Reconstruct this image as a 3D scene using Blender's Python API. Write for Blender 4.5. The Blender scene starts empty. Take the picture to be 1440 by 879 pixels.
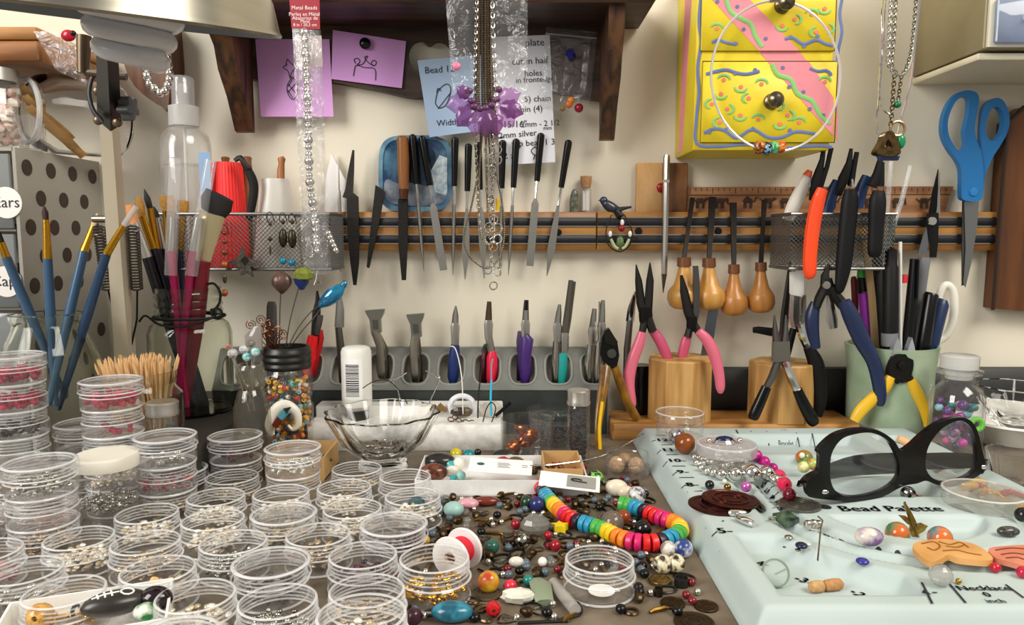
import bpy, math, random
from math import radians, sin, cos, pi, hypot, atan2
from mathutils import Vector, Matrix, Euler
from mathutils.geometry import tessellate_polygon
random.seed(7)
sc_ = bpy.context.scene
COL = sc_.collection
S = .01                                    # everything below is written in centimetres; desk top is z = 0
FPX = 1040.0; PITCH = radians(6); EYE = 20.0
# ---------------------------------------------------------------- camera
cam = bpy.data.cameras.new('camera'); camo = bpy.data.objects.new('camera', cam); COL.objects.link(camo)
cam.sensor_width = 36; cam.lens = 36*FPX/1440; cam.clip_start = .02
camo.location = (0, 0, EYE*S); camo.rotation_euler = (pi/2-PITCH, 0, 0)
sc_.camera = camo
# ---------------------------------------------------------------- world, lights, exposure
wd = bpy.data.worlds.new('world'); sc_.world = wd; wd.use_nodes = True
wd.node_tree.nodes['Background'].inputs[0].default_value = (1, .97, .92, 1)
wd.node_tree.nodes['Background'].inputs[1].default_value = .28
def area(name, loc, target, sx, sy, power, col):
    l = bpy.data.lights.new(name, 'AREA'); l.shape = 'RECTANGLE'; l.size = sx*S; l.size_y = sy*S; l.energy = power; l.color = col
    o = bpy.data.objects.new(name, l); COL.objects.link(o); o.location = Vector(loc)*S
    o.rotation_euler = (Vector(target)-Vector(loc)).to_track_quat('-Z', 'Y').to_euler()
area('window_light', (-150, -70, 110), (0, 62, 10), 90, 130, 33, (1, .97, .93))
area('room_light', (110, -40, 150), (5, 65, 10), 110, 80, 25, (1, .95, .86))
vs = sc_.view_settings
vs.view_transform = 'Standard'; vs.look = 'None'; vs.exposure = 0.42; vs.gamma = 1; vs.use_curve_mapping = False
sc_.cycles.transparent_max_bounces = 40
sc_.cycles.max_bounces = 10
# ---------------------------------------------------------------- picture measure -> place
def ray(px, py):
    a = (px-720)/FPX; b = (439.5-py)/FPX
    return Vector((a, cos(PITCH)+b*sin(PITCH), -sin(PITCH)+b*cos(PITCH)))
def W(px, py, Y):                          # point on the upright plane at distance Y
    r = ray(px, py); t = Y/r.y
    return Vector((r.x*t, Y, EYE+r.z*t))
def K(px, py, z=0):                        # point on the level plane at height z
    r = ray(px, py); t = (z-EYE)/r.z
    return Vector((r.x*t, r.y*t, z))
def cpp(px, py, Y): return Y/ray(px, py).y/FPX   # cm per pixel there
def cr(pts, n=6, closed=True):             # smooth curve through points
    P = [Vector(p) for p in pts]; out = []; N = len(P)
    for i in range(N if closed else N-1):
        g = (lambda k: P[k % N]) if closed else (lambda k: P[max(0, min(N-1, k))])
        a, b, c, d = g(i-1), g(i), g(i+1), g(i+2)
        for k in range(n):
            t = k/n
            out.append(.5*((2*b)+(c-a)*t+(2*a-5*b+4*c-d)*t*t+(3*b-a-3*c+d)*t**3))
    if not closed: out.append(P[-1].copy())
    return out
# ---------------------------------------------------------------- geometry
class G:
    def __init__(s): s.v = []; s.f = []
    def add(s, v, f, M=None):
        n = len(s.v)
        s.v += [tuple(M @ Vector(p)) if M else tuple(p) for p in v]
        s.f += [tuple(i+n for i in q) for q in f]
        return s
    def lathe(s, prof, seg=32, c=(0, 0, 0), M=None, wob=None):
        v = []; f = []; rows = []
        for r, z in prof:
            if r < 1e-6: rows.append([len(v)]); v.append((c[0], c[1], c[2]+z))
            else:
                rows.append(list(range(len(v), len(v)+seg)))
                for k in range(seg):
                    a = 2*pi*k/seg; rr = r*(wob(a, z) if wob else 1)
                    v.append((c[0]+rr*cos(a), c[1]+rr*sin(a), c[2]+z))
        for A, B in zip(rows, rows[1:]):
            for k in range(seg):
                k2 = (k+1) % seg
                if len(A) == 1 and len(B) == 1: continue
                if len(A) == 1: f.append((A[0], B[k2], B[k]))
                elif len(B) == 1: f.append((A[k], A[k2], B[0]))
                else: f.append((A[k], A[k2], B[k2], B[k]))
        return s.add(v, f, M)
    def tube(s, pts, rad, seg=8, ref=None, flat=1, cap=True, closed=False):
        P = [Vector(p) for p in pts]; N = len(P)
        if not hasattr(rad, '__len__'): rad = [rad]*N
        v = []; f = []; side = None
        for i in range(N):
            a = P[(i-1) % N] if closed or i else P[0]; b = P[(i+1) % N] if closed or i < N-1 else P[-1]
            T = (b-a); T = T.normalized() if T.length > 1e-9 else Vector((0, 0, 1))
            if ref is not None: sd = T.cross(Vector(ref))
            elif side is None: sd = T.cross(Vector((0, 0, 1)) if abs(T.z) < .9 else Vector((0, 1, 0)))
            else: sd = side-T*side.dot(T)
            side = sd.normalized() if sd.length > 1e-6 else Vector((1, 0, 0))
            up = side.cross(T)
            off, q = (pi/4, 1.41421) if seg == 4 else (0, 1)
            for k in range(seg):
                t = 2*pi*k/seg+off
                v.append(P[i]+(side*cos(t)+up*sin(t)*flat)*rad[i]*q)
        for i in range(N if closed else N-1):
            for k in range(seg):
                i2 = (i+1) % N; k2 = (k+1) % seg
                f.append((i*seg+k, i*seg+k2, i2*seg+k2, i2*seg+k))
        if cap and not closed:
            f.append(tuple(range(seg-1, -1, -1))); f.append(tuple(range((N-1)*seg, N*seg)))
        return s.add(v, f)
    def box(s, c, d, M=None, bev=0):
        x, y, z = [k/2 for k in d]
        if not bev:
            v = [(i*x, j*y, k*z) for i in (-1, 1) for j in (-1, 1) for k in (-1, 1)]
            f = [(0, 1, 3, 2), (4, 6, 7, 5), (0, 4, 5, 1), (2, 3, 7, 6), (0, 2, 6, 4), (1, 5, 7, 3)]
        else:                                # chamfered box: two insets rings per axis
            b = bev; v = []; f = []
            rows = [(z, 1), (z-b, 0)] 
            def loop(zz, ins): return [(-x+b+ins, -y+ins, zz), (x-b-ins, -y+ins, zz), (x-ins, -y+b+ins, zz), (x-ins, y-b-ins, zz), (x-b-ins, y-ins, zz), (-x+b+ins, y-ins, zz), (-x+ins, y-b-ins, zz), (-x+ins, -y+b+ins, zz)]
            for zz, ins in ((-z, b*.7), (-z+b, 0), (z-b, 0), (z, b*.7)): v += loop(zz, ins)
            for r in range(3):
                for k in range(8): f.append((r*8+k, r*8+(k+1) % 8, r*8+8+(k+1) % 8, r*8+8+k))
            f.append(tuple(range(7, -1, -1))); f.append(tuple(range(24, 32)))
        v = [Vector(p) for p in v]
        MM = Matrix.Translation(Vector(c)) @ (M.to_4x4() if M else Matrix())
        return s.add(v, f, MM)
    def plate(s, outer, holes=(), t=(0, 1, 0)):
        loops = [[Vector(p) for p in l] for l in [outer]+list(holes)]
        t = Vector(t); tris = tessellate_polygon(loops); fl = [p for l in loops for p in l]; n = len(fl)
        f = [tuple(q) for q in tris]+[tuple(n+i for i in reversed(q)) for q in tris]
        o = 0
        for l in loops:
            m = len(l)
            for k in range(m): f.append((o+k, o+(k+1) % m, n+o+(k+1) % m, n+o+k))
            o += m
        return s.add(fl+[p+t for p in fl], f)
    def ball(s, c, r, sc=(1, 1, 1), seg=16, rings=9, M=None, lump=0):
        rnd = random.Random(int(abs(c[0]*977+c[1]*131)*10)) if lump else None
        v = [(0, 0, -1)]; f = []
        for i in range(1, rings):
            a = -pi/2+pi*i/rings
            for k in range(seg):
                q = 1+(rnd.uniform(-lump, lump) if lump else 0)
                v.append((q*cos(a)*cos(2*pi*k/seg), q*cos(a)*sin(2*pi*k/seg), q*sin(a)))
        v.append((0, 0, 1)); L = len(v)-1
        for k in range(seg):
            k2 = (k+1) % seg
            f.append((0, 1+k2, 1+k)); f.append((L, L-seg+k, L-seg+k2))
            for i in range(rings-2): f.append((1+i*seg+k, 1+i*seg+k2, 1+(i+1)*seg+k2, 1+(i+1)*seg+k))
        MM = Matrix.Translation(Vector(c)) @ (M.to_4x4() if M else Matrix()) @ Matrix.Diagonal((r*sc[0], r*sc[1], r*sc[2], 1))
        return s.add(v, f, MM)
    def ring(s, c, R, r, n=(0, 1, 0), seg=20, k=6, sx=1):
        q = Vector(n).to_track_quat('Z', 'Y')
        return s.tube([Vector(c)+q @ Vector((R*sx*cos(2*pi*i/seg), R*sin(2*pi*i/seg), 0)) for i in range(seg)], r, k, closed=True, ref=n)
    def wt(s, pts, Y, seg=8, flat=1, sm=0, closed=False):       # tube along picture points (px, py, radius px[, Y])
        if sm:
            pp = cr([Vector((p[0], p[1], p[2], p[3] if len(p) > 3 else Y)) for p in pts], sm, closed)
        else: pp = [(p[0], p[1], p[2], p[3] if len(p) > 3 else Y) for p in pts]
        return s.tube([W(p[0], p[1], p[3]) for p in pp], [p[2]*cpp(p[0], p[1], p[3]) for p in pp], seg, ref=(0, 1, 0), flat=flat, closed=closed)
    def wl(s, cx, prof, Y, seg=32, wob=None):                   # upright lathe from picture profile (half width px, py)
        o = W(cx, prof[0][1], Y)
        return s.lathe([(h*cpp(cx, py, Y), W(cx, py, Y).z-o.z) for h, py in prof], seg, o, wob=wob)
    def wp(s, outer, Y, th, holes=(), sm=0):                    # plate from picture outline, Y number or function of px
        fy = Y if callable(Y) else (lambda px: Y)
        def mp(l):
            l = [Vector((p[0], p[1], 0)) for p in l]
            if sm: l = cr(l, sm)
            return [W(p.x, p.y, fy(p.x)) for p in l]
        return s.plate(mp(outer), [mp(h) for h in holes], (0, th, 0))
WORG = {}
def link(o, par, org):
    COL.objects.link(o); WORG[o.name] = Vector(org)
    if par: o.parent = par; o.location = (Vector(org)-WORG[par.name])*S
    else: o.location = Vector(org)*S
def tag(o, label=None, cat=None, group=None, kind=None):
    for k, val in (('label', label), ('category', cat), ('group', group), ('kind', kind)):
        if val: o[k] = val
    return o
def thing(name, label, cat, loc, group=None, rz=0):
    o = bpy.data.objects.new(name, None); o.empty_display_size = .01; link(o, None, loc); o.rotation_euler.z = rz
    return tag(o, label, cat, group)
def mk(name, g, m, par=None, label=None, cat=None, group=None, kind=None, ang=38, loc=None):
    lo = [min(p[i] for p in g.v) for i in range(3)]; hi = [max(p[i] for p in g.v) for i in range(3)]
    org = Vector(loc) if loc is not None else Vector(((lo[0]+hi[0])/2, (lo[1]+hi[1])/2, lo[2] if not par else (lo[2]+hi[2])/2))
    me = bpy.data.meshes.new(name)
    me.from_pydata([((p[0]-org.x)*S, (p[1]-org.y)*S, (p[2]-org.z)*S) for p in g.v], [], g.f)
    me.polygons.foreach_set('use_smooth', [True]*len(me.polygons))
    me.set_sharp_from_angle(angle=radians(ang))
    me.materials.append(m); me.update()
    o = bpy.data.objects.new(name, me); link(o, par, org)
    return tag(o, label, cat, group, kind)
def lift(o, loc=None, rot=None):           # shift a top-level thing
    if loc is not None: o.location = Vector(loc)*S; WORG[o.name] = Vector(loc)
    if rot is not None: o.rotation_euler = rot
    return o
def dup(o, loc, rz=0, label=None, group=None, par=None, rot=None):
    c = o.copy(); COL.objects.link(c); c.parent = par
    if par is None:
        c.location = Vector(loc)*S; c.rotation_euler = rot if rot is not None else (0, 0, rz); WORG[c.name] = Vector(loc)
        if label: c['label'] = label
        if group: c['group'] = group
    for ch in list(KIDS(o)): dup(ch, None, par=c)
    return c
def KIDS(o): return [q for q in bpy.data.objects if q.parent == o]
def text_g(txt, size, M, spacing=1):
    cu = bpy.data.curves.new('t', 'FONT'); cu.body = txt; cu.size = size; cu.align_x = 'CENTER'; cu.align_y = 'CENTER'; cu.extrude = 0; cu.resolution_u = 2
    cu.space_character = spacing
    o = bpy.data.objects.new('t', cu); me = bpy.data.meshes.new_from_object(o)
    g = G(); g.add([v.co.copy() for v in me.vertices], [tuple(p.vertices) for p in me.polygons], M)
    bpy.data.objects.remove(o); bpy.data.meshes.remove(me)
    return g
# ---------------------------------------------------------------- materials
def hexc(h):
    h = h.lstrip('#'); out = []
    for i in (0, 2, 4):
        c = int(h[i:i+2], 16)/255; out.append(c/12.92 if c <= .04045 else ((c+.055)/1.055)**2.4)
    return (*out, 1)
MC = {}
def nt(name):
    m = bpy.data.materials.new(name); m.use_nodes = True; t = m.node_tree; t.nodes.clear()
    out = t.nodes.new('ShaderNodeOutputMaterial'); return m, t, out
def pm(col, rough=.5, metal=0, var=0, scale=60, bump=0, col2=None, stretch=(1, 1, 1), spec=.5, trans=0, coat=0, sub=0, ramp=(.35, .65), detail=4):
    key = (col, rough, metal, var, scale, bump, col2, stretch, spec, trans, coat, sub, ramp, detail)
    if key in MC: return MC[key]
    m, t, out = nt('m_%s_%d' % (col.strip('#'), len(MC))); N = t.nodes.new; L = t.links.new
    b = N('ShaderNodeBsdfPrincipled'); L(b.outputs[0], out.inputs[0])
    b.inputs['Base Color'].default_value = hexc(col); b.inputs['Roughness'].default_value = rough; b.inputs['Metallic'].default_value = metal
    b.inputs['Specular IOR Level'].default_value = spec; b.inputs['Transmission Weight'].default_value = trans; b.inputs['Coat Weight'].default_value = coat
    if sub: b.inputs['Subsurface Weight'].default_value = sub; b.inputs['Subsurface Scale'].default_value = .003
    if col2 or bump or var:
        tc = N('ShaderNodeTexCoord'); mp = N('ShaderNodeMapping'); mp.inputs['Scale'].default_value = stretch
        nz = N('ShaderNodeTexNoise'); nz.inputs['Scale'].default_value = scale; nz.inputs['Detail'].default_value = detail
        L(tc.outputs['Object'], mp.inputs[0]); L(mp.outputs[0], nz.inputs['Vector'])
        if col2 or var:
            rp = N('ShaderNodeValToRGB'); rp.color_ramp.elements[0].position, rp.color_ramp.elements[1].position = ramp
            c = hexc(col); c2 = hexc(col2) if col2 else tuple(k*(1-var) for k in c[:3])+(1,)
            rp.color_ramp.elements[0].color = c2; rp.color_ramp.elements[1].color = c
            L(nz.outputs['Fac'], rp.inputs[0]); L(rp.outputs[0], b.inputs['Base Color'])
        if bump:
            bp = N('ShaderNodeBump'); bp.inputs['Strength'].default_value = bump; bp.inputs['Distance'].default_value = .001
            L(nz.outputs['Fac'], bp.inputs['Height']); L(bp.outputs[0], b.inputs['Normal'])
    MC[key] = m; return m
def clear(col='ffffff', tint=.96, milky=.05, rough=.03, refl=.9, bump=0):
    key = ('clear', col, tint, milky, rough, refl, bump)
    if key in MC: return MC[key]
    m, t, out = nt('clear_%d' % len(MC)); N = t.nodes.new; L = t.links.new
    c = hexc(col)
    tr = N('ShaderNodeBsdfTransparent'); tr.inputs[0].default_value = tuple(k*tint for k in c[:3])+(1,)
    df = N('ShaderNodeBsdfDiffuse'); df.inputs[0].default_value = c
    gl = N('ShaderNodeBsdfGlossy'); gl.inputs['Roughness'].default_value = rough
    lw = N('ShaderNodeLayerWeight'); lw.inputs[0].default_value = .5
    pw = N('ShaderNodeMath'); pw.operation = 'POWER'; L(lw.outputs['Facing'], pw.inputs[0]); pw.inputs[1].default_value = 4.0
    ml = N('ShaderNodeMath'); ml.operation = 'MULTIPLY_ADD'; L(pw.outputs[0], ml.inputs[0]); ml.inputs[1].default_value = refl; ml.inputs[2].default_value = .045
    m1 = N('ShaderNodeMixShader'); m1.inputs[0].default_value = milky; L(tr.outputs[0], m1.inputs[1]); L(df.outputs[0], m1.inputs[2])
    m2 = N('ShaderNodeMixShader'); L(ml.outputs[0], m2.inputs[0]); L(m1.outputs[0], m2.inputs[1]); L(gl.outputs[0], m2.inputs[2])
    if bump:
        nz = N('ShaderNodeTexNoise'); nz.inputs['Scale'].default_value = 70; nz.inputs['Detail'].default_value = 3; nz.inputs['Distortion'].default_value = 1.2
        tc = N('ShaderNodeTexCoord'); L(tc.outputs['Object'], nz.inputs['Vector'])
        bp = N('ShaderNodeBump'); bp.inputs['Strength'].default_value = bump; bp.inputs['Distance'].default_value = .004
        L(nz.outputs['Fac'], bp.inputs['Height'])
        for q in (gl, lw, df): L(bp.outputs[0], q.inputs['Normal'])
    L(m2.outputs[0], out.inputs[0]); MC[key] = m; return m
def glassm(col='ffffff', rough=.0, ior=1.45):
    key = ('glass', col, rough, ior)
    if key in MC: return MC[key]
    m, t, out = nt('glass_%d' % len(MC)); g = t.nodes.new('ShaderNodeBsdfGlass')
    g.inputs['Color'].default_value = hexc(col); g.inputs['Roughness'].default_value = rough; g.inputs['IOR'].default_value = ior
    t.links.new(g.outputs[0], out.inputs[0]); MC[key] = m; return m
def wood(c1, c2, axis='x', rough=.45, scale=9, k=9):
    st = {'x': (1, k, k), 'z': (k, k, 1), 'y': (k, 1, k)}[axis]
    return pm(c1, rough, col2=c2, scale=scale, stretch=st, bump=.15, ramp=(.38, .62), detail=6)
STEEL = pm('b9b6ae', .28, 1); CHROME = pm('e4e2dd', .07, 1); GUN = pm('6d6a66', .32, 1); DSTEEL = pm('3a3836', .38, .9)
BLK = pm('070708', .25, spec=.35); BLKM = pm('0c0c0d', .55, spec=.25); WHITE = pm('f1efe9', .45); BRASS = pm('b98a35', .25, 1); GOLD = pm('e0b040', .2, 1); COPPER = pm('b5653f', .25, 1)
BRONZE = pm('5e4c34', .35, .9, var=.5, scale=300); OLDSIL = pm('8d887d', .3, 1, var=.6, scale=400)
PLAS = clear(milky=.014, tint=.995, refl=.6, rough=.02); RIMP = clear(milky=.34, tint=.99, refl=.9, rough=.05); THRP = clear(milky=.17, tint=.99, refl=.9, rough=.05); GLASS = clear(milky=.01, tint=.985, refl=.85); BAG = clear(milky=.03, tint=.99, rough=.1, refl=.7, bump=1.0)  # milky rim and thread plastics: bright edge highlights painted in as white
INK = pm('1c1c24', .6)
# ================================================================ the setting
YW = 78.0
wallm = pm('e6dfcd', .75, col2='dad1bc', scale=5, bump=.05, ramp=(.3, .7))
g = G().box((0, YW+4, 40), (420, 8, 230)); mk('wall_back', g, wallm, kind='structure')
g = G().box((0, 0, -77), (420, 340, 4)); mk('floor', g, pm('6e5b49', .6, var=.3, scale=12), kind='structure')
deskm = pm('7a6d5c', .5, col2='584c3d', scale=45, bump=.08, ramp=(.3, .7), detail=10)
t = thing('work_desk', 'mottled brown grey work desk covered in bead jars and tools', 'desk', (0, 45, -75))
mk('desk_top', G().box((0, 48, -1.5), (150, 59.9, 3), bev=.3), deskm, t)
for sx in (-70, 70):
    for sy in (22, 74): mk('leg', G().box((sx, sy, -39), (5, 5, 72), bev=.3), wood('4a3524', '2e2117', 'z'), t)
mk('trim_1', G().box((52, 77.3, 3), (74, 1.3, 6), bev=.15), pm('1b1a19', .5, var=.3), kind='structure')
# ---------------------------------------------------------------- dark wooden shelf above
DW = wood('4b2f1d', '23160e', 'x'); DWZ = wood('5d3b20', '2b1a0f', 'z', scale=14)
zs = W(700, 38, 77).z; xr = W(922, 4, 69.3).x; xl = -31.5
t = thing('wall_shelf', 'dark wooden wall shelf with scalloped back board and curved brackets', 'shelf', ((xl+xr)/2, 74, zs))
mk('shelf_board', G().box(((xl+xr)/2, 73.4, zs+1), (xr-xl, 9, 2), bev=.25), DW, t)
bot = [(312, 100), (362, 112), (440, 112), (520, 124), (585, 137), (640, 128), (700, 140), (760, 128), (835, 139), (868, 139)]
outl = [(312, 36)]+[tuple(p[:2]) for p in cr([(a, b, 0) for a, b in bot], 5, False)]+[(868, 36)]
heart = [(602, 62), (612, 56), (624, 58), (632, 70), (630, 88), (618, 104), (604, 122), (588, 108), (575, 88), (573, 70), (580, 58), (592, 55)]
hp = [W(a, b, 76.6) for a, b in heart]
g = G().plate([W(a, b, 76.6) for a, b in outl], [cr(hp, 3)], (0, 1.3, 0)); mk('back_board', g, DW, t)
def bracket(pts, Y0, px, th, name='bracket'):   # side profile (y, z) extruded in x
    x = W(px, 100, 75).x
    return G().plate([(x, y, z) for y, z in pts], (), (th, 0, 0))
zb = W(850, 198, 76.5).z
prof = [(69.9, zs), (70.2, zs-2.2), (71.4, zs-4), (72.2, zs-6), (74.2, zs-8.2), (75.2, zb+1.4), (76, zb+.1), (76.59, zb), (76.59, zs)]
mk('bracket', bracket(prof, 0, 846, 1.5), DWZ, t)
mk('bracket', bracket([(y, z+.8 if z < zs-3 else z) for y, z in prof], 0, 322, 1.8), DWZ, t)
# second shelf, further left
OW = wood('a8703f', '7d4f2a', 'x'); zo = W(30, 85, 66).z
t = thing('wall_shelf', 'honey brown wooden shelf with curved bracket above the dotted drawer tower', 'shelf', (-60, 73, zo))
mk('shelf_board', G().box((-61, 71.9, zo+.85), (40, 11.8, 1.7), bev=.1), OW, t); mk('shelf_lip', G().box((-61, 71.8, zo+2.25), (40.2, 12, 1.05), bev=.1), wood('c08a52', '9d6c3a', 'x'), t)
bp = [(176, 30), (237, 30), (237, 147), (228, 150), (212, 141), (190, 122), (176, 96), (170, 60)]
mk('bracket', G().wp(bp, 75, 2.9, sm=2), wood('7a4a24', '4c2b13', 'z'), t)
# ---------------------------------------------------------------- magnetic tool rails
RW = wood('b5823f', '93602c', 'x', .4)
def rail(x0, x1, label):
    a, b = W(x0, 325, 76.6).x, W(x1, 325, 76.6).x; zt, z0 = W(700, 298, 76.6).z, W(700, 352, 76.6).z; h = zt-z0
    t = thing('magnetic_tool_rail', label, 'tool rail', ((a+b)/2, 77.2, z0))
    mk('wood_back', G().box(((a+b)/2, 77.35, (zt+z0)/2), (b-a, 1.29, h), bev=.08), RW, t)
    for q in (.74, .29):
        mk('magnet_strip', G().box(((a+b)/2, 76.68, z0+h*q), (b-a-.05, .16, h*.19), bev=.03), pm('1d1b1e', .5, var=.3, scale=200), t)
        for e in (-1, 1): mk('metal_edge', G().box(((a+b)/2, 76.66, z0+h*q+e*h*.115), (b-a-.04, .14, .11)), STEEL, t)
rail(446, 838.5, 'wooden magnetic tool rail carrying the black handled needle files')
rail(840, 1418, 'wooden magnetic tool rail carrying the four gravers and the blue scissors')
for x_, y_ in ((785, 327), (898, 325), (1010, 325)): mk('rail_screw', G().lathe([(0, 0), (.38, 0), (.34, .12), (0, .15)], 16, (0, 0, 0), Matrix.Translation(W(x_, y_, 76.7)) @ Matrix.Rotation(pi/2, 4, 'X')), BLKM, bpy.data.objects['magnetic_tool_rail' if x_ < 840 else 'magnetic_tool_rail.001'])
YT = 76.25                                  # tools stand just off the rails
# ---------------------------------------------------------------- files on the rail
def tube_thing(name, label, cat, parts, group=None):
    """parts: (name, pts, Y, mat, seg, flat, sm)"""
    gs = []
    for p in parts:
        g = G().wt(p[1], p[2], p[4] if len(p) > 4 else 8, p[5] if len(p) > 5 else 1, p[6] if len(p) > 6 else 0); gs.append(g)
    al = [v for g in gs for v in g.v]
    t = thing(name, label, cat, ((min(v[0] for v in al)+max(v[0] for v in al))/2, parts[0][2], min(v[2] for v in al)), group)
    for p, g in zip(parts, gs): mk(p[0], g, p[3], t)
    return t
FB = pm('33302d', .5, .7, var=.3, scale=500, bump=.3)
def needle(x0, y0, x1, y1, hl, kind, label):
    u = hl; m = lambda q: (x0+(x1-x0)*q, y0+(y1-y0)*q)
    L = y1-y0; qh = hl/L
    hp = [(*m(0), 2.5), (*m(.012), 5), (*m(.03), 5.4), (*m(qh*.6), 4.7), (*m(qh), 4)]
    sk = [(*m(qh), 2), (*m(qh+.13), 2)]
    bl = {'flat': [(*m(qh+.13), 2), (*m(qh+.17), 5.2), (*m(.9), 5.4), (*m(.995), 5)], 'half': [(*m(qh+.13), 2), (*m(qh+.2), 5), (*m(.75), 5), (*m(1), .5)], 'round': [(*m(qh+.13), 2.2), (*m(.6), 3), (*m(.85), 2.4), (*m(1), .4)],
          'leaf': [(*m(qh+.13), 2), (*m(qh+.3), 4.5), (*m(.8), 5.5), (*m(1), .6)]}[kind]
    tube_thing('needle_file', label, 'file', [('handle', hp, YT, BLK, 10), ('shank', sk, YT, CHROME), ('blade', bl, YT, pm('a5a29b', .38, 1, bump=.3, scale=900), 6 if kind == 'round' else 4, 1 if kind == 'round' else .35)], 'needle files on the magnetic rail')
needle(580, 189, 596, 381, 70, 'round', 'needle file with thin round blade in front of the blue plate')
needle(593, 191, 624, 381, 70, 'flat', 'slanted flat needle file in front of the blue plate')
needle(640, 193, 637, 387, 69, 'round', 'round needle file just past the blue plate')
needle(659, 202, 654, 393, 67, 'leaf', 'pointed needle file hanging beside the looped bead necklace')
needle(672, 200, 681, 392, 67, 'half', 'needle file almost hidden behind the bead and chain necklaces')
needle(707, 197, 703, 388, 68, 'round', 'round needle file hanging next to the chain necklace')
needle(726, 195, 715, 387, 69, 'round', 'round needle file with black handle over the white paper corner')
needle(761, 187, 745, 375, 68, 'flat', 'square ended flat needle file on the magnetic rail')
needle(800, 197, 769, 388, 67, 'leaf', 'strongly slanted pointed needle file nearest the corked vial')
tube_thing('flat_file', 'large dark flat file with narrow pointed tang', 'file', [('blade', [(497, 211, 1.5), (494, 240, 4), (491, 268, 5.5), (489, 274, 8), (498-2, 278, 8), (497, 330, 8), (499, 370, 6), (499, 401, 2.2)], YT, FB, 4, .3)])
t = mk('file_blade', G().wp([(528, 260), (541, 269), (530, 328), (519, 377), (515.5, 376), (520, 330)], YT, .3), FB, label='short broken dark file blade without a handle, tilted', cat='file')
tube_thing('wood_handled_file', 'file with turned orange brown wooden handle and dark blade', 'file', [('handle', [(566, 191, 5), (566, 194, 8), (567, 225, 8.6), (568, 266, 7)], YT-.3, wood('96602f', '6e431e', 'z', .3), 14), ('ferrule', [(568, 266, 7.2), (567.5, 280, 6)], YT-.3, pm('5a3320', .4, .4), 14), ('blade', [(567, 280, 6.8), (567, 345, 6.4), (568, 394, 3)], YT, FB, 4, .35)])
tube_thing('steel_pick', 'slim steel dental pick hanging beside the silver bead packet', 'pick', [('grip', [(477, 268, 2), (477, 285, 3), (478, 300, 2.4), (479, 330, 1.6), (480, 382, 1.4)], YT, STEEL, 8), ('point', [(476, 221, .5), (476.5, 268, 1.6)], YT, STEEL)])
# ---------------------------------------------------------------- steel scriber and four gravers
tube_thing('scriber', 'slim steel scriber pen on rail in front of the two tone wood block', 'scriber', [('barrel', [(938, 218, 4), (937.5, 222, 5), (936, 300, 4.8), (934, 385, 4.4)], YT-.2, STEEL, 8), ('tip', [(934, 385, 4.2), (932.5, 412, .5)], YT-.2, GUN, 8), ('collar', [(937, 253, 5.3), (936.8, 257, 5.3)], YT-.2, CHROME, 8)])
HW = wood('cf9a50', 'b07a36', 'z', .3, 6); HW2 = wood('bb7f3e', '98612c', 'z', .3, 6)
def graver(bx, by, hx, hy0, hy1, wpx, ytip, rb, hm, label):
    hh = hy1-hy0; Y = YT-1.2
    tube_thing('graver', label, 'graver', [
        ('handle', [(hx, hy0+hh*.16, .32*wpx), (hx, hy0+hh*.3, .40*wpx), (hx, hy0+hh*.5, .58*wpx), (hx, hy0+hh*.62, .88*wpx), (hx, hy0+hh*.68, .97*wpx), (hx, hy0+hh*.8, wpx), (hx, hy0+hh*.92, .86*wpx), (hx, hy0+hh*.98, .6*wpx), (hx, hy1, .2*wpx)], Y, hm, 20),
        ('ferrule', [(hx, hy0, .40*wpx), (hx, hy0+hh*.17, .42*wpx)], Y, pm('6f4526', .4, .2), 16),
        ('blade', [(bx, ytip, rb, YT), (bx+(hx-bx)*.5, (ytip+hy0)/2, rb*.85, YT-.2), (hx, hy0+2, 3, Y)], Y, pm('2b241f', .5, .6, var=.3), 4, .6)], 'gravers on the magnetic rail')
graver(974, 278, 962, 362, 435, 24, 278, 3.2, HW, 'graver with pale pear shaped wooden handle beside the steel scriber')
graver(1002, 276, 997, 363, 436, 23, 277, 4.6, HW, 'graver with chisel tip and pale wooden handle, second from the scriber')
graver(1031, 285, 1032, 372, 444, 19.5, 285, 4.4, HW2, 'graver with rounded spade tip, third from the scriber')
graver(1075, 281, 1070, 369, 440, 19.5, 281, 3.2, HW2, 'graver with brownest wooden handle beside the mesh basket')
# ---------------------------------------------------------------- things on top of the rail
zr = W(700, 298, 77.3).z
def onrail(px, py): return W(px, py, 77.2)
m = pm('143a60', .12, col2='6d9ab4', scale=38, ramp=(.28, .55), coat=.4, detail=7)
def sq(cx, cy, a, b, n=4, k=36): return [(cx+a*math.copysign(abs(cos(2*pi*i/k))**(2/n), cos(2*pi*i/k)), cy+b*math.copysign(abs(sin(2*pi*i/k))**(2/n), sin(2*pi*i/k))) for i in range(k)]
t = thing('picture_plate', 'small square blue and white china plate with a tree scene', 'plate', onrail(584, 297))
mk('picture', G().wp(sq(584, 243, 46, 48), 77.05, .2), m, t)
mk('rim', G().wp(sq(584, 244, 52, 54), 76.95, .45, [sq(584, 243, 46, 48)]), pm('1f4f74', .12, col2='7fa6ba', scale=30), t)
bw = [(540, 262), (545, 252), (560, 258), (580, 256), (600, 262), (625, 258), (626, 282), (600, 289), (560, 288), (544, 280)]
mk('painted_path', G().wp(bw, 77.0, .05, sm=3), pm('8f97a2', .2, col2='5a6675', scale=90), t)
mk('painted_tree', G().wp([(570, 200), (590, 198), (612, 215), (608, 240), (592, 258), (570, 252), (560, 225)], 77.0, .05, sm=3), pm('0e2233', .15, col2='1d3d55', scale=120), t)
mk('painted_house', G().wp([(606, 240), (618, 218), (629, 222), (629, 275), (612, 270)], 76.98, .05), pm('dfe6e6', .2, col2='8fb0bd', scale=160), t)
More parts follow.
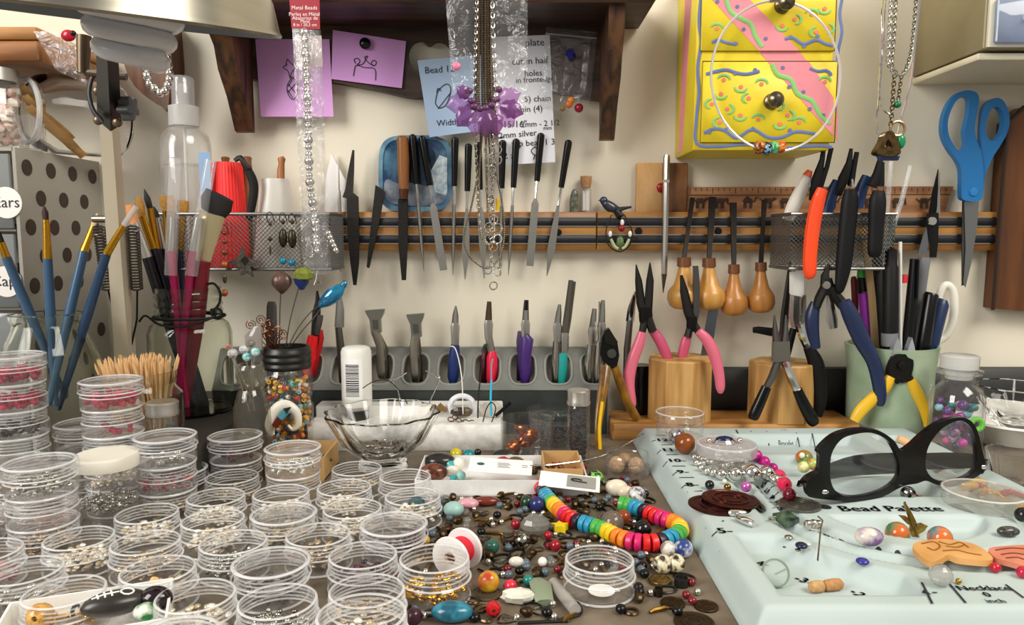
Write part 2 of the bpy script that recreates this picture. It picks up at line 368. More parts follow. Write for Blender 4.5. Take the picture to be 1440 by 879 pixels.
t = thing('bird_figurine', 'tiny pewter bird with long tail perched on the rail', 'figurine', onrail(862, 300))
mk('body', G().wt([(846, 284, 2.4), (851, 286, 6), (860, 292, 7.5), (868, 295, 5.5), (876, 294, 2)], 77, 10, 1, 3), pm('6b6263', .3, .8, col2='3d4d63', scale=200), t)
mk('head', G().ball(W(849, 282, 77), .42, (1, 1, 1)), pm('4d5a6e', .3, .8), t)
mk('beak', G().wt([(845, 281, 1.6), (841.5, 282.5, .4)], 77), pm('333333', .4, .6), t)
mk('tail', G().wt([(872, 294, 3), (888, 291, 1.4)], 77, 6, .4), pm('3e3a3a', .3, .8), t)
mk('perch', G().wt([(866, 296, 4), (872, 303, 6), (868, 307, 3)], 76.6, 8), pm('2a2928', .4, .7), t)
t = thing('frog_ornament', 'beaded wire ornament with small green frog hanging on the rail', 'ornament', W(871, 356, 76))
mk('wire_loop', G().wt([(860, 302, .9), (852, 325, .9), (856, 345, .9), (871, 354, .9), (885, 345, .9), (889, 325, .9), (878, 302, .9)], 75.9, 5, 1, 4), DSTEEL, t)
mk('frog_body', G().ball(W(872, 340, 75.9), .42, (.9, .6, 1.4)), pm('6c8a55', .3, var=.5, scale=300), t)
for dx in (-1, 1):
    mk('frog_leg', G().wt([(872+3*dx, 350, 2), (872+8*dx, 346, 2.3), (872+13*dx, 336, 2)], 75.9, 8, 1, 3), pm('aeb88a', .35), t)
    mk('tip_bead', G().ball(W(872+14*dx, 329, 75.9), .2, (1, 1, 1.6)), WHITE, t)
mk('red_bead', G().ball(W(874, 321, 75.8), .36), pm('8e1524', .15), t); mk('cap_bead', G().ball(W(875, 313, 75.8), .2, (1, 1, 1.7)), WHITE, t)
def corked(cx, label):
    t = thing('corked_vial', label, 'vial', onrail(cx, 297))
    mk('glass_tube', G().wl(cx, [(0, 299), (7, 298.8), (7.5, 297), (7.5, 264), (6.7, 264), (6.7, 296), (0, 297)], 77.2, 20), GLASS, t)
    mk('cork', G().wl(cx, [(0, 265), (6.5, 264), (8, 255), (8, 248), (0, 248)], 77.2, 16), pm('b98a5c', .8, var=.3, scale=400), t)
    for dx in (-3, 1, 3): mk('paper_roll', G().wt([(cx+dx, 296, 1.9), (cx+dx, 268, 1.9)], 77.2+.1*(dx % 2)), pm('e8e6df', .6), t)
corked(824, 'small corked glass vial holding white rods, standing on the rail')
mk('pebble_figure', G().wt([(807, 298, 6), (807, 285, 6), (808, 272, 5), (808, 266, 2)], 77.2, 10, .8, 3), pm('7d806c', .25, col2='3c4038', scale=250), label='mottled grey green upright stone chip beside the corked vial', cat='stone')
# two tone wood block with red pin, ruler
zb0 = zr
t = thing('wood_block', 'two tone carved wooden block standing on the rail behind the scriber', 'wood block', onrail(930, 297))
def wbox(x0, y0, x1, y1, Y, th, bev=0):
    a, b = W(x0, y0, Y), W(x1, y1, Y); return G().box(((a.x+b.x)/2, Y+th/2, (a.z+b.z)/2), (abs(b.x-a.x), th, abs(a.z-b.z)), bev=bev)
mk('pale_half', wbox(896, 229, 931, 299, 77, .95, .08), pm('e0b47c', .5, col2='c99a60', scale=60, stretch=(1, 1, .4), bump=.5), t)
mk('dark_half', wbox(931, 229, 966, 299, 77, .95, .08), pm('9c6a44', .5, col2='5a3620', scale=60, stretch=(1, 1, .4), bump=.6), t)
mk('red_pin', G().ball(W(929, 264, 76.9), .45, (.9, .6, 1.1)), pm('9a1022', .2), t)
t = thing('ruler', 'brown wooden ruler printed with small animals, behind the gravers', 'ruler', onrail(1150, 297))
g = G().wp([(966, 263), (1341, 262), (1329, 298), (966, 298)], 77.3, .5); mk('ruler_body', g, wood('ad7e54', '8a5a38', 'x', .5, 14), t)
g = G()
for k in range(46):
    x = 970+k*8.0; g.wp([(x, 264.5), (x+.8, 264.5), (x+.8, 272 if k % 4 == 0 else 268.5), (x, 272 if k % 4 == 0 else 268.5)], 77.27, .03)
g.wp([(968, 274), (1336, 273), (1336, 274), (968, 275)], 77.27, .03)
mk('tick_marks', g, pm('3a2416', .7), t)
def animal(cx, kind):
    g = G(); h = 286
    g.wt([(cx-7, h-2, 1.5), (cx-4, h-4, 3.4), (cx+3, h-4, 3.4), (cx+6, h-3, 2)], 77.2, 6, .1)
    for q in (-5, -3, 3, 5): g.wt([(cx+q, h-2, .9), (cx+q+random.uniform(-1, 1), h+7, .7)], 77.2, 4, .1)
    if kind == 0: g.wt([(cx+6, h-3, 1), (cx+9, h-2, 1), (cx+11, h-8, 1), (cx+14, h-8, 1)], 77.2, 5, .1); g.wt([(cx-3, h-6, 1.8), (cx-1, h-10, 1), (cx+1, h-6, 1.8)], 77.2, 5, .1)
    elif kind == 1: g.wt([(cx+5, h-4, 2.6), (cx+10, h-6, 2.6), (cx+12, h+2, .9)], 77.2, 6, .1)
    else: g.wt([(cx+5, h-4, 2), (cx+9, h-7, 1.8), (cx+12, h-6, 1)], 77.2, 6, .1); g.wt([(cx-7, h-3, .8), (cx-12, h-7, .6)], 77.2, 4, .1)
    return g
for i, x in enumerate((985, 1012, 1052, 1080, 1104, 1170, 1215, 1262, 1300)): mk('printed_animal', animal(x, (2, 1, 0, 2, 1, 0, 2, 1, 2)[i]), pm('3a2416', .7), t)
# ---------------------------------------------------------------- papers
def paper(name, pts, Y, col, label, par=None):
    return mk(name, G().wp(pts, Y, .03), pm(col, .7, var=.04, scale=10), label=label, cat='note')
def ink(par, strokes, Y, w=.55, m=INK, name='ink_drawing'):
    g = G()
    for s_ in strokes: g.wt([(a, b, w) for a, b in s_], Y, 4, .2, 4)
    return mk(name, g, m, par, kind='stuff')
def writing(par, lines, Y, m=INK, name='handwriting'):
    g = G()
    for txt, px, py, hpx, rot in lines:
        c = W(px, py, Y); k = cpp(px, py, Y)
        gg = text_g(txt, hpx*k, Matrix.Translation(c) @ Matrix.Rotation(pi/2, 4, 'X') @ Matrix.Rotation(radians(rot), 4, 'Z') @ Matrix.Shear('XZ', 4, (.2, 0)) if False else Matrix.Translation(c) @ Matrix.Rotation(pi/2, 4, 'X') @ Matrix.Rotation(radians(rot), 4, 'Z'))
        g.add(gg.v, gg.f)
    return mk(name, g, m, par, kind='stuff')
p = paper('square_note', [(359, 55), (463, 55), (469, 164), (367, 164)], 76.4, 'd9a0dc', 'square pink paper note with pineapple sketch behind the silver bead packet')
ink(p, [[(404, 91), (398, 95), (405, 100), (408, 110), (410, 102), (415, 95), (408, 88), (404, 83), (402, 92)], [(411, 108), (404, 120), (405, 132), (412, 140), (418, 132), (418, 116), (411, 108)], [(405, 118), (417, 132)], [(404, 126), (412, 138)], [(417, 116), (405, 130)], [(412, 110), (405, 122)]], 76.36)
p = paper('pink_note', [(468, 42), (571, 58), (565, 124), (466, 111)], 76.3, 'd59cdb', 'pink paper note with scroll sketch held by a black pin')
ink(p, [[(497, 107), (499, 95), (502, 92), (513, 95), (527, 97), (528, 113)], [(500, 89), (498, 84), (503, 82), (506, 87), (502, 91), (510, 90), (515, 82), (517, 79), (513, 80), (515, 85), (522, 91), (527, 92), (529, 87), (525, 85), (522, 89), (526, 93)]], 76.25)
t = thing('push_pin', 'round black push pin holding the pink scroll note', 'push pin', W(514, 62, 75.9)); mk('pin_head', G().lathe([(0, .6), (.35, .55), (.55, .35), (.55, .12), (.3, 0), (0, 0)], 20, W(514, 62, 76.2), Matrix.Translation(W(514, 62, 76.2)) @ Matrix.Rotation(pi/2, 4, 'X') @ Matrix.Translation(-W(514, 62, 76.2))), BLK, t); mk('pin_point', G().wt([(514, 62, .6, 76.2), (514, 62.2, .4, 76.55)], 76.3), STEEL, t)
p = paper('blue_note', [(587, 85), (676, 77), (690, 182), (604, 193)], 76.35, 'a9c0dd', 'light blue paper note with pencil sketch partly under a clear bag')
writing(p, [('Bead 12', 618, 98, 13, 4), ('Width of', 636, 172, 12, 5)], 76.3)
ink(p, [[(612, 145), (616, 128), (628, 118), (634, 126), (628, 146), (618, 152), (612, 145)], [(616, 153), (626, 140), (634, 130)], [(620, 128), (616, 124), (614, 130)]], 76.3)
p = paper('white_note', [(690, 52), (773, 49), (781, 228), (704, 232)], 76.45, 'e4e4ea', 'tall white sheet with handwritten bead measurements')
writing(p, [('plate', 752, 60, 14, 2), ('cut in half', 745, 86, 13, 3), ('holes', 750, 103, 12, 3), ('in frontedge', 752, 112, 11, 3), ('5) chain', 756, 139, 12, 2), ('headpin (4)', 736, 154, 12, 3), ('15/16"', 724, 175, 13, 2), ('2mm - 2 1/2', 760, 174, 11, 3), ('mm', 770, 180, 8, 3), ('2mm silver', 728, 189, 12, 5), ('top bead 1 3', 750, 201, 12, 3), ('2 x', 716, 219, 12, 3)], 76.4)
ink(p, [[(752, 206), (747, 212), (752, 218), (757, 214), (752, 206)], [(752, 218), (750, 224)], [(709, 192), (700, 194)]], 76.4)
# ---------------------------------------------------------------- clear bags on the shelf
def bag(outl, Y, label, n=10):
    """crumpled clear film sheet, two layers"""
    (x0, y0), (x1, y1), (x2, y2), (x3, y3) = outl; g = G(); rnd = random.Random(int(x0))
    for lay in (0, 1):
        v = []; f = []
        for j in range(n+1):
            for i in range(n+1):
                a, b = i/n, j/n
                px = (x0*(1-a)+x1*a)*(1-b)+(x3*(1-a)+x2*a)*b; py = (y0*(1-a)+y1*a)*(1-b)+(y3*(1-a)+y2*a)*b
                e = 0 if i in (0, n) or j in (0, n) else rnd.uniform(.05, .5)
                v.append(W(px, py, Y-(e if lay == 0 else e*.2)))
        for j in range(n):
            for i in range(n): f.append((j*(n+1)+i, j*(n+1)+i+1, (j+1)*(n+1)+i+1, (j+1)*(n+1)+i))
        g.add(v, f)
    return g
t = thing('plastic_bag', 'crumpled empty clear plastic bag hanging behind the purple flower necklace', 'bag', W(684, 165, 68.6))
mk('film', bag([(626, -8), (742, -8), (742, 160), (640, 178)], 68.8, 0, 12), BAG, t, ang=20); mk('pink_bead', G().ball(W(642, 93, 68.5), .4, (1, .5, .9)), pm('e87fa0', .3), t)
t = thing('zip_bag', 'small clear zip bag with orange and red beads, blue pin on top', 'bag', W(805, 160, 76))
mk('film', bag([(768, 38), (840, 45), (828, 164), (757, 150)], 76.3, 0, 9), BAG, t, ang=20)
mk('zip_strip', G().wt([(767, 47, 1.2), (839, 54, 1.2)], 76.25, 6), clear(milky=.25), t)
for i, (x, y, r, c) in enumerate(((800, 147, 5, 'e0762a'), (803, 141, 5, 'e58a3a'), (814, 152, 6.3, '9c1830'), (791, 153, 3.6, '8d6b35'))): mk('bead', G().ball(W(x, y, 75.95), r*.073), pm(c, .15), t)
t = thing('push_pin', 'dark blue push pin stuck through the small zip bag', 'push pin', W(803, 78, 75.6))
mk('pin_head', G().tube([W(801, 74, 75.2), W(801.5, 75, 75.3), W(803, 77, 75.7), W(804, 79, 75.9), W(804.2, 80, 76.05)], [.4, .44, .26, .42, .42], 14), pm('2b2a7c', .3), t)
mk('pin_point', G().tube([W(804, 80, 76.05), W(804.5, 81, 76.5)], .05, 6), STEEL, t)
t = thing('plastic_bag', 'clear plastic bag with ladybird hanging from the honey brown shelf', 'bag', W(85, 120, 72))
mk('film', bag([(47, 44), (112, 44), (122, 118), (80, 100)], 65.5, 0, 8), BAG, t, ang=20)
g = G().ball(W(96, 50, 64.9), .62, (1, .6, .8)); mk('ladybird', g, pm('b3142a', .2), t, label='red ladybird button'); mk('ladybird_head', G().ball(W(103, 47, 64.8), .25), BLK, t)
# ================================================================ yellow painted drawer chest on the wall
YEL = pm('e8d22a', .45, col2='dcc01f', scale=25); PINKP = pm('e58a94', .5, var=.08, scale=30); BLUEP = pm('5f6f9e', .5); GRNP = pm('7fc06a', .5); CORAL = pm('e0796a', .5)
YB = 70.0
t = thing('drawer_chest', 'small yellow painted drawer chest with pink stripe and squiggles, hung on the wall', 'drawer chest', W(1080, 218, 74))
a, b = W(975, 211, YB), W(1178, -60, YB)
mk('body', G().box(((a.x+b.x)/2, (YB+77.9)/2, (a.z+b.z)/2), (b.x-a.x, 77.9-YB, b.z-a.z), bev=.08), YEL, t)
dr = []
for y0, y1 in ((-55, 71), (87, 200)):
    d = mk('drawer', wbox(989, y0, 1173, y1, YB-.25, .24, .05), YEL, t); dr.append(d)
    mk('drawer_gap', wbox(988, y0-1.5, 1174, y1+1, YB-.05, .049), pm('4a3d10', .7), t)
def stripe(y0, y1, Y):
    f = lambda y: 1006+(y-0)*.93            # left edge of the slanted band
    return G().wp([(f(y0), y0), (f(y0)+62, y0), (min(f(y1)+62, 1177), y1), (f(y1), y1)], Y, .04)
for (y0, y1), d in zip(((-55, 71), (87, 175)), dr):
    f = lambda y: 1004+y*.885
    pts = [(max(f(y0), 991), y0 if f(y0) > 991 else (991-1004)/.885), (f(y0)+57 if f(y0) > 940 else 991, y0), (min(f(y1)+57, 1172), y1), (min(f(y1), 1172), y1)]
    if y0 > 0: pts = [(f(87)-1, 87), (f(87)+57, 87), (1172, 137), (1172, 191), (1165, 184)]
    else: pts = [(991, -12), (991, -55), (1002, -55), (f(71)+57, 71), (f(71), 71)]
    mk('pink_band', G().wp(pts, YB-.28, .03), PINKP, d)
mk('pink_band', G().wp([(1066, 71), (1123, 71), (1136, 87), (1080, 87)], YB-.03, .03), PINKP, t)
mk('pink_band', G().wp([(1174, 139), (1178, 143), (1178, 198), (1174, 193)], YB-.03, .03), PINKP, t)
mk('side_band', G().plate([(a.x-.02, YB+1.6, b.z), (a.x-.02, YB+4.6, b.z), (a.x-.02, YB+6.2, a.z+.4), (a.x-.02, YB+4.6, a.z+.4)], (), (.03, 0, 0)), PINKP, t)
def squig(par, pts, w, m, Y=YB-.31, name='painted_squiggle'): return mk(name, G().wt([(x, y, w) for x, y in pts], Y, 6, .15, 4), m, par)
squig(dr[0], [(1020, -10), (1026, 14), (1042, 26), (1056, 34), (1062, 50), (1072, 66)], 3, GRNP)
squig(dr[1], [(1086, 90), (1094, 105), (1112, 112), (1122, 132), (1142, 142), (1154, 162), (1168, 174)], 3, GRNP)
squig(dr[0], [(1001, 60), (1010, 56), (1022, 60), (1035, 62)], 2, BLUEP); squig(dr[0], [(1104, 55), (1115, 53), (1130, 62), (1148, 56), (1160, 61), (1172, 64)], 2.2, BLUEP)
squig(dr[1], [(993, 104), (1008, 100), (1022, 98), (1035, 102), (1050, 104), (1068, 100)], 2.2, BLUEP); squig(dr[1], [(1139, 96), (1150, 100), (1162, 99), (1168, 103)], 2, BLUEP)
squig(dr[1], [(990, 187), (1005, 181), (1020, 184), (1036, 194), (1058, 182), (1080, 193), (1100, 193), (1120, 185), (1146, 188)], 2.2, BLUEP)
squig(t, [(986, -5), (983, 30), (986, 60), (981, 95), (983, 130), (979, 170), (980, 202), (1010, 206), (1050, 203), (1100, 208), (1150, 205), (1170, 207)], 2.2, BLUEP, YB-.06)
squig(t, [(1189-4, -5), (1181, 20), (1184, 45), (1179, 70), (1177, 95)], 2.2, BLUEP, YB-.06)
for d, sp in ((dr[0], [(1008, 40, 0), (1118, 27, 1), (1100, 36, 2), (1142, 20, 0), (1160, 12, 2), (1148, 45, 3), (1164, 40, 1)]), (dr[1], [(1018, 112, 0), (1042, 122, 2), (1071, 118, 0), (1014, 132, 2), (1001, 146, 3), (1023, 153, 1), (1053, 138, 3), (1041, 162, 2), (1012, 172, 3), (1066, 168, 0), (1094, 148, 1), (1108, 162, 1), (1097, 174, 2), (1124, 172, 0), (1160, 115, 0)])):
    for x, y, q in sp:
        a0 = q*pi/2
        mk('painted_arc', G().wt([(x+9*cos(a0+pi+k*pi/5*.9+.3), y+7*sin(a0+pi+k*pi/5*.9+.3), 1.7 if 0 < k < 5 else .8) for k in range(6)], YB-.31, 6, .15), GRNP, d)
        mk('painted_dot', G().wp([(x+3*cos(k*.9), y+3*sin(k*.9)) for k in range(7)], YB-.31, .03), CORAL, d)
for d, sp in ((dr[0], [(1037, 9), (1046, 41), (1077, 54), (1009, 2), (1035, 61), (1112, 52), (1150, 51), (1131, 65)]), (dr[1], [(1101, 95), (1110, 122), (1130, 129), (1139, 153), (1158, 162), (1009, 100), (1034, 103), (1062, 98), (997, 186), (1021, 182), (1059, 181), (1111, 183), (1168, 104)])):
    for x, y in sp: mk('painted_dot', G().wp([(x+2.8*cos(k*.9), y+2.8*sin(k*.9)) for k in range(7)], YB-.33, .03), BLUEP, d)
for d, (x, y) in ((dr[0], (1100, 8)), (dr[1], (1085, 143))):
    c = W(x, y, YB-.25)
    mk('knob', G().lathe([(0, 0), (.75, 0), (.7, .3), (.45, .45), (.5, .7), (.72, .95), (.72, 1.25), (.5, 1.5), (.28, 1.6), (.28, 1.75), (0, 1.8)], 20, (0, 0, 0), Matrix.Translation(c) @ Matrix.Rotation(pi/2, 4, 'X')), pm('6b6150', .25, .9), d, label='dark pewter knob')
# hoop necklace hung on the upper knob
t = thing('hoop_necklace', 'silver wire hoop necklace with four painted beads, hung on the drawer chest', 'necklace', W(1085, 212, 68))
pts = [(1091+91*cos(k*2*pi/48), 107+106*sin(k*2*pi/48), 1.8) for k in range(48)]
mk('hoop', G().wt(pts, 68.6, 8, 1, 0, True), pm('eeece8', .15, .6), t)
mk('clasp', G().wt([(1082, 1, 3), (1092, 0, 3.4), (1098, 1, 3)], 68.6), STEEL, t)
for x, y, r, h, c, c2 in ((1068, 207, 9.5, 6.5, 'b5722c', '6b2f15'), (1078, 209, 9.5, 5, '2a1a18', '6fa4c4'), (1089, 208, 8.5, 5, '6dbd84', '3f8f55'), (1098, 207, 8, 5.5, 'c43a1c', 'd88a2a')):
    k = cpp(x, y, 68.6); c_ = W(x, y, 68.6)
    mk('painted_bead', G().lathe([(0, -h*k), (r*k*.75, -h*k), (r*k, -h*k*.5), (r*k*1.03, 0), (r*k, h*k*.5), (r*k*.75, h*k), (0, h*k)], 18, (0, 0, 0), Matrix.Translation(c_) @ Matrix.Rotation(pi/2, 4, 'Y')), pm(c, .15, col2=c2, scale=350, ramp=(.42, .52), detail=0), t)
# ================================================================ metal cabinet, brown board, scissors, pendant necklaces (right)
CAB = pm('9c9070', .5, col2='8a7f62', scale=10)
zc0 = 35.3; xc0 = 41.0; YF = 66.4
t = thing('parts_cabinet', 'beige metal small parts cabinet with clear drawers, high on the wall', 'cabinet', (xc0+10, 72, zc0))
mk('body', G().box((xc0+10, (YF+77.9)/2, zc0+13), (20, 77.9-YF, 24.4), bev=.1), CAB, t)
mk('front_frame', G().box((xc0+10.1, YF-.1, zc0+13), (19.8, .3, 24.2)), pm('d8d2bc', .5), t)
for k in range(3):
    zc = zc0+3.0+k*4.3
    d = mk('drawer', G().box((xc0+3.9, YF-.5, zc), (6.6, .5, 3.7), bev=.1), clear('c6d2e6', milky=.35, rough=.06, tint=.85), t, label='clear blue tinted drawer')
    mk('pull', G().box((xc0+3.9, YF-.9, zc+.2), (2.2, .4, .35)), clear(milky=.5), d)
    mk('drawer_liner', G().box((xc0+3.9, YF-.28, zc), (6.4, .05, 3.5)), pm('8ea3c4', .5, col2='3d4d6b', scale=60), d)
mk('support_shelf', G().box((xc0+10.2, (YF+77.9)/2+.3, zc0+.3), (20.4, 77.9-YF-.6, .55), bev=.05), pm('ddd5bd', .5), t)
BR = wood('6b3f1c', '4a2a12', 'z', .35, 5)
t = thing('brown_board', 'dark brown wooden board leaning on the wall beside the scissors', 'board', W(1430, 440, 77))
g = G().wp([(1396, 434), (1416, 172), (1440, 150), (1600, 130), (1600, 450)], 76.2, 1.6); mk('panel', g, BR, t)
g = G().wt([(1396, 436, 2.6), (1416, 172, 2.6), (1440, 150, 2.6)], 76.1, 6); mk('edge_rim', g, pm('2a170b', .4), t)
# blue scissors
SB = pm('1d6fae', .35); t = thing('scissors', 'scissors with blue plastic handles hanging point down on the rail', 'scissors', W(1358, 404, 75.9))
oL = [(1347, 131), (1360, 127), (1373, 130), (1377, 140), (1374, 160), (1371, 180), (1374, 198), (1380, 214), (1383, 240), (1382, 276), (1373, 283), (1355, 281), (1352, 270), (1352, 240), (1346, 225), (1334, 208), (1326, 188), (1327, 165), (1335, 144)]
hL = [(1344, 143), (1356, 136), (1363, 140), (1362, 160), (1357, 184), (1358, 203), (1350, 213), (1342, 205), (1334, 188), (1334, 166)]
oR = [(1385, 150), (1396, 139), (1408, 139), (1417, 152), (1420, 170), (1416, 188), (1406, 206), (1396, 222), (1386, 246), (1382, 272), (1372, 262), (1376, 236), (1380, 205), (1381, 176)]
hR = [(1390, 162), (1398, 151), (1407, 153), (1412, 168), (1409, 185), (1400, 197), (1391, 196), (1386, 182)]
mk('handle', G().wp(oL, 75.2, .75, [[tuple(p[:2]) for p in cr([(a, b, 0) for a, b in hL], 4)]], 0) if False else G().plate(cr([W(a, b, 75.3) for a, b in oL], 4), [cr([W(a, b, 75.3) for a, b in hL], 4)], (0, .7, 0)), SB, t)
mk('handle', G().plate(cr([W(a, b, 75.6) for a, b in oR], 4), [cr([W(a, b, 75.6) for a, b in hR], 4)], (0, .7, 0)), SB, t)
mk('blade', G().wp([(1356, 280), (1377, 282), (1374, 320), (1366, 370), (1358, 404), (1355, 398), (1358, 350)], 75.9, .14), pm('9a9a98', .3, 1), t)
mk('blade', G().wp([(1354, 280), (1360, 280), (1359, 340), (1357, 400), (1353, 402), (1353, 340)], 76.06, .14), pm('6a6a6a', .35, 1), t)
mk('rivet', G().lathe([(0, 0), (.45, 0), (.4, .15), (0, .2)], 14, (0, 0, 0), Matrix.Translation(W(1369, 270, 75.32)) @ Matrix.Rotation(pi/2, 4, 'X')), pm('2a7cbb', .3), t)
# chain helpers
def chain_pts(pts, step):
    P = cr([Vector(p) for p in pts], 12, False); out = [P[0]]; acc = 0
    for a, b in zip(P, P[1:]):
        d = (b-a).length; pos = step-acc
        while pos <= d:
            out.append(a+(b-a)*(pos/d)); pos += step
        acc = (acc+d) % step if d else acc
        acc = (d-(pos-step))
    return out
def chain(g, pts, step, R, r, k=5):
    Q = chain_pts(pts, step)
    for i, (a, b) in enumerate(zip(Q, Q[1:])):
        T = (b-a).normalized(); s0 = T.cross(Vector((0, 1, 0))).normalized(); n = s0 if i % 2 else Vector((0, 1, 0)); s1 = n.cross(T).normalized()
        c = (a+b)/2; h = step*.66
        g.tube([c+T*h*cos(q*pi/5)+s1*R*sin(q*pi/5) for q in range(10)], r, k, closed=True, ref=tuple(n))
    return g
def wpts(l, Y): return [W(a, b, Y) for a, b in l]
t = thing('pendant_necklace', 'silver chain necklaces with bronze pendant and green beads, hanging by the cabinet', 'necklace', W(1252, 225, 66))
YC = 66.0
mk('link_chain', chain(G(), wpts([(1254, -10), (1251, 40), (1250, 85), (1256, 102), (1266, 106)], YC), .33, .16, .05), pm('c9c7c0', .2, 1), t, kind='stuff')
mk('link_chain', chain(G(), wpts([(1260, -10), (1257, 50), (1254, 92), (1262, 104)], YC+.3), .33, .16, .05), pm('a6a49c', .2, 1), t, kind='stuff')
mk('link_chain', chain(G(), wpts([(1289, -10), (1284, 50), (1279, 82), (1270, 104), (1262, 106)], YC), .3, .15, .05), pm('8f8c82', .25, 1), t, kind='stuff')
mk('snake_chain', G().tube(cr(wpts([(1295, -10), (1287, 60), (1281, 115), (1268, 165), (1260, 200)], YC+.5), 8, False), .09, 8), CHROME, t)
mk('snake_chain', G().tube(cr(wpts([(1241, -10), (1239, 60), (1236, 130), (1233, 180), (1238, 196), (1246, 200)], YC+.5), 8, False), .08, 8), CHROME, t)
mk('snake_chain', G().tube(cr(wpts([(1246, -10), (1242, 50), (1238, 120), (1240, 150), (1250, 160), (1256, 158)], YC+.8), 8, False), .07, 8), CHROME, t)
mk('inner_loop', G().tube(cr(wpts([(1242, -10), (1244, 60), (1250, 96), (1266, 106), (1280, 92), (1287, 50), (1293, -10)], YC-.3), 8, False), .07, 6), CHROME, t)
mk('link_chain', chain(G(), wpts([(1258, 104), (1256, 130), (1254, 160), (1252, 182)], YC-.2), .34, .17, .05), pm('6d6045', .3, 1), t, kind='stuff')
mk('link_chain', chain(G(), wpts([(1268, 106), (1265, 125), (1263, 142)], YC-.2), .3, .14, .045), pm('6d6045', .3, 1), t, kind='stuff')
mk('green_bead', G().ball(W(1262, 147, YC-.2), .31), pm('0c6a43', .15), t); mk('green_bead', G().ball(W(1267, 199, YC-.1), .42, (.9, .7, 1.5)), pm('16804f', .15), t)
mk('hinge_ring', G().ring(W(1262, 181, YC-.1), .62, .13, k=8), pm('b89a77', .3, .9), t)
pend = [(1250, 184), (1257, 186), (1263, 200), (1267, 212), (1264, 218), (1250, 220), (1235, 217), (1233, 212), (1240, 200), (1245, 188)]
mk('pendant', G().wp(pend, YC-.6, 1.0, [[(1249, 196), (1254, 200), (1256, 208), (1250, 206), (1243, 208)]], 3) if False else G().plate(cr(wpts(pend, YC-.6), 3), [wpts([(1249, 196), (1253, 200), (1255, 208), (1250, 205), (1244, 208), (1246, 200)], YC-.6)], (0, 1, 0)), pm('7a6440', .3, 1, var=.5, scale=300), t)
mk('pendant_seal', G().wt([(1234, 219, 2), (1236, 221, 5), (1262, 221, 5), (1264, 219, 2)], YC-.1, 10, 1), pm('27325a', .2), t)
# ================================================================ necklaces hanging from the shelf in the centre
YN = 68.2
t = thing('flower_necklace', 'strand of dark metal seed beads with purple glass leaf flowers', 'necklace', W(680, 405, YN))
def rope(pts, r, step, m, par, name='bead_strand', Y=YN):
    g = G()
    for c in chain_pts(wpts(pts, Y), step): g.ball(c, r, (1, 1, .8), 7, 4)
    return mk(name, g, m, par, kind='stuff')
SB1 = pm('6a5f4e', .3, .9); SB2 = pm('a3937a', .25, .9)
for i, x in enumerate((669, 673, 678, 682, 686, 690)): rope([(x, -10), (x, 60), (x+.5, 140), (674+i*3, 150)], .155, .2, SB2 if i % 2 else SB1, t, Y=YN+(i % 2)*.2)
rope([(676, 178), (674, 230), (664, 285), (653, 330), (657, 355), (672, 372), (688, 377), (702, 362), (709, 330), (706, 285), (697, 240), (690, 178)], .11, .17, SB1, t)
rope([(679, 178), (674, 240), (674, 300), (678, 335), (688, 344), (695, 330), (692, 260), (686, 178)], .12, .18, SB2, t, Y=YN+.3)
rope([(683, 178), (684, 240), (686, 300)], .13, .19, SB2, t, Y=YN-.1)
PUR = clear('d3a3d8', milky=.22, tint=.9, rough=.08); PUR2 = clear('a56aa8', milky=.3, tint=.85, rough=.08)
def leafp(g, c, L, wd, ang, tilt=.2):
    q = Matrix.Rotation(ang, 3, 'Y'); v = []; f = []
    n = 7
    for i in range(n+1):
        s_ = i/n; w_ = wd*.85*sin(pi*min(1, s_*.9+.1))**.9*(1.12 if i % 2 else .88)
        for j, a_ in enumerate((-1, -.5, 0, .5, 1)): v.append(Vector(c)+q @ Vector((a_*w_, -.25*sin(pi*s_)+(.18 if j % 2 == 0 and j != 2 else -.05)-tilt*s_, -L*s_)))
    for i in range(n):
        for j in range(4): f.append((i*5+j, i*5+j+1, i*5+6+j, i*5+5+j))
    return g.add(v, f)
for i, (x, y, L, w_, an, m_) in enumerate(((662, 142, 2.3, 1.1, 1.35, PUR), (700, 142, 2.2, 1.0, -1.9, PUR), (668, 150, 2.4, 1.1, .75, PUR2), (698, 150, 2.4, 1.1, -.75, PUR), (676, 154, 2.5, 1.1, .25, PUR), (688, 154, 2.5, 1.1, -.3, PUR2), (683, 152, 2.7, 1.0, 0, PUR2), (704, 148, 2.2, 1.0, -1.2, PUR2), (660, 136, 1.4, .7, 2.2, PUR2))):
    mk('glass_leaf', leafp(G(), W(x, y, YN-.5-.05*i), L, w_, an), m_, t, ang=60)
for x, y in ((659, 128), (664, 142), (667, 150), (675, 153), (683, 152), (692, 148), (697, 140), (700, 126)): mk('purple_bead', G().ball(W(x, y, YN-.7), .38, (1.1, 1, .8)), pm('7a4a74', .12, trans=.3), t)
t = thing('chain_necklace', 'silver chain with large round links hanging over the needle files', 'necklace', W(690, 405, YN-.6))
mk('fine_chain', chain(G(), wpts([(671, -10), (669, 60), (667, 130), (669, 200), (672, 290), (676, 330)], YN-.2), .32, .12, .035), pm('c9c4b8', .2, 1), t, kind='stuff')
mk('fine_chain', chain(G(), wpts([(692, -10), (694, 60), (697, 130), (694, 200), (692, 250), (690, 330), (691, 375)], YN-.9), .42, .16, .045), pm('d6d3cb', .15, 1), t, kind='stuff')
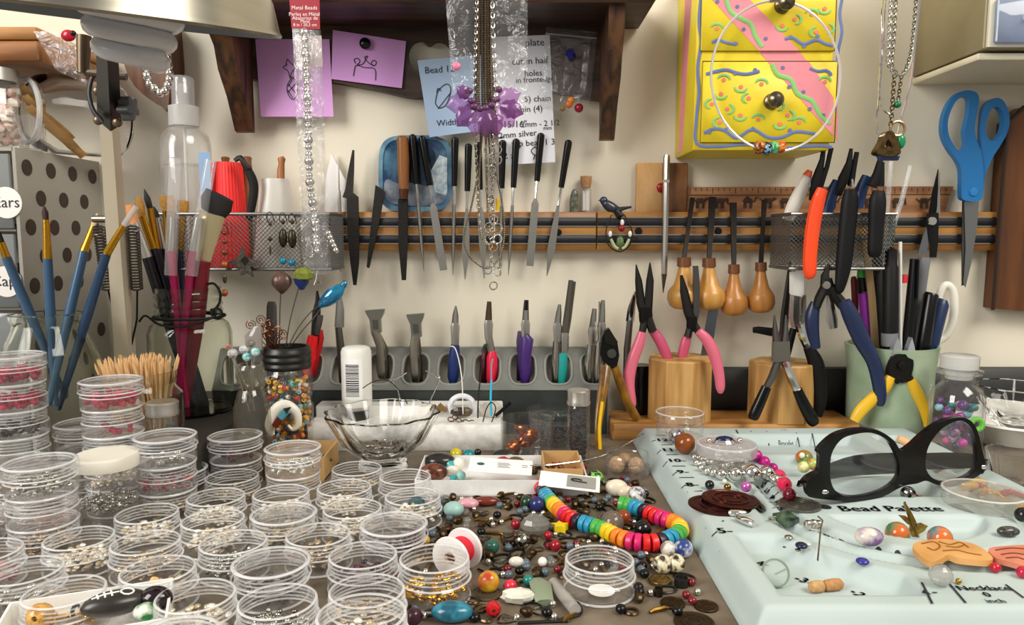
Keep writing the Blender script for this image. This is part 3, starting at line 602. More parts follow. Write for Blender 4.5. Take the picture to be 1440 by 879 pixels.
for x, y, r in ((687, 211, 5), (699, 210, 5), (687, 227, 5), (700, 225, 4.5), (692, 238, 4), (693, 252, 4), (688, 266, 4.5), (690, 282, 4), (694, 308, 5), (688, 320, 5.5), (700, 321, 5.5), (688, 336, 5), (700, 336, 5), (694, 347, 5), (686, 380, 4.5), (699, 383, 4.5), (700, 372, 4.5), (694, 402, 4.6)):
    mk('round_link', G().ring(W(x, y, YN-1.1), r*.078, .065, (random.uniform(-.4, .4), 1, random.uniform(-.3, .3)), 18, 6), CHROME, t)
mk('yellow_bead', G().wl(700, [(0, 296), (3, 296), (3, 279), (0, 279)], YN-.8, 10), pm('d8b21e', .25), t)
# silver bead packet
t = thing('bead_packet', 'long clear packet of silver metal beads hanging under a dark red card', 'bead packet', W(440, 395, 67.6))
YP = 67.6
mk('header_card', G().wp([(406, -10), (449, -10), (450, 41), (410, 40)], YP, .05), pm('9c1f2e', .5), t)
writing(t, [('Metal Beads', 428, 11, 7.5, 0), ('Perles en Métal', 428, 20, 7, 0), ('Abalorios de', 429, 25.5, 7, 0), ('Metal', 429, 30, 6, 0), ('8 in / 20,3 cm', 429, 35, 6, 0)], YP-.03, pm('f2dede', .6), 'card_print')
mk('card_window', G().wp([(415, 50), (452, 50), (454, 94), (416, 94)], YP+.15, .03), clear('e9dcd8', milky=.5), t)
mk('film', bag([(411, 40), (451, 42), (462, 385), (430, 388)], YP-.75, 0, 14), BAG, t, ang=20)
mk('film_back', bag([(411, 40), (451, 42), (466, 385), (426, 388)], YP+.2, 0, 10), BAG, t, ang=20)
path = cr([W(a, b, YP-.15) for a, b in ((428, 46), (431, 100), (433, 160), (434, 210), (436, 260), (443, 310), (446, 360))], 12, False)
rnd = random.Random(3); Q = chain_pts(path, .62); big = [0, 2, 4, 6]
for i, c in enumerate(Q): mk('silver_bead', G().ball(c, .42 if i % 3 == 0 else .33, (1, 1, .85 if i % 3 else 1), 14, 8), CHROME, t)
for k in range(5): mk('silver_bead', G().ball(W(462+k*2.6, 328+k*6, YP-.1), .3), CHROME, t)
# ================================================================ mesh baskets
def meshpanel(g, o, u, v, nu, nv, cell, r):
    """diamond wire mesh on the parallelogram o + u*[0..nu] + v*[0..nv] (cm)"""
    o, u, v = Vector(o), Vector(u), Vector(v)
    n = int((nu+nv)/cell)+1
    for k in range(n):
        s_ = k*cell
        for sg in (0, 1):
            x0 = s_; y0 = 0
            if x0 > nu: y0 = x0-nu; x0 = nu
            x1 = s_-nv; y1 = nv
            if x1 < 0: y1 = nv+x1; x1 = 0
            if sg: x0, x1 = nu-x0, nu-x1
            if abs(x0-x1) < .01: continue
            g.tube([o+u*x0+v*y0, o+u*x1+v*y1], r, 3, cap=False)
    return g
def basket(x0, x1, yt, yb, Yf, label, taper=0):
    a, b = W(x0, yt, Yf), W(x1, yb, Yf); w_ = b.x-a.x; h = a.z-b.z; z0 = b.z; dp = 75.9-Yf if Yf < 75 else 2
    t = thing('mesh_basket', label, 'basket', ((a.x+b.x)/2, Yf+dp/2, z0)); WM = pm('82827f', .35, .8)
    for nm, o, u, L in (('front_mesh', (a.x, Yf, z0), (1, 0, 0), w_), ('back_mesh', (a.x, Yf+dp, z0), (1, 0, 0), w_), ('side_mesh', (a.x, Yf, z0), (0, 1, 0), dp), ('side_mesh', (b.x, Yf, z0), (0, 1, 0), dp)):
        mk(nm, meshpanel(G(), o, u, (0, 0, 1), L, h, .42, .038), WM, t, kind='stuff')
    mk('bottom_mesh', meshpanel(G(), (a.x, Yf, z0), (1, 0, 0), (0, 1, 0), w_, dp, .42, .038), WM, t, kind='stuff')
    for z in (z0, z0+h): mk('rim_wire', G().tube([(a.x, Yf, z), (b.x, Yf, z), (b.x, Yf+dp, z), (a.x, Yf+dp, z)], .16, 8, closed=True, ref=(0, 0, 1)), WM, t)
    return z0+.12
zbk = basket(224, 466, 301, 379, 70.5, 'black wire mesh basket holding the red and the frosted cone')
zbk2 = basket(1113, 1256, 301, 378, 70.5, 'black wire mesh basket of pliers, nearest the mug of pens')
# cones on wooden pegs in the basket
def cone(cx, hw0, hw1, y1, label, m, peg, rib=0):
    o = W(cx, 300, 73); k = cpp(cx, 300, 73); zt = W(cx, y1, 73).z; x = o.x
    t = thing('thread_cone', label, 'cone', (x, 73, zbk))
    wob = (lambda a, z: 1+.02*cos(a*33)) if rib else None
    mk('cone_body', G().lathe([(0, 0), (hw0*k*1.08, 0), (hw0*k*1.08, .3), (hw1*k, zt-zbk-.3), (hw1*k*.93, zt-zbk), (hw1*k*.4, zt-zbk), (hw1*k*.4, zt-zbk-.5), (0, zt-zbk-.5)], 198 if rib else 36, (x, 73, zbk), wob=wob), m, t)
    return t, x, zt
t, x, zt = cone(321, 26, 21, 229, 'bright red ribbed thread cone standing in the mesh basket', pm('f01a14', .5), 0, 1)
t, x, zt = cone(388, 30, 20, 252, 'frosted translucent white cone with wooden peg in the mesh basket', clear('f4f0e8', milky=.62, rough=.35, refl=.3), 1)
mk('wooden_peg', G().wt([(395, 256, 5.4), (395, 240, 5.2), (396, 230, 4.2), (396, 224, 5.6), (395, 221, 4)], 73, 12), wood('a56a3a', '7c4a24', 'z'), t)
tube_thing('wooden_peg', 'round topped wooden peg behind the red cone, under the black strap', 'peg', [('peg', [(348, 376, 7), (348, 240, 7), (348, 228, 5.5), (348, 222, 6), (348, 220, 4)], 74.9, wood('8a5730', '6a3f1f', 'z'), 12)])
tube_thing('wooden_peg', 'wooden peg top just showing over the red cone', 'peg', [('peg', [(317, 376, 6), (317, 240, 6), (317, 227, 5), (317, 222, 6), (317, 220.5, 4)], 75.2, wood('8a5730', '6a3f1f', 'z'), 12)])
t = tube_thing('black_strap', 'black fabric strap with clip hanging over the red cone', 'strap', [('webbing', [(342, 228, 4), (352, 245, 6), (357, 262, 6.5), (355, 285, 6), (350, 310, 5)], 71.0, BLKM, 6, .25, 4), ('clip', [(330, 226, 3), (338, 222, 4), (345, 232, 4), (349, 238, 3)], 70.9, DSTEEL, 6, .6, 3)])
# earrings hooked on the basket front
def earring(x, y0, segs, label):
    t = thing('earring', label, 'earring', W(x, segs[-1][1], 70.0)); Y = 70.05
    mk('hook', G().wt([(x+6, y0+12, .7), (x+3, y0+2, .7), (x-1, y0-2, .7), (x-5, y0+2, .7), (x-4, y0+10, .7), (x, segs[0][1], .7)], Y, 5, 1, 3), DSTEEL, t)
    for nm, yy, r, m_, sz in segs: mk(nm, G().ball(W(x, yy, Y), r*.068, (1, .8, sz)), m_, t)
DB = pm('5c4a3a', .3, .7); TQ = pm('1f86a8', .15)
earring(380, 300, [('bead', 315, 2.2, DB, 1.4), ('bead', 336, 3.2, DB, 1), ('drop', 352, 1.5, DB, 4)], 'thin dark dangling earring hooked on the mesh basket')
earring(398, 301, [('bead', 312, 3, DB, 1.2), ('filigree', 335, 6, pm('57503f', .35, .9, var=.6, scale=500), 2.2), ('blue_bead', 367, 5, TQ, 1)], 'bronze filigree earring with turquoise drop beside its twin')
earring(411, 302, [('bead', 312, 3, DB, 1.2), ('filigree', 336, 6, pm('57503f', .35, .9, var=.6, scale=500), 2.2), ('blue_bead', 369, 5, TQ, 1)], 'bronze filigree earring with turquoise drop closest to the silver bead packet')
earring(316, 318, [('bead', 328, 3, pm('5b2a1c', .2), 1), ('bead', 340, 3.5, pm('6b2f1d', .2), 1), ('bead', 355, 4, pm('6b3a1d', .2), 1), ('bead', 372, 5, pm('a05c25', .2), .9), ('link', 392, 3, DB, 2.2), ('amber_bead', 412, 4.6, pm('9a4f1c', .15), 1.1)], 'long earring of amber and brown beads hanging below the mesh basket')
t = thing('star_ornament', 'flat pewter four pointed star hung on the mesh basket', 'ornament', W(344, 388, 69.7))
st = [(340, 346), (345, 360), (367, 370), (352, 376), (356, 390), (348, 385), (338, 388), (335, 376), (320, 370), (335, 362)]
mk('star', G().wp(st, 69.8, .2), OLDSIL, t); mk('center_square', G().wp([(338, 366), (344, 360), (350, 367), (344, 374)], 69.72, .1), pm('3b372f', .4, .8), t)
t = thing('tower_charm', 'tiny silver lattice tower charm below the silver bead packet', 'charm', W(447, 402, 70.2))
g = G()
for s_ in (-1, 1): g.wt([(447+.4*s_, 380, .8), (447+2*s_, 392, .9), (447+5*s_, 401, 1.2)], 70.2, 5)
mk('legs', g, STEEL, t)
for yy, w_ in ((392, 2.4), (397, 3.6)): mk('crossbar', G().wt([(447-w_, yy, .7), (447+w_, yy, .7)], 70.2, 5), STEEL, t)
mk('paper_cone', G().wp([(458, 250), (466, 215), (472, 228), (490, 262), (488, 298), (456, 298)], 77.0, .5), pm('e9e6e2', .5), label='white folded paper triangle standing behind the steel pick', cat='paper')
# ================================================================ desk lamp (upper left)
YL = 45.0; c = W(150, 27, YL); R_ = Matrix.Translation(c) @ Matrix.Rotation(radians(6), 4, 'Y') @ Matrix.Rotation(radians(11), 4, 'X')
t = thing('desk_lamp', 'swing arm desk lamp with brushed metal shade and unlit spiral bulb', 'lamp', (-35.2, 66.5, 0))
mk('lamp_shade', G().lathe([(9.75, 0), (9.85, .15), (9.7, .4), (9.3, 2), (8, 4.2), (5.5, 6.3), (3, 7.5), (2.4, 9.5), (0, 9.5)], 64, (0, 0, 0), R_), pm('9c978a', .3, 1, var=.12, scale=18, stretch=(1, 1, 8)), t, label='brushed metal shade')
mk('shade_lining', G().lathe([(9.72, .02), (9.15, 1.9), (7.9, 4.1), (5.4, 6.15), (2.9, 7.3), (0, 7.4)], 64, (0, 0, 0), R_), pm('8c9399', .4), t, label='grey inside of the shade')
bulb = mk('bulb', G().tube(cr([Vector((1.0+(2.75-.42*k/8)*cos(k*pi/4), (2.55-.42*k/8)*sin(k*pi/4), 2.0-k*.145)) for k in range(26)], 4, False), .62, 12).add([], []), pm('e2e3e6', .25), t, label='unlit spiral bulb')
for v in bulb.data.vertices: pass
bulb.data.transform(Matrix.Translation(((c.x+.6)*S-0, 0, 0)) if False else Matrix()); bulb.location = (c+Vector((1.6, 0, -.55))-WORG[t.name])*S; bulb.rotation_euler = (radians(11), radians(6), 0)
mk('bulb_tip', G().ball(c+Vector((2.2, -.4, -2.15)), 1.0, (1.35, 1.2, .6)), pm('d6d8dc', .3), t)
mk('arm_head', G().wt([(150, 40, 11, 48), (151, 80, 11, 51), (154, 172, 12, 56.5)], 50, 4, .8), pm('17140f', .35), t)
mk('arm_pole', G().wt([(153, 165, 9, 56.5), (162, 300, 9.5, 60), (176, 492, 10, 65), (175, 630, 10, 66.5)], 55, 4, 1), pm('d8cdb4', .35, .3), t, label='cream square lamp arm')
mk('pivot_knob', G().lathe([(0, 0), (.75, 0), (.75, .8), (0, .9)], 40, (0, 0, 0), Matrix.Translation(W(172, 152, 55)) @ Matrix.Rotation(pi/2, 4, 'Y'), wob=lambda a, z: 1+.22*cos(5*a)), pm('55575a', .5), t)
mk('knob_shaft', G().wt([(160, 153, 4), (174, 152, 4)], 55), pm('2a2a2a', .4), t)
mk('joint_strap', G().wt([(142, 95, 3), (131, 105, 3.5), (125, 130, 3.5), (131, 155, 3.5), (144, 172, 3.5)], 55, 6, .4, 4), pm('1a1815', .4), t)
for x, y in ((137, 128), (138, 169), (165, 172)): mk('joint_bolt', G().ball(W(x, y, 55.2), .36, (1, .8, 1)), pm('7d6a53', .35, .7), t)
mk('cross_bar', G().wt([(120, 102, 5), (178, 108, 5)], 55, 8), pm('6a5d50', .35, .7), t)
mk('side_tube', G().wt([(118, 50, 10), (117, 103, 8)], 55, 10), pm('6b5a48', .35, .7), t)
for x0, y0, x1, y1, xe, ye in ((139, 318, 152, 408, 166, 490), (187, 318, 193, 408, 184, 490)):
    a, b = W(x0, y0, 61), W(x1, y1, 63.2); g = G(); n = 22
    ax = (b-a).normalized(); s1 = ax.cross(Vector((0, 1, 0))).normalized(); s2 = ax.cross(s1)
    g.tube([a+(b-a)*(k/(n*8))+(s1*cos(k*pi/4)+s2*sin(k*pi/4))*.45 for k in range(n*8)], .075, 5)
    mk('spring', g, pm('5f5a54', .35, .9), t)
    mk('spring_wire', G().tube([b, W((x1+xe)/2+4, (y1+ye)/2, 64), W(xe, ye, 65)], .09, 6), pm('3a3733', .35, .9), t)
mk('axle', G().wt([(131, 308, 5), (156, 308, 5)], 60.6, 10), pm('8e887c', .3, .9), t)
mk('lamp_foot', G().lathe([(0, 0), (1.1, 0), (1.1, 2), (.9, 2.6), (0, 2.6)], 28, (-35.2, 66.5, 0)), pm('c8bda2', .4, .3), t)
# silver bead loop
t = thing('bead_bracelet', 'loop of round silver beads hanging below the lamp shade', 'bracelet', W(222, 136, 70))
for i, (x, y) in enumerate(((236, 60), (236.5, 70), (235, 82), (237, 93), (238, 103), (238, 112), (236, 120), (232, 128), (225, 131), (218, 125), (210, 118), (207, 107), (205, 96), (205, 86), (207, 76))):
    mk('silver_bead', G().ball(W(x, y, 69.5), .36 if i not in (9, 11) else .42), CHROME, t)
mk('cord', G().wt([(236, 50, .6), (236.5, 82, .6), (238, 112, .6), (225, 131, .6), (207, 107, .6), (206, 76, .6), (212, 50, .6)], 69.5, 5, 1, 4), DSTEEL, t)
# ================================================================ dotted acrylic drawer tower and what stands on it
X0 = -42.6; ZT = W(30, 207, 64.5).z
t = thing('drawer_tower', 'clear acrylic drawer tower with brown dotted side wall', 'drawer unit', (X0-12, 71, 0))
DOTW = clear('d9d4c8', milky=.5, rough=.08, refl=.7, tint=.9)
mk('side_wall', G().box((X0-.15, 71, ZT/2), (.3, 13, ZT)), DOTW, t, label='clear wall printed with brown dots')
mk('top_panel', G().box((X0-12, 71, ZT-.15), (23.6, 13, .3)), DOTW, t)
mk('back_panel', G().box((X0-12, 77.3, ZT/2), (23.6, .3, ZT-.7)), pm('cfc8b8', .3), t)
for k in range(9):
    for j in range(4):
        y = 65.9+j*3.4+(1.7 if k % 2 else 0); z = ZT-1.6-k*2.6
        if y < 77.2: mk('printed_dot', G().lathe([(0, 0), (.72, 0), (.72, .04), (0, .04)], 18, (0, 0, 0), Matrix.Translation((X0, y, z)) @ Matrix.Rotation(pi/2, 4, 'Y')), pm('3d2b25', .4), t)
hd = ZT/4
for k in range(4):
    zc = ZT-.3-hd*(k+.5)
    d = mk('drawer', G().box((X0-8, 64.6, zc), (14.8, .3, hd-.5), bev=.05), clear('cfd2d2', milky=.32, rough=.05, tint=.88), t)
    mk('drawer_contents', G().box((X0-8, 70.5, zc-hd*.18), (14.2, 10, hd*.45), bev=.4), pm(('8d8a86', '4a4b50', '9a8f88', '34383d')[k], .6, col2=('c9c4bc', '23252a', 'c9a79a', '5d666d')[k], scale=60), d)
    mk('divider', G().box((X0-8, 71, zc-hd/2+.1), (14.8, 12.4, .2)), pm('8f8b80', .3), t)
for x, y, s_ in ((9, 285, 'Ears'), (9, 396, 'Caps')):
    l = mk('round_label', G().lathe([(0, 0), (1.35, 0), (1.35, .03), (0, .03)], 28, (0, 0, 0), Matrix.Translation(W(x, y, 64.4)) @ Matrix.Rotation(pi/2, 4, 'X')), pm('efeae2', .6), t)
    writing(l, [(s_, x, y, 22, 0)], 64.34)
# shell jar
def up(cx, Y, z0): return Vector((W(cx, 330, Y).x, Y, z0))
def jar(name, label, cat, o, prof, m, wall=.2, seg=40):
    """o base point, prof outer (r,z) from the bottom up; an inner wall is added"""
    t = thing(name, label, cat, o)
    inn = [(max(r-wall, .05), max(z, wall)) for r, z in prof if r > wall*1.5]
    mk('glass_body', G().lathe([(0, 0)]+prof+inn[::-1]+[(0, wall)], seg, o), m, t)
    return t
def ridged(r, z0, z1, n, d=.08):
    out = []
    for k in range(n):
        a = z0+(z1-z0)*k/n; h = (z1-z0)/n; out += [(r-d, a), (r, a+h*.3), (r, a+h*.6), (r-d, a+h*.95)]
    return out
o = up(10, 67, ZT); H = W(10, 97, 67).z-ZT
t = jar('shell_jar', 'small glass jar of pale pink shells with metal lid on the drawer tower', 'jar', o, [(2.0, 0), (2.15, .2), (2.15, H*.72), (1.8, H*.8), (1.6, H*.84), (1.6, H*.95)], GLASS)
mk('lid', G().lathe([(0, H*1.0), (1.6, H*1.0)]+[(1.75, H*.99), (1.78, H*.84), (1.5, H*.84)], 48, o, wob=lambda a, z: 1+.015*cos(a*40)), pm('c9c6be', .35, .8), t)
rnd = random.Random(5)
def fill(o, r, z0, z1, n, br, cols, name, label, cat, kinds=(1, 1, 1), lump=0, rough=.3, metal=0):
    """loose small pieces heaped inside a vessel: one stuff object per colour"""
    gs = {c_: G() for c_ in cols}; N = max(1, n)
    for k in range(N):
        a = rnd.uniform(0, 2*pi); q = r*math.sqrt(rnd.random()); zz = z0+(z1-z0)*(k/N)
        b_ = br*rnd.uniform(.8, 1.15)
        gs[cols[k % len(cols)]].ball((o[0]+q*cos(a), o[1]+q*sin(a), o[2]+zz+b_), b_, (kinds[0]*rnd.uniform(.85, 1.15), kinds[1]*rnd.uniform(.85, 1.15), kinds[2]*rnd.uniform(.8, 1.1)), 8, 6, Matrix.Rotation(rnd.uniform(0, 3), 3, 'Z'), lump)
    if len(cols) == 1: return mk(name, gs[cols[0]], pm(cols[0], rough, metal), label=label, cat=cat, kind='stuff')
    t = thing(name, label, cat, o); t['kind'] = 'stuff'
    for c_ in cols:
        if gs[c_].v: mk(name+'_colour', gs[c_], pm(c_, rough, metal), t, kind='stuff')
    return t
fill(o+Vector((0, 0, .2)), 1.35, 0, H*.66, 60, .48, ('e8d3c4', 'd9b3a4', 'efe4d6'), 'shells', 'pale pink and cream shells heaped in the small lidded jar', 'shells', lump=.25)
# open jar lying on its side, with craft sticks
t = thing('glass_mug', 'clear glass jar lying on its side on the drawer tower', 'jar', W(95, 222, 71))
ax = Matrix.Translation((W(95, 165, 71).x, 72, ZT+3.75)) @ Matrix.Rotation(radians(-36), 4, 'Z') @ Matrix.Rotation(pi/2, 4, 'X')
mk('glass_body', G().lathe([(0, -4.2), (3.2, -4.2), (3.6, -3.8), (3.7, 2), (3.3, 3.2), (2.9, 3.6), (3.0, 3.8), (3.0, 4.1), (2.75, 4.2), (2.7, 3.6), (3.4, 2), (3.4, -3.7), (0, -3.95)], 40, (0, 0, 0), ax), glassm('ffffff', 0, 1.25), t); mk('mouth_rim', G().lathe([(2.7, 3.9), (3.0, 3.9), (3.08, 4.1), (3.0, 4.28), (2.75, 4.28), (2.7, 3.9)], 40, (0, 0, 0), ax), RIMP, t)
STK = wood('c39a5f', 'a97d44', 'x', .6)
for i, (a_, b_) in enumerate((((30, 122), (100, 196)), ((34, 135), (112, 214)), ((40, 150), (118, 220)))):
    tube_thing('craft_stick', ('uppermost flat wooden craft stick in the lying glass jar', 'middle flat wooden craft stick in the lying glass jar', 'lowest flat wooden craft stick in the lying glass jar')[i], 'stick', [('stick', [(a_[0], a_[1], 6, 68.2-i*.4), (b_[0], b_[1], 6, 71.6-i*.3)], 69, STK, 6, .2)], 'craft sticks in the lying jar')
o = up(55, 67.3, ZT); t = jar('glass_cup', 'tiny clear cut glass cup between the shell jar and the craft sticks', 'cup', o, [(1.0, 0), (1.05, .3), (1.15, 3.0)], GLASS, .18, 8)
# ================================================================ riser, brush jars, toothpicks
mk('wooden_riser', G().box((-29.3, 66.8, 1.75), (9.4, 21.4, 3.5), bev=.15), pm('2b2722', .6, var=.4, scale=20), label='low dark wooden riser under the bail jar and toothpick jar', cat='riser')
JG = glassm('fbfcf8', 0, 1.3)
oA = Vector((-38.1, 60.3, 0)); zA = W(85, 440, 60.3).z
t = jar('flared_jar', 'wide shouldered clear glass jar holding slate blue brushes', 'jar', oA, [(3.6, 0), (3.95, .4), (4.0, zA-7), (3.9, zA-4.5), (3.2, zA-2.6), (2.6, zA-1.2), (2.5, zA-.9), (2.75, zA-.5), (2.75, zA-.1), (2.6, zA)], JG, .25)
oB = up(261, 68.4, 3.5); zB = W(261, 404, 68.4).z-3.5
t = jar('bail_jar', 'clear preserving jar with black wire bail holding many brushes', 'jar', oB, [(3.4, 0), (3.65, .3), (3.7, zB-4.2), (3.4, zB-3.4), (2.95, zB-3.0), (2.9, zB-2.5)]+ridged(3.0, zB-2.5, zB-.4, 3, .14)+[(2.85, zB-.3), (2.85, zB)], JG, .25)
mk('wire_bail', G().ring(oB+Vector((0, 0, zB-2.7)), 3.1, .13, (0, 0, 1), 40, 6), BLKM, t)
mk('wire_clasp', G().wt([(291, 400, 1.8), (301, 399, 1.8), (309, 410, 1.8), (309, 424, 1.8), (303, 434, 1.8), (296, 436, 1.8)], 67.0, 6, 1, 4), BLKM, t)
mk('wire_eye', G().ring(W(305, 441, 66.4), .45, .13, (0, 1, 0), 16, 6), BLKM, t)
mk('bail_front', G().wt([(196, 452, 1.6, 67), (205, 444, 1.6, 66), (225, 457, 1.6, 65.1), (261, 459, 1.6, 64.9), (296, 448, 1.6, 65.6), (305, 441, 1.6, 66.4)], 65, 6, 1, 4), BLKM, t)
def brush(label, hand, fer, bris, hm, fm, bm, Y, group, flat=.6, wide=1, sub=None):
    """hand: bottom and top point; fer: top of the ferrule; bris: tip; each (px, py, r)"""
    Yh = Y if hasattr(Y, '__len__') else (Y, Y)
    h0, h1 = hand; q = lambda p, s_: (*p, Yh[0]*(1-s_)+Yh[1]*s_)
    parts = [('handle', [q(h0, 0), q(((h0[0]*2+h1[0]*3)/5, (h0[1]*2+h1[1]*3)/5, max(h0[2], h1[2])*1.12), .5), q(h1, .75)], Yh[1], hm, 10), ('ferrule', [q((h1[0], h1[1], h1[2]*1.02), .75), q(fer, .9)], Yh[1], fm, 12, flat)]
    if bris: parts.append(('bristles', [q(fer[:2]+(fer[2]*.95,), .9), q(((fer[0]+bris[0])/2, (fer[1]+bris[1])/2, max(fer[2], bris[2])*wide), .95), q(bris, 1)], Yh[1], bm, 12, flat*.8))
    return tube_thing('paint_brush', label, 'brush', parts, group)
SL = pm('3b5a78', .25); GF = pm('c9952c', .22, 1); SF = pm('c7c6c0', .2, 1); NV = pm('12182b', .2); MG = pm('a3124e', .25); HAIR = pm('b5802c', .7, var=.5, scale=900); DH = pm('1d1512', .7, var=.4, scale=900)
YA = (60.8, 59.6); g_ = 'slate blue brushes in the flared jar'; inz = 600
brush('slate blue brush leaning far out of the flared jar, ferrule outermost', ((92, 560, 4), (9, 362, 6)), (1, 340, 5.5), (-8, 318, 3), SL, GF, DH, (61.5, 58.5), g_)
brush('slate blue brush with dark red brown tip upright in the flared jar', ((78, 570, 4), (67, 364, 6)), (64.5, 309, 4), (62, 290, 1.2), SL, GF, pm('3c1a16', .7), (60.3, 60.6), g_, 1, 1.15)
brush('slate blue brush with worn silver streak beside the lamp spring', ((68, 570, 4), (118, 353, 6)), (131, 318, 4), (137, 300, 1), SL, GF, pm('d9b48a', .7), (59.5, 61.5), g_)
brush('slate blue brush with clear tip cover leaning towards the lamp arm', ((82, 575, 4), (150, 357, 6)), (174, 317, 4.5), (192, 290, 4.5), pm('24405f', .25), GF, clear('e6ded4', milky=.5), (61.2, 58.6), g_)
g_ = 'brushes in the bail jar'
brush('orange tipped sponge brush with silver ferrule in the bail jar', ((275, 570, 5), (207, 362, 7)), (189, 314, 6), (181, 288, 5), pm('101014', .25), pm('bdbab2', .35, .8), pm('e0955a', .7), (69.5, 66.6), g_, .8, 1.2)
brush('brush with rounded golden hair and navy handle in the bail jar', ((285, 570, 5), (216, 350, 5)), (200, 304, 5.5), (194, 277, 4), NV, GF, HAIR, (69.5, 67.6), g_, .6, 1.3)
brush('pointed black haired brush with gold ferrule in the bail jar', ((290, 570, 5), (221, 350, 5)), (211, 293, 4.5), (203, 266, .6), NV, GF, DH, (70, 68.4), g_, 1, 1.0)
brush('thin dark pointed brush with silver ferrule in the bail jar', ((280, 572, 5), (231, 350, 4.5)), (222, 306, 3.2), (216, 290, .6), NV, SF, DH, (70.4, 69.3), g_, 1, 1.0)
brush('broad golden flat brush behind the clear tubes in the bail jar', ((270, 572, 5), (239, 352, 7)), (237, 297, 9), (234, 275, 10), NV, GF, HAIR, (70.6, 70.2), g_, .4, 1.1)
brush('short golden fan brush between the two clear tubes', ((262, 572, 5), (252, 352, 6)), (256, 306, 6), (258, 282, 8), NV, GF, HAIR, (71, 70.6), g_, .4, 1.1)
brush('large black bristle brush with champagne ferrule and dark red handle', ((262, 572, 5), (285, 366, 11)), (299, 300, 19), (309, 274, 21), pm('6d0f1e', .25), pm('d2c49a', .3, .8), pm('1a1513', .8, var=.5, scale=1200, stretch=(3, 3, .3)), (69, 66.2), g_, .35, 1.12)
for (a_, b_, c_), yy, lab in ((((262, 572), (241, 347), (246, 222)), 66.4, 'magenta handled brush upright under a clear plastic tube'), (((250, 572), (270, 347), (296, 225)), 65.9, 'magenta handled brush tilted towards the red cone, under a clear tube')):
    tt = tube_thing('tubed_brush', lab, 'brush', [('handle', [(*a_, 5, 68.6), (b_[0], b_[1]+6, 6, yy)], yy, MG, 10), ('ferrule', [(b_[0], b_[1]+6, 5, yy), ((b_[0]*2+c_[0])/3, (b_[1]*2+c_[1])/3, 4, yy)], yy, SF, 10), ('clear_tube', [(b_[0]-1, b_[1]+40, 8.5, yy), (*c_, 8.5, yy)], yy, clear(milky=.14, refl=.8), 12)], g_)
# toothpicks
oT = Vector((-31.2, 60.9, 3.5)); zT = W(195, 522, 60.9).z-3.5
t = jar('toothpick_jar', 'squat glass jar packed with wooden toothpicks', 'jar', oT, [(3.2, 0), (3.4, .3), (3.4, zT-2.0), (2.9, zT-1.4), (2.75, zT-1), (2.95, zT-.5), (2.95, zT)], JG, .2)
rnd = random.Random(11); base = None; TPM = pm('d9b07a', .7)
for k in range(120):
    a = rnd.uniform(0, 2*pi); q = 2.45*math.sqrt(rnd.random()); a2 = a+rnd.uniform(-.4, .4); q2 = q*1.1+rnd.uniform(-.1, .3)
    p0 = Vector((q*.75*cos(a+.5), q*.75*sin(a+.5), .3)); p1 = Vector((q2*1.1*cos(a2), q2*1.1*sin(a2), 6.4+rnd.uniform(-.3, .35)-.3*(q/2.4)))
    d_ = p1-p0
    if base is None:
        base = mk('toothpick', G().tube([(0, 0, 0), (0, 0, .35), (0, 0, 5.85), (0, 0, 6.2)], [.03, .1, .1, .02], 5), TPM, label='pointed pale wooden toothpick in the packed jar', cat='toothpick', group='toothpicks in the squat jar', loc=(0, 0, 0)); o_ = base
        o_.location = (oT+p0)*S
    else: o_ = dup(base, oT+p0)
    o_.rotation_euler = d_.to_track_quat('Z', 'Y').to_euler()
o = Vector((up(216, 57.2, 0).x, 57.2, 3.5)); zt = W(216, 564, 57.2).z-3.5
t = jar('lidded_vial', 'small glass vial with ridged silver lid in front of the toothpicks', 'vial', o, [(1.1, 0), (1.2, .2), (1.2, zt-1.2), (1.0, zt-1.0)], GLASS, .12, 24)
mk('lid', G().lathe([(1.0, zt-1.1), (1.2, zt-1.1), (1.25, zt-.9), (1.2, zt-.75), (1.22, zt-.1), (1.1, zt), (0, zt)], 40, o), pm('c4c0b6', .35, .9), t)
# ================================================================ spray bottle in the basket
oS = Vector((up(266, 73.2, 0).x, 73.2, zbk)); k = cpp(266, 250, 73.2); zz = lambda py: W(266, py, 73.2).z-zbk
t = thing('spray_bottle', 'clear spray bottle with white pump and clear cap in the mesh basket', 'bottle', oS)
mk('bottle_body', G().lathe([(0, 0), (2.2, 0), (2.35, .3), (2.35, zz(205)), (2.2, zz(192)), (1.7, zz(182)), (1.3, zz(178)), (1.2, zz(178)), (2.1, zz(195)), (2.2, zz(210)), (2.2, .3), (0, .2)], 36, oS), clear(milky=.05, tint=.985), t)
mk('liquid', G().lathe([(0, .25), (2.1, .25), (2.1, zz(232)), (0, zz(232))], 32, oS), clear(milky=.03, tint=.97), t)
mk('pump_collar', G().lathe([(1.35, zz(178)), (1.4, zz(176)), (1.38, zz(150)), (1.1, zz(149)), (0, zz(149))], 40, oS, wob=lambda a, z: 1+.012*cos(a*36)), pm('d8d6d2', .4, trans=.3), t)
mk('clear_cap', G().lathe([(1.05, zz(150)), (1.05, zz(112)), (.9, zz(108)), (0, zz(108)), (0, zz(110)), (.85, zz(110)), (.95, zz(113)), (.95, zz(150))], 28, oS), clear('efeeee', milky=.2), t)
mk('spray_nozzle', G().lathe([(0, zz(150)), (.5, zz(150)), (.5, zz(122)), (.35, zz(118)), (0, zz(118))], 16, oS), pm('e9e7e2', .4), t)
mk('dip_tube', G().tube([oS+Vector((0, 0, .4)), oS+Vector((0, 0, zz(150)))], .15, 8), pm('d9d7d2', .4), t)
mk('blue_label', G().lathe([(2.37, zz(300)), (2.38, zz(300)), (2.38, zz(215)), (2.37, zz(215))], 12, oS) if False else wbox(279, 214, 298, 290, 71.0, .05), pm('7f9fc4', .5), t)
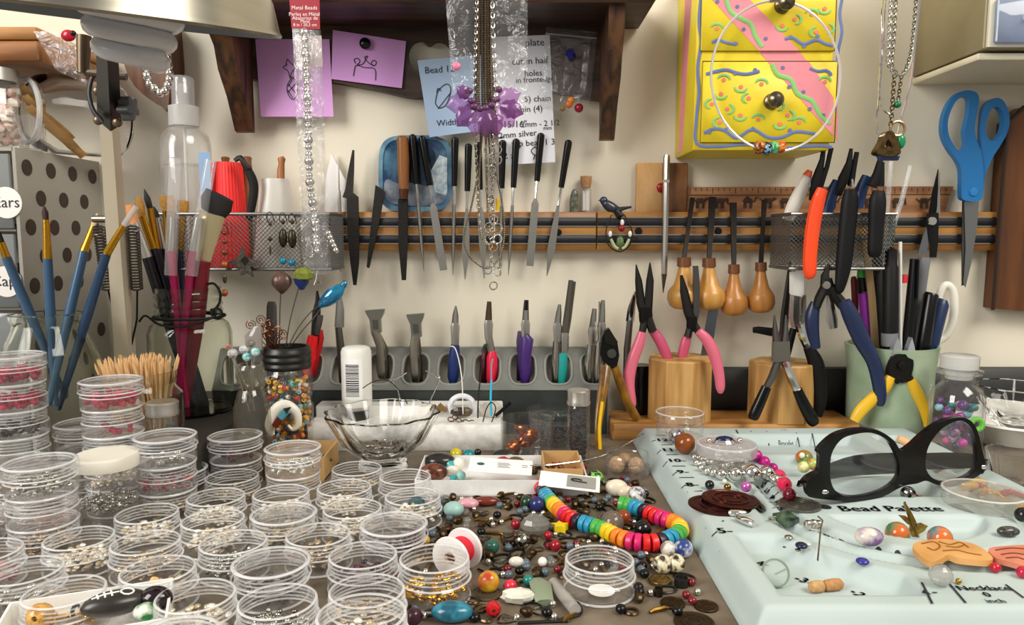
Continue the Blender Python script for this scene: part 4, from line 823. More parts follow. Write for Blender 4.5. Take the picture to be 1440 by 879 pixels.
# ================================================================ grey plier rack with holes
RG = pm('84857f', .45, .3, col2='6f706b', scale=30); YR0, ZR0, YR1, ZR1 = 76.4, 8.2, 73.0, 4.5
e = Vector((0, YR1-YR0, ZR1-ZR0)); Ls = e.length; e.normalize(); xa, xb = W(310, 500, 75).x, 9.6
t = thing('plier_rack', 'grey metal plier rack with a row of rounded holes along the wall', 'plier rack', ((xa+xb)/2, 75, 0))
Pp = lambda x, s_: Vector((x, YR0, ZR0))+e*s_
hx = [W(335+50*k, 515, 74.8).x for k in range(11)]
def rr(x, a, b, c=.5*Ls, k=24): return [Pp(x+u-0, c+v) for u, v in sq(0, 0, a, b, 3, k)]
mk('sloped_plate', G().plate([Pp(xa, 0), Pp(xb, 0), Pp(xb, Ls), Pp(xa, Ls)], [rr(x, 1.25, 1.75) for x in hx], Vector((0, .17, -.17))), RG, t)
for x in hx: mk('hole_rim', G().tube(rr(x, 1.38, 1.9), .16, 6, closed=True, ref=(0, -.7, .72)), pm('999a93', .4, .4), t)
mk('front_panel', G().box(((xa+xb)/2, 73.15, 2.2), (xb-xa, .3, 4.4)), pm('2d332f', .5, var=.3), t)
mk('rack_floor', G().box(((xa+xb)/2, 75.3, .6), (xb-xa-.1, 3.9, 1.2)), pm('1e211f', .6), t)
mk('top_lip', G().box(((xa+xb)/2, 76.9, ZR0-.1), (xb-xa, 1.0, .3)), RG, t)
for x in (xa, xb): mk('end_panel', G().plate([(x, 73, 0), (x, 77.3, 0), (x, 77.3, ZR0), (x, YR0, ZR0), (x, 73, ZR1)], (), (.15 if x == xb else -.15, 0, 0)), RG, t)
YR = 75.3; g_ = 'pliers in the grey rack'
tube_thing('flat_chisel', 'dark flat tipped tool at the bead jar end of the grey rack', 'tool', [('blade', [(382, 424, 5), (382, 430, 7), (382, 465, 8), (382, 500, 8), (382, 535, 6)], YR, GUN, 6, .5)], g_)
tube_thing('pliers', 'pliers with bright red handle and slim black jaws in the grey rack', 'pliers', [('jaw', [(446, 409, 1.5), (447, 425, 4), (445, 440, 6), (442, 472, 5)], YR, DSTEEL, 8, .6), ('spring_joint', [(451, 443, 4), (448, 455, 5), (445, 470, 4)], YR-.4, GUN), ('handle', [(440, 472, 7), (436, 500, 8.5), (431, 527, 7), (430, 531, 3)], YR-.5, pm('d3151b', .3), 10, .7, 3), ('handle', [(450, 464, 4), (451, 475, 5), (446, 500, 5), (440, 530, 4)], YR+.5, pm('b01218', .3), 8)], g_)
tube_thing('pliers', 'plain steel pliers half hidden behind the white barcode bottle', 'pliers', [('jaw', [(477, 415, 3), (478, 435, 6), (477, 460, 7)], YR, STEEL, 6, .6), ('handle', [(476, 460, 5), (480, 500, 6), (482, 538, 5)], YR, GUN, 8)], g_)
def flared(x0, x1, ytop, yb, xs, lab):
    cx = (x0+x1)/2
    t = thing('nipper', lab, 'nippers', W(xs, yb, YR), g_)
    mk('jaw', G().wp([(x0, ytop+1), (x1, ytop-1), (x1-1, ytop+5), (cx+8, ytop+14), (cx+9, ytop+32), (cx-5, ytop+32), (cx-7, ytop+14), (x0+1, ytop+4)], YR-.3, .8), pm('8b887f', .35, .9), t)
    mk('hinge_block', G().wp([(cx-3, ytop+14), (cx+4, ytop+14), (cx+5, ytop+27), (cx-2, ytop+27)], YR-.4, .12), pm('6a675f', .35, .9), t)
    mk('handle', G().wt([(cx+1, ytop+30, 6.5), (xs-2, ytop+50, 6.5), (xs, yb-12, 7.5), (xs, yb, 5)], YR, 8, .8), pm('a39e92', .3, 1), t)
    mk('handle', G().wt([(cx+2, ytop+30, 5), (xs+3, ytop+55, 6), (xs+5, yb, 6)], YR+.6, 8, .8), pm('5f5b52', .35, .9), t)
flared(513, 540, 436, 532, 537, 'steel end nippers with wide flared jaw, next to the barcode bottle'); flared(571, 596, 442, 537, 584, 'steel end nippers with flared jaw and rust spots')
def rpl(lab, tip, tipr, joint, hand, hm, jm=STEEL, extra=()):
    parts = [('jaw', [(tip[0], tip[1], tipr), ((tip[0]+joint[0])/2, (tip[1]+joint[1])/2, 4.2), (joint[0], joint[1], 5)], YR, jm, 6, .6), ('joint', [(joint[0], joint[1]-2, 5), (joint[0], joint[1]+4, 6.5), (joint[0], joint[1]+22, 5.5), (hand[0][0], hand[0][1]+3, 5)], YR, STEEL, 8, .7), ('handle', hand, YR-.2, hm, 10, .8)]
    tube_thing('pliers', lab, 'pliers', parts+list(extra), g_)
rpl('slim pliers with dark blue handle in the grey rack', (641, 430), 1, (640, 456), [(640, 485, 6), (639, 500, 8), (637, 530, 8), (637, 540, 5)], pm('1c2f63', .35))
rpl('slim pliers with pink red handle and brown jaws in the grey rack', (688, 424), 3, (687, 452), [(692, 494, 5), (692, 502, 7.5), (692, 532, 8), (692, 541, 5)], pm('dc2145', .35), pm('6d5a4a', .35, .9), [('handle', [(684, 485, 4), (682, 500, 6), (679, 540, 6)], YR+.7, pm('5a1020', .35), 8), ('loop', [(682, 496, 2), (681, 488, 2.5), (684, 484, 2)], YR-.6, pm('18352f', .3), 6)])
rpl('black tipped pliers with thick purple handle in the grey rack', (740, 422), 3, (739, 452), [(738, 472, 6), (741, 478, 9.5), (739, 500, 8), (739, 525, 8.5), (738, 543, 5)], pm('43236e', .4), STEEL, [('tip_sleeve', [(740.5, 422, 3), (739.8, 436, 3.6)], YR-.05, BLK, 6), ('handle', [(733, 466, 5), (732, 480, 6), (732, 500, 5), (731, 535, 5)], YR+.7, pm('371d5b', .4), 8)])
rpl('all steel flat nose pliers beside the teal handled ones', (787, 428), 2, (784, 456), [(783, 480, 5.5), (782, 510, 6.5), (781, 543, 5.5)], pm('a9a69d', .25, 1))
rpl('long jawed pliers with teal handle marked in black', (803, 394), 3.5, (794, 470), [(791, 497, 6.5), (791, 503, 7), (790, 540, 7), (790, 545, 5)], pm('1fa098', .4), pm('78736b', .35, .9), [('jaw', [(808, 396, 2.2), (800, 450, 3.5), (796, 470, 4)], YR+.4, pm('6c675f', .35, .9), 6)])
rpl('steel pliers with notched square jaw beside the side cutters', (836, 434), 3, (833, 462), [(831, 485, 6), (828, 515, 7), (827, 545, 6)], pm('b6b3aa', .22, 1))
rpl('steel pliers with slim forked jaw beside the side cutters', (848, 422), 2.5, (846, 455), [(843, 480, 5.5), (841, 515, 6.5), (840, 545, 6)], pm('c3c0b8', .2, 1), STEEL, [('jaw', [(843, 424, 1.5), (845, 455, 4)], YR+.4, STEEL, 6)])
tube_thing('pliers', 'chrome pliers leaning behind the pink handled pliers', 'pliers', [('jaw', [(893, 410, 1.5), (888, 435, 5.5), (886, 452, 6)], YR, CHROME, 6, .6), ('handle', [(886, 450, 4.5), (882, 490, 5), (880, 536, 4)], YR, GUN, 8)], g_)
# ================================================================ small bottles and jars in the middle
o = up(345, 61, 0); H = W(345, 512, 61).z
t = jar('shaker_bottle', 'smoky faceted glass shaker bottle stuck with jewelled pins', 'bottle', o, [(1.75, 0), (1.8, .3), (1.55, H-3.6), (1.15, H-2.4), (1.0, H-2.1), (1.2, H-1.8), (1.15, H-1.2), (1.25, H-1.0), (1.2, H-.3), (1.05, H)], clear('f4f2ea', milky=.02, tint=.96, refl=1), .2, 10)
for i, (x, y, r, c_, c2) in enumerate(((327, 497, 7.5, 'c9c6c0', '8f8a86'), (343, 491, 7, 'd5d2cf', '99a09e'), (347, 502, 6.5, '1c8a8a', 'bfe0dc'), (359, 495, 6.5, '57b7b5', 'd0dede'), (321, 487, 3.5, '9e4a35', 'd9a08a'), (353, 483, 6, '8d8983', '55504c'))):
    p0 = o+Vector((.3*cos(i*1.1), .3*sin(i*1.1), H-4)); p1 = W(x, y, 60.6)
    t = thing('jewelled_pin', ('silver crystal pin leaning out of the shaker bottle', 'pale crystal pin upright in the shaker bottle', 'deep teal glass pin low in the shaker bottle', 'light turquoise glass pin beside the bead jar', 'small rust red pin at the outer edge of the shaker bottle', 'smoky grey stone pin at the back of the shaker bottle')[i], 'pin', p1)
    mk('pin_head', G().ball(p1, r*.056, (1.1, 1, 1), 8, 5), pm(c_, .08, col2=c2, scale=300, coat=.6), t, ang=10); mk('pin_shaft', G().tube([p0, p1], .05, 6), STEEL, t)
o = up(398, 67, 0); H = W(398, 487, 67).z
t = jar('bead_jar', 'preserving jar full of mixed coloured seed beads, black rim, pins in the top', 'jar', o, [(2.1, 0), (2.25, .3), (2.25, H-2.6), (2.0, H-2.0)], GLASS, .1)
mk('black_band', G().lathe([(1.9, H-2.0)]+ridged(2.2, H-2.0, H-.2, 3, .12)+[(2.05, H), (1.8, H), (1.8, H-.6), (0, H-.6)], 36, o), pm('1a1916', .35), t)
rnd = random.Random(21)
g6 = {}
for k in range(420):
    c_ = ('e0a81c', 'd9811b', '1d1d1f', 'c8301f', '3f8a4a', '8fc3d6', 'e9e4d4', '2b6f8f', '70291c')[rnd.choice((0, 0, 0, 1, 1, 2, 2, 3, 4, 5, 6, 7, 8))]
    a = rnd.uniform(0, 2*pi); q = 1.95*math.sqrt(rnd.uniform(.35, 1)); zz_ = rnd.uniform(.35, H-2.9)
    gg = g6.setdefault(c_, G()); M_ = Matrix.Translation(o+Vector((q*cos(a), q*sin(a), zz_))) @ Euler((rnd.uniform(0, 3), rnd.uniform(0, 3), 0)).to_matrix().to_4x4()
    gg.lathe([(.08, -.15), (.2, -.15), (.24, -.05), (.24, .05), (.2, .15), (.08, .15), (.08, -.15)], 8, (0, 0, 0), M_)
tb = thing('seed_beads', 'mixed yellow, orange, black and green beads filling the preserving jar', 'beads', o+Vector((0, 0, .2))); tb['kind'] = 'stuff'
for c_, gg in g6.items(): mk('bead_colour', gg, pm(c_, .2), tb, kind='stuff')
zj = H-.6
def hatpin(lab, pts, heads, Y=67):
    t = thing('hat_pin', lab, 'hat pin', W(pts[-1][0], pts[-1][1], Y)); mk('shaft', G().wt([(a, b, .9) for a, b in pts], Y, 6, 1, 4), pm('6e685e', .3, .9), t)
    for nm, g, m in heads: mk(nm, g, m, t)
hatpin('hat pin with brown acorn shaped head in the bead jar', [(393, 488), (393.5, 440), (395, 410)], [('acorn_cup', G().lathe([(0, .95), (.25, .85), (.7, .45), (.88, .1), (.85, -.3), (.5, -.8), (.15, -1.15), (0, -1.2)], 24, W(396, 395, 67), wob=lambda a, z: 1+.05*cos(a*12)), pm('6b5149', .35, .3, var=.3, scale=200))])
hatpin('hat pin with green leafy cap over a blue bud in the bead jar', [(402, 488), (408, 450), (420, 405)], [('leafy_cap', G().lathe([(0, .75), (.5, .65), (.9, .2), (.85, -.3), (.6, -.4)], 22, W(427, 387, 67), wob=lambda a, z: 1+.09*cos(a*7)), pm('7f8a2c', .5, var=.4, scale=300)), ('blue_bud', G().lathe([(.75, -.2), (.6, -.7), (.2, -1.25), (0, -1.3)], 16, W(424, 388, 67)), pm('23306a', .3))])
t = thing('glass_pin', 'bright blue foil glass twist on two wire stems in the bead jar', 'hat pin', W(405, 488, 66.6))
mk('glass_twist', G().wt([(449, 431, 3), (456, 425, 8), (466, 417, 11), (476, 408, 9), (482, 402, 4.5), (485, 399, 5), (488, 398, 2)], 66.2, 12, .7, 4), pm('1585ad', .08, .3, col2='0c4f7a', scale=160, coat=.8, stretch=(1, 1, .5)), t)
mk('stem', G().wt([(405, 488, .8), (420, 460, .8), (438, 438, .8), (452, 428, .8)], 66.4, 6, 1, 4), pm('6e685e', .3, .9), t); mk('stem', G().wt([(408, 488, .8), (425, 465, .8), (443, 445, .8), (453, 430, .8)], 66.6, 6, 1, 4), pm('6e685e', .3, .9), t)
rnd = random.Random(8)
for k, (x, y) in enumerate(((352, 457), (366, 450), (371, 462), (378, 455), (384, 468), (392, 466), (376, 472), (364, 464), (397, 470))):
    Yk = 66.3+.15*(k % 4); t = thing('wire_curl', 'copper wire swirl headpin standing in the bead jar', 'wire curl', W(x, 484, Yk), 'copper headpins in the bead jar')
    mk('swirl', G().tube([W(x+(.8+.45*q)*cos(q*.8+k), y+(.8+.45*q)*sin(q*.8+k), Yk-.02*q) for q in range(17)], .045, 5), pm('7a4a35', .3, .9), t)
    mk('stem', G().wt([(x+2, y+4, .7), ((x+385)/2, 480, .7), (388+(k-4)*2, 492, .7)], Yk+.4, 5), pm('7a4a35', .3, .9), t)
tube_thing('grey_stone_clip', 'grey translucent stone shard leaning at the bead jar rim', 'stone', [('shard', [(358, 492, 12), (357, 475, 13), (362, 462, 7), (366, 458, 2)], 65.2, clear('bdb5ac', milky=.4), 7, .4)])
# foam box, bottle, ring
fx0, fx1 = W(432, 640, 67).x, W(706, 640, 67).x
t = thing('foam_box', 'white textured foam box with wires and findings stuck on top', 'box', ((fx0+fx1)/2, 70, 0))
FOAM = pm('eeece6', .7, col2='d9d6cf', scale=110, bump=.9, ramp=(.35, .6))
mk('front_block', G().box(((fx0+fx1)/2, 68.6, 1.25), (fx1-fx0, 3.2, 2.5), bev=.12), FOAM, t); mk('back_block', G().box(((fx0+fx1)/2, 71.45, 1.75), (fx1-fx0, 2.4, 3.5), bev=.1), pm('e9e7e1', .6), t)
o = up(497, 69, 2.5); H = W(497, 487, 69).z-2.5
t = thing('glue_bottle', 'white plastic bottle standing upside down with barcode label', 'bottle', o)
mk('cap', G().lathe([(0, 0), (1.0, 0), (1.0, .9), (.6, 1.0), (0, 1.0)], 24, o), pm('1c1b1a', .4), t)
mk('bottle_body', G().lathe([(0, .9), (.9, .95), (1.35, 1.4), (1.42, 2.0), (1.42, H-.5), (1.3, H-.15), (1.0, H), (0, H)], 36, o), pm('e6e4dc', .4, sub=.2), t)
def cylpatch(r, a0, a1, z0, z1, o, n=12):
    g = G(); v = []; f = []
    for k in range(n+1):
        a = a0+(a1-a0)*k/n
        for z in (z0, z1): v.append((o[0]+r*cos(a), o[1]+r*sin(a), o[2]+z))
    for k in range(n): f.append((2*k, 2*k+2, 2*k+3, 2*k+1))
    return g.add(v, f)
lb_ = mk('barcode_label', cylpatch(1.435, -pi/2-1.1, -pi/2+.6, 2.2, H-1.0, o), pm('f4f3ee', .5), t)
g = G(); rnd = random.Random(2); z = 2.5
while z < H-1.5:
    w_ = rnd.choice((.05, .08, .12)); gg = cylpatch(1.445, -pi/2-.55, -pi/2+.35, z, z+w_, o, 8); g.add(gg.v, gg.f); z += w_+rnd.choice((.05, .08))
mk('barcode', g, INK, lb_, kind='stuff')
o = W(402, 590, 64.6); t = thing('shell_ring', 'curled white shell ring with a turquoise and red inlaid bar', 'ring', o-Vector((0, 0, 1.4)))
mk('shell', G().wt([(384, 612, 3), (380, 600, 8), (388, 578, 9), (402, 570, 8), (416, 580, 7), (419, 596, 5), (412, 604, 3), (405, 598, 2)], 64.4, 10, .8, 4), pm('ece7db', .3), t)
mk('red_end', G().wt([(386, 600, 4.5), (394, 588, 5)], 63.7, 8, .6), pm('6e2a20', .25), t); mk('turquoise_bar', G().wt([(394, 588, 5), (404, 577, 5)], 63.7, 8, .6), pm('58a8c2', .25), t); mk('black_point', G().wt([(402, 579, 6), (409, 573, 1)], 63.6, 3, .6), BLK, t)
# little white cups and findings on the foam
t = thing('plastic_spool', 'small white ring standing on the foam box with dark chips', 'ring', W(650, 582, 70)); mk('ring', G().ring(W(650, 572, 69.9), 1.15, .28, (0, 1, .25), 28, 8), pm('e6e6ea', .3), t)
mk('dark_chip', G().ball(W(644, 579, 69.4), .55, (1.2, .7, .8), 8, 5, lump=.2), pm('3a312a', .3), t, ang=10); mk('dark_chip', G().ball(W(655, 579, 69.4), .5, (1.1, .7, .9), 8, 5, lump=.2), pm('5b4c38', .3), t, ang=10)
mk('quartz_chunk', G().ball(W(690, 577, 70.2), .95, (1.2, .9, .9), 8, 6, lump=.18), pm('dcd2c6', .2, trans=.3), label='pale pinkish quartz chunk on the foam box', cat='stone', ang=10)
mk('brown_chip', G().wt([(612, 580, 4), (620, 572, 6), (628, 578, 3)], 69.8, 6, .6), pm('7a5a2c', .3), label='brown amber chip on the foam box', cat='stone')
def wire(lab, pts, r, m, Y=69, grp=None, sm=5): return mk('wire_piece', G().wt([(p[0], p[1], r)+tuple(p[2:]) for p in pts], Y, 6, 1, sm), m, label=lab, cat='wire', group=grp)
wire('silver headpin with looped end stuck in the foam', [(602, 570, 69.5), (612, 548, 69.5), (619, 531, 69.5), (616, 529, 69.5), (618, 533, 69.5), (598, 521, 69.5)], .8, CHROME)
wire('silver looped wire bending over the glass bowl', [(564, 575, 68.5), (560, 550, 68.5), (552, 536, 68.5), (550, 533, 68.5), (556, 533, 68.5), (572, 524, 68.5)], .8, CHROME)
wire('dark thin wire arching over the glass bowl', [(510, 546, 66), (525, 537, 66), (545, 535, 66), (562, 550, 66), (573, 568, 66.5)], .7, DSTEEL)
wire('white thread rising from the foam box past the blue pliers', [(651, 582, 69), (650, 540, 69.2), (646, 510, 70.5), (640, 490, 72.5), (634, 487, 73)], .8, pm('e6e3da', .5))
wire('cyan thread hanging down beside the pink red pliers', [(691, 585, 69), (690, 560, 69.2), (691, 535, 70.5)], 1.6, pm('2fb0d0', .4)); wire('grey thread above the cyan thread', [(691, 538, 70.4), (691, 515, 71), (693, 505, 72)], 1.2, pm('8a8a90', .4))
wire('dark wire standing in the foam under the pink red pliers', [(672, 588, 69), (673, 555, 69.4), (679, 505, 72)], 1, DSTEEL); wire('thin dark hairpin wire in the foam', [(679, 594, 68), (684, 575, 68), (691, 566, 68), (697, 575, 68), (690, 598, 68)], .8, DSTEEL)
wire('short black rod leaning across the foam box', [(697, 585, 68.5), (718, 566, 68.5)], 2.4, BLKM, sm=1)
for i, (x, y) in enumerate(((634, 590), (645, 591), (655, 593), (664, 594), (640, 587))): mk('jump_ring', G().ring(W(x, y, 68.2), .28, .06, (.3, -.5, 1), 14, 5), pm('7a5c40', .3, .9), label='small brown jump ring lying on the foam box', cat='ring', group='jump rings on the foam box')
# cut glass bowl
o = up(533, 62.3, 0); H = W(533, 578, 62.3).z
wobb = lambda a, z: 1+(.035*cos(a*12) if z > .9 else 0)
mk('glass_bowl', G().lathe([(0, 0), (2.1, 0), (2.15, .15), (2.05, .6), (1.7, .85), (2.2, 1.2), (3.4, 2.2), (4.4, H-.9), (4.85, H-.1), (4.8, H), (4.65, H), (4.2, H-.9), (3.1, 2.4), (1.8, 1.5), (0, 1.3)], 72, o, wob=wobb), glassm('ffffff', .0, 1.33), label='fluted clear glass bowl on a short foot in front of the foam box', cat='bowl')
fill(o+Vector((0, 0, 1.35)), 1.5, .05, .7, 26, .2, ('b9b4a8', '4a463f'), 'findings', 'silver and dark wire findings lying in the glass bowl', 'findings', (1.6, .6, .4), metal=.8, rough=.2)
# dishes behind the white tray
o = up(742, 66, 0); H = W(742, 588, 66).z
t = jar('glass_dish', 'low round clear dish with copper leaf charms in it', 'dish', o, [(2.3, 0), (2.4, .2), (2.42, H)], GLASS, .12); rnd = random.Random(4)
for k in range(12): mk('copper_charm', leafp(G(), o+Vector((rnd.uniform(-1.1, 1.1), rnd.uniform(-1.1, 1.1), .9+.12*k)), 1.5, .5, rnd.uniform(.7, 2.4), .5), COPPER, label='ribbed copper leaf charm in the low clear dish', cat='charm', group='copper charms in the clear dish', ang=60)
o = up(787, 70.4, 0); H = W(787, 575, 70.4).z
t = jar('round_tub', 'wide clear tub of fine black beads beside the vial', 'tub', o, [(2.85, 0), (3.0, .2), (3.0, H-1.0), (2.8, H-.9), (2.8, H-.6)], PLAS, .12); mk('lid', G().lathe([(3.05, H-.9), (3.1, H-.8), (3.1, H-.05), (3.0, H), (0, H)], 40, o), PLAS, t)
fill(o+Vector((0, 0, .15)), 2.6, 0, .9, 260, .13, ('26231f',), 'black_beads', 'fine black beads in the wide clear tub', 'beads')
o = up(816, 63.4, 0); H = W(816, 548, 63.4).z
t = jar('bead_vial', 'tall glass vial of dark brown beads with silver lid', 'vial', o, [(.95, 0), (1.0, .15), (1.0, H-1.5), (.85, H-1.2)], GLASS, .08); mk('lid', G().lathe([(.85, H-1.3), (1.0, H-1.3), (1.05, H-1.1), (.98, H-.9), (1.0, H-.1), (.9, H), (0, H)], 32, o), pm('cfcac0', .3, .9), t)
fill(o+Vector((0, 0, .1)),   .72, 0, H-1.9, 460, .17, ('1a1210', '2b1a14'), 'dark_beads', 'dark brown beads filling the tall vial', 'beads', rough=.7)
# ================================================================ wooden plier stand with two blocks
PW = wood('b98545', '8d5f2c', 'x', .55); BW = wood('c69a5c', 'a87a3d', 'z', .55, 12)
xa, xb = W(856, 600, 73.5).x, 34.0
t = thing('plier_stand', 'wooden plier stand with two upright octagonal blocks', 'stand', ((xa+xb)/2, 73.5, 0))
mk('base_plank', G().box(((xa+xb)/2, 73.6, .8), (xb-xa, 6, 1.6), bev=.12), PW, t)
def octa(px, rpx, Y, zt, rot):
    c_ = up(px, Y, 1.6); r = rpx*cpp(px, 540, Y)
    return mk('block', G().lathe([(0, 0), (r, 0), (r, zt-1.75), (r*.97, zt-1.6), (0, zt-1.6)], 8, c_, Matrix.Translation(c_) @ Matrix.Rotation(rot, 4, 'Z') @ Matrix.Translation(-c_)), BW, t, ang=20)
octa(961, 46, 73.6, W(961, 502, 73.6).z, .15); octa(1108, 46, 73.6, W(1108, 508, 73.6).z, .35)
PK = pm('d9697f', .3); PK2 = pm('c2506d', .3); AMB = pm('a8761c', .2, col2='6b4510', scale=60, trans=.2)
def pliers(lab, parts, pivot=None, pm_=None, grp='pliers on the wooden stand'):
    t = tube_thing('pliers', lab, 'pliers', parts, grp)
    if pivot: mk('pivot_screw', G().lathe([(0, 0), (.4, 0), (.36, .12), (0, .16)], 16, (0, 0, 0), Matrix.Translation(W(*pivot)) @ Matrix.Rotation(pi/2, 4, 'X')), pm_ or STEEL, t)
    return t
Y1 = 72.4
pliers('open pliers with long pink handles and black needle jaws over the block', [('jaw', [(894.5, 372, .8), (898, 395, 5), (901, 425, 6.5), (908, 442, 9)], Y1, DSTEEL, 6, .6), ('jaw', [(914, 369, .8), (914, 395, 5.5), (912, 425, 6), (908, 442, 9)], Y1, DSTEEL, 6, .6), ('joint', [(908, 432, 9), (908, 444, 10), (905, 455, 6)], Y1-.1, pm('22201e', .4, .8), 8, .6), ('shank', [(907, 448, 6), (903, 468, 5)], Y1, DSTEEL), ('shank', [(911, 446, 6), (918, 466, 6)], Y1, DSTEEL), ('handle', [(903, 467, 6), (898, 485, 8), (888, 512, 8.5), (884, 540, 8.5), (887, 568, 8), (888, 574, 4)], Y1-.6, PK, 12, .8, 4), ('handle', [(917, 464, 6), (927, 478, 7.5), (935, 494, 7.5), (940, 506, 6)], Y1+.3, PK2, 12, .8, 4)])
Y1 = 73.3
pliers('open pliers with pink handles and broad flat jaws in the block', [('jaw', [(958, 387, 2), (962, 410, 6), (968, 438, 7), (973, 452, 7)], Y1, DSTEEL, 6, .5), ('jaw', [(978, 374, 3.5), (979, 400, 4.5), (979, 438, 4.5), (975, 452, 5)], Y1+.2, GUN, 4, .7), ('joint', [(973, 445, 7), (973, 458, 8), (972, 466, 6)], Y1-.1, pm('22201e', .4, .8), 8, .6), ('shank', [(971, 458, 5), (967, 474, 5.5)], Y1, DSTEEL), ('shank', [(976, 456, 5), (983, 468, 5.5)], Y1, DSTEEL), ('handle', [(967, 471, 6), (963, 485, 7.5), (959, 503, 7)], Y1+.2, PK2, 12, .8, 3), ('handle', [(982, 466, 6), (994, 478, 8), (1004, 498, 8.5), (1011, 525, 7.5), (1013, 545, 6.5), (1013, 553, 3)], Y1-3.2, PK, 12, .8, 4)])
tube_thing('paint_scraper', 'grey steel scraper with angled tip standing behind the pink pliers', 'scraper', [('blade', [(1009, 404, 3), (1006, 420, 6), (998, 465, 7), (992, 502, 6.5)], 74.6, pm('6b7078', .35, 1), 4, .25)])
t = thing('side_cutter', 'side cutters with worn amber yellow handles and black head', 'cutters', W(842, 634, 68))
mk('head', G().wp([(857, 462), (868, 480), (871, 500), (868, 514), (860, 518), (848, 508), (844, 498), (846, 476), (850, 466)], 70.6, .9), pm('201f1e', .4, .8), t)
mk('cutting_edge', G().wp([(857, 463), (869, 481), (866, 487), (851, 482), (849, 468)], 70.45, .2), pm('34312e', .3, .9), t); mk('pivot_screw', G().lathe([(0, 0), (.5, 0), (.45, .15), (0, .18)], 16, (0, 0, 0), Matrix.Translation(W(860, 497, 70.6)) @ Matrix.Rotation(pi/2, 4, 'X')), GUN, t)
mk('handle', G().wt([(852, 515, 7, 70.8), (849, 540, 7.5, 70), (844, 575, 6.5, 69), (841, 605, 5, 68.4), (842, 634, 4, 68)], 69, 10, .7, 4), AMB, t); mk('handle', G().wt([(864, 516, 6, 71), (873, 540, 6.5, 71.2), (884, 568, 6.5, 71.5), (896, 590, 6, 71.8)], 71, 10, .7, 4), AMB, t)
mk('yellow_core', G().wt([(847, 565, 2.2, 68.6), (843, 600, 2.4, 67.9), (844, 632, 2.4, 67.5)], 68, 6, .6, 4), pm('e8b818', .3), t)
o = up(904, 75.2, 1.6); H = W(904, 513, 75.2).z-1.6
mk('film_canister', G().lathe([(0, 0), (1.0, 0), (1.02, .1), (1.02, H-.7), (1.12, H-.7), (1.12, H-.05), (1.05, H), (0, H-.05)], 28, o), BLK, label='black round canister behind the pink pliers', cat='canister')
Y1 = 69.9
pliers('round nose pliers with black dipped handles, open over the wooden stand', [('jaw', [(1089, 443, 1), (1090, 462, 4), (1092, 484, 6)], Y1, GUN, 8), ('jaw', [(1105, 443, 1), (1105, 462, 4), (1103, 484, 6)], Y1, GUN, 8), ('joint', [(1098, 480, 11), (1098, 508, 12)], Y1-.2, pm('8a857b', .35, .9), 4, .4), ('shank', [(1094, 508, 6), (1086, 530, 6), (1077, 546, 5)], Y1, GUN, 8), ('shank', [(1103, 508, 6), (1112, 530, 6.5), (1122, 552, 6)], Y1, CHROME, 8), ('handle', [(1078, 544, 7), (1069, 565, 8), (1060, 585, 8), (1058, 590, 5)], Y1-.3, BLK, 12, .8, 3), ('handle', [(1121, 548, 7), (1131, 570, 8.5), (1142, 590, 9), (1146, 597, 6)], Y1-.1, BLK, 12, .8, 3)])
Y1 = 72.8
pliers('punch pliers with white plastic tip and thick black grip', [('white_tip', [(1118, 383, 8), (1121, 381, 11), (1121, 412, 11), (1120, 416, 9)], Y1-.6, pm('dfddd6', .35), 8, .7), ('jaw', [(1119, 412, 8), (1118, 445, 9), (1120, 460, 7)], Y1, STEEL, 6, .6), ('inner_jaw', [(1131, 415, 3), (1129, 445, 5), (1124, 460, 5)], Y1+.3, pm('9a978f', .3, 1), 6), ('shank', [(1123, 456, 6), (1129, 472, 6.5), (1138, 492, 6)], Y1-.2, CHROME, 8), ('handle', [(1136, 488, 7), (1147, 510, 11), (1153, 540, 10), (1153, 565, 9), (1149, 585, 7)], Y1-1.0, BLKM, 12, .8, 4), ('handle', [(1116, 462, 5), (1108, 490, 6), (1100, 520, 6)], Y1+.7, BLKM, 10)])
pliers('dark slim pliers standing behind the white tipped punch', [('jaw', [(1111, 366, 1.5), (1109, 400, 5), (1104, 440, 6), (1101, 472, 6)], 74.6, DSTEEL, 6, .6), ('handle', [(1101, 470, 6), (1097, 492, 7), (1095, 510, 6)], 74.6, pm('571724', .35), 8)])
mk('clamp_end', G().wt([(1059, 464, 4), (1066, 464, 5), (1085, 467, 6), (1092, 468, 5)], 75.5, 8, .7), BLKM, label='short black clamp end poking out beside the block', cat='clamp')
Y1 = 70.0; BLH = pm('1a2748', .35)
pliers('open pliers with thick dark blue handles and short steel jaws', [('jaw', [(1166, 372, 2), (1160, 388, 6), (1162, 402, 9)], Y1, DSTEEL, 8, .6), ('joint', [(1162, 392, 8), (1163, 402, 10), (1166, 414, 8)], Y1-.1, pm('25231f', .4, .8), 10, .6), ('shank', [(1160, 404, 7), (1152, 420, 7), (1148, 432, 6)], Y1, DSTEEL), ('shank', [(1167, 404, 8), (1178, 420, 8), (1188, 432, 8)], Y1, DSTEEL), ('handle', [(1147, 425, 7), (1142, 445, 10), (1143, 468, 9), (1148, 490, 6)], Y1+.3, BLH, 12, .8, 4), ('handle', [(1187, 424, 9), (1197, 445, 12), (1212, 478, 12), (1228, 508, 10), (1236, 540, 9.5), (1238, 562, 8), (1238, 571, 4)], Y1-.8, BLH, 12, .8, 4), ('steel_spring', [(1166, 412, 3), (1168, 432, 6), (1170, 450, 8), (1172, 462, 6)], Y1+.5, STEEL, 6, .4)], (1162, 401, 69.35))
Y1 = 69.6; YH = pm('dcae20', .35)
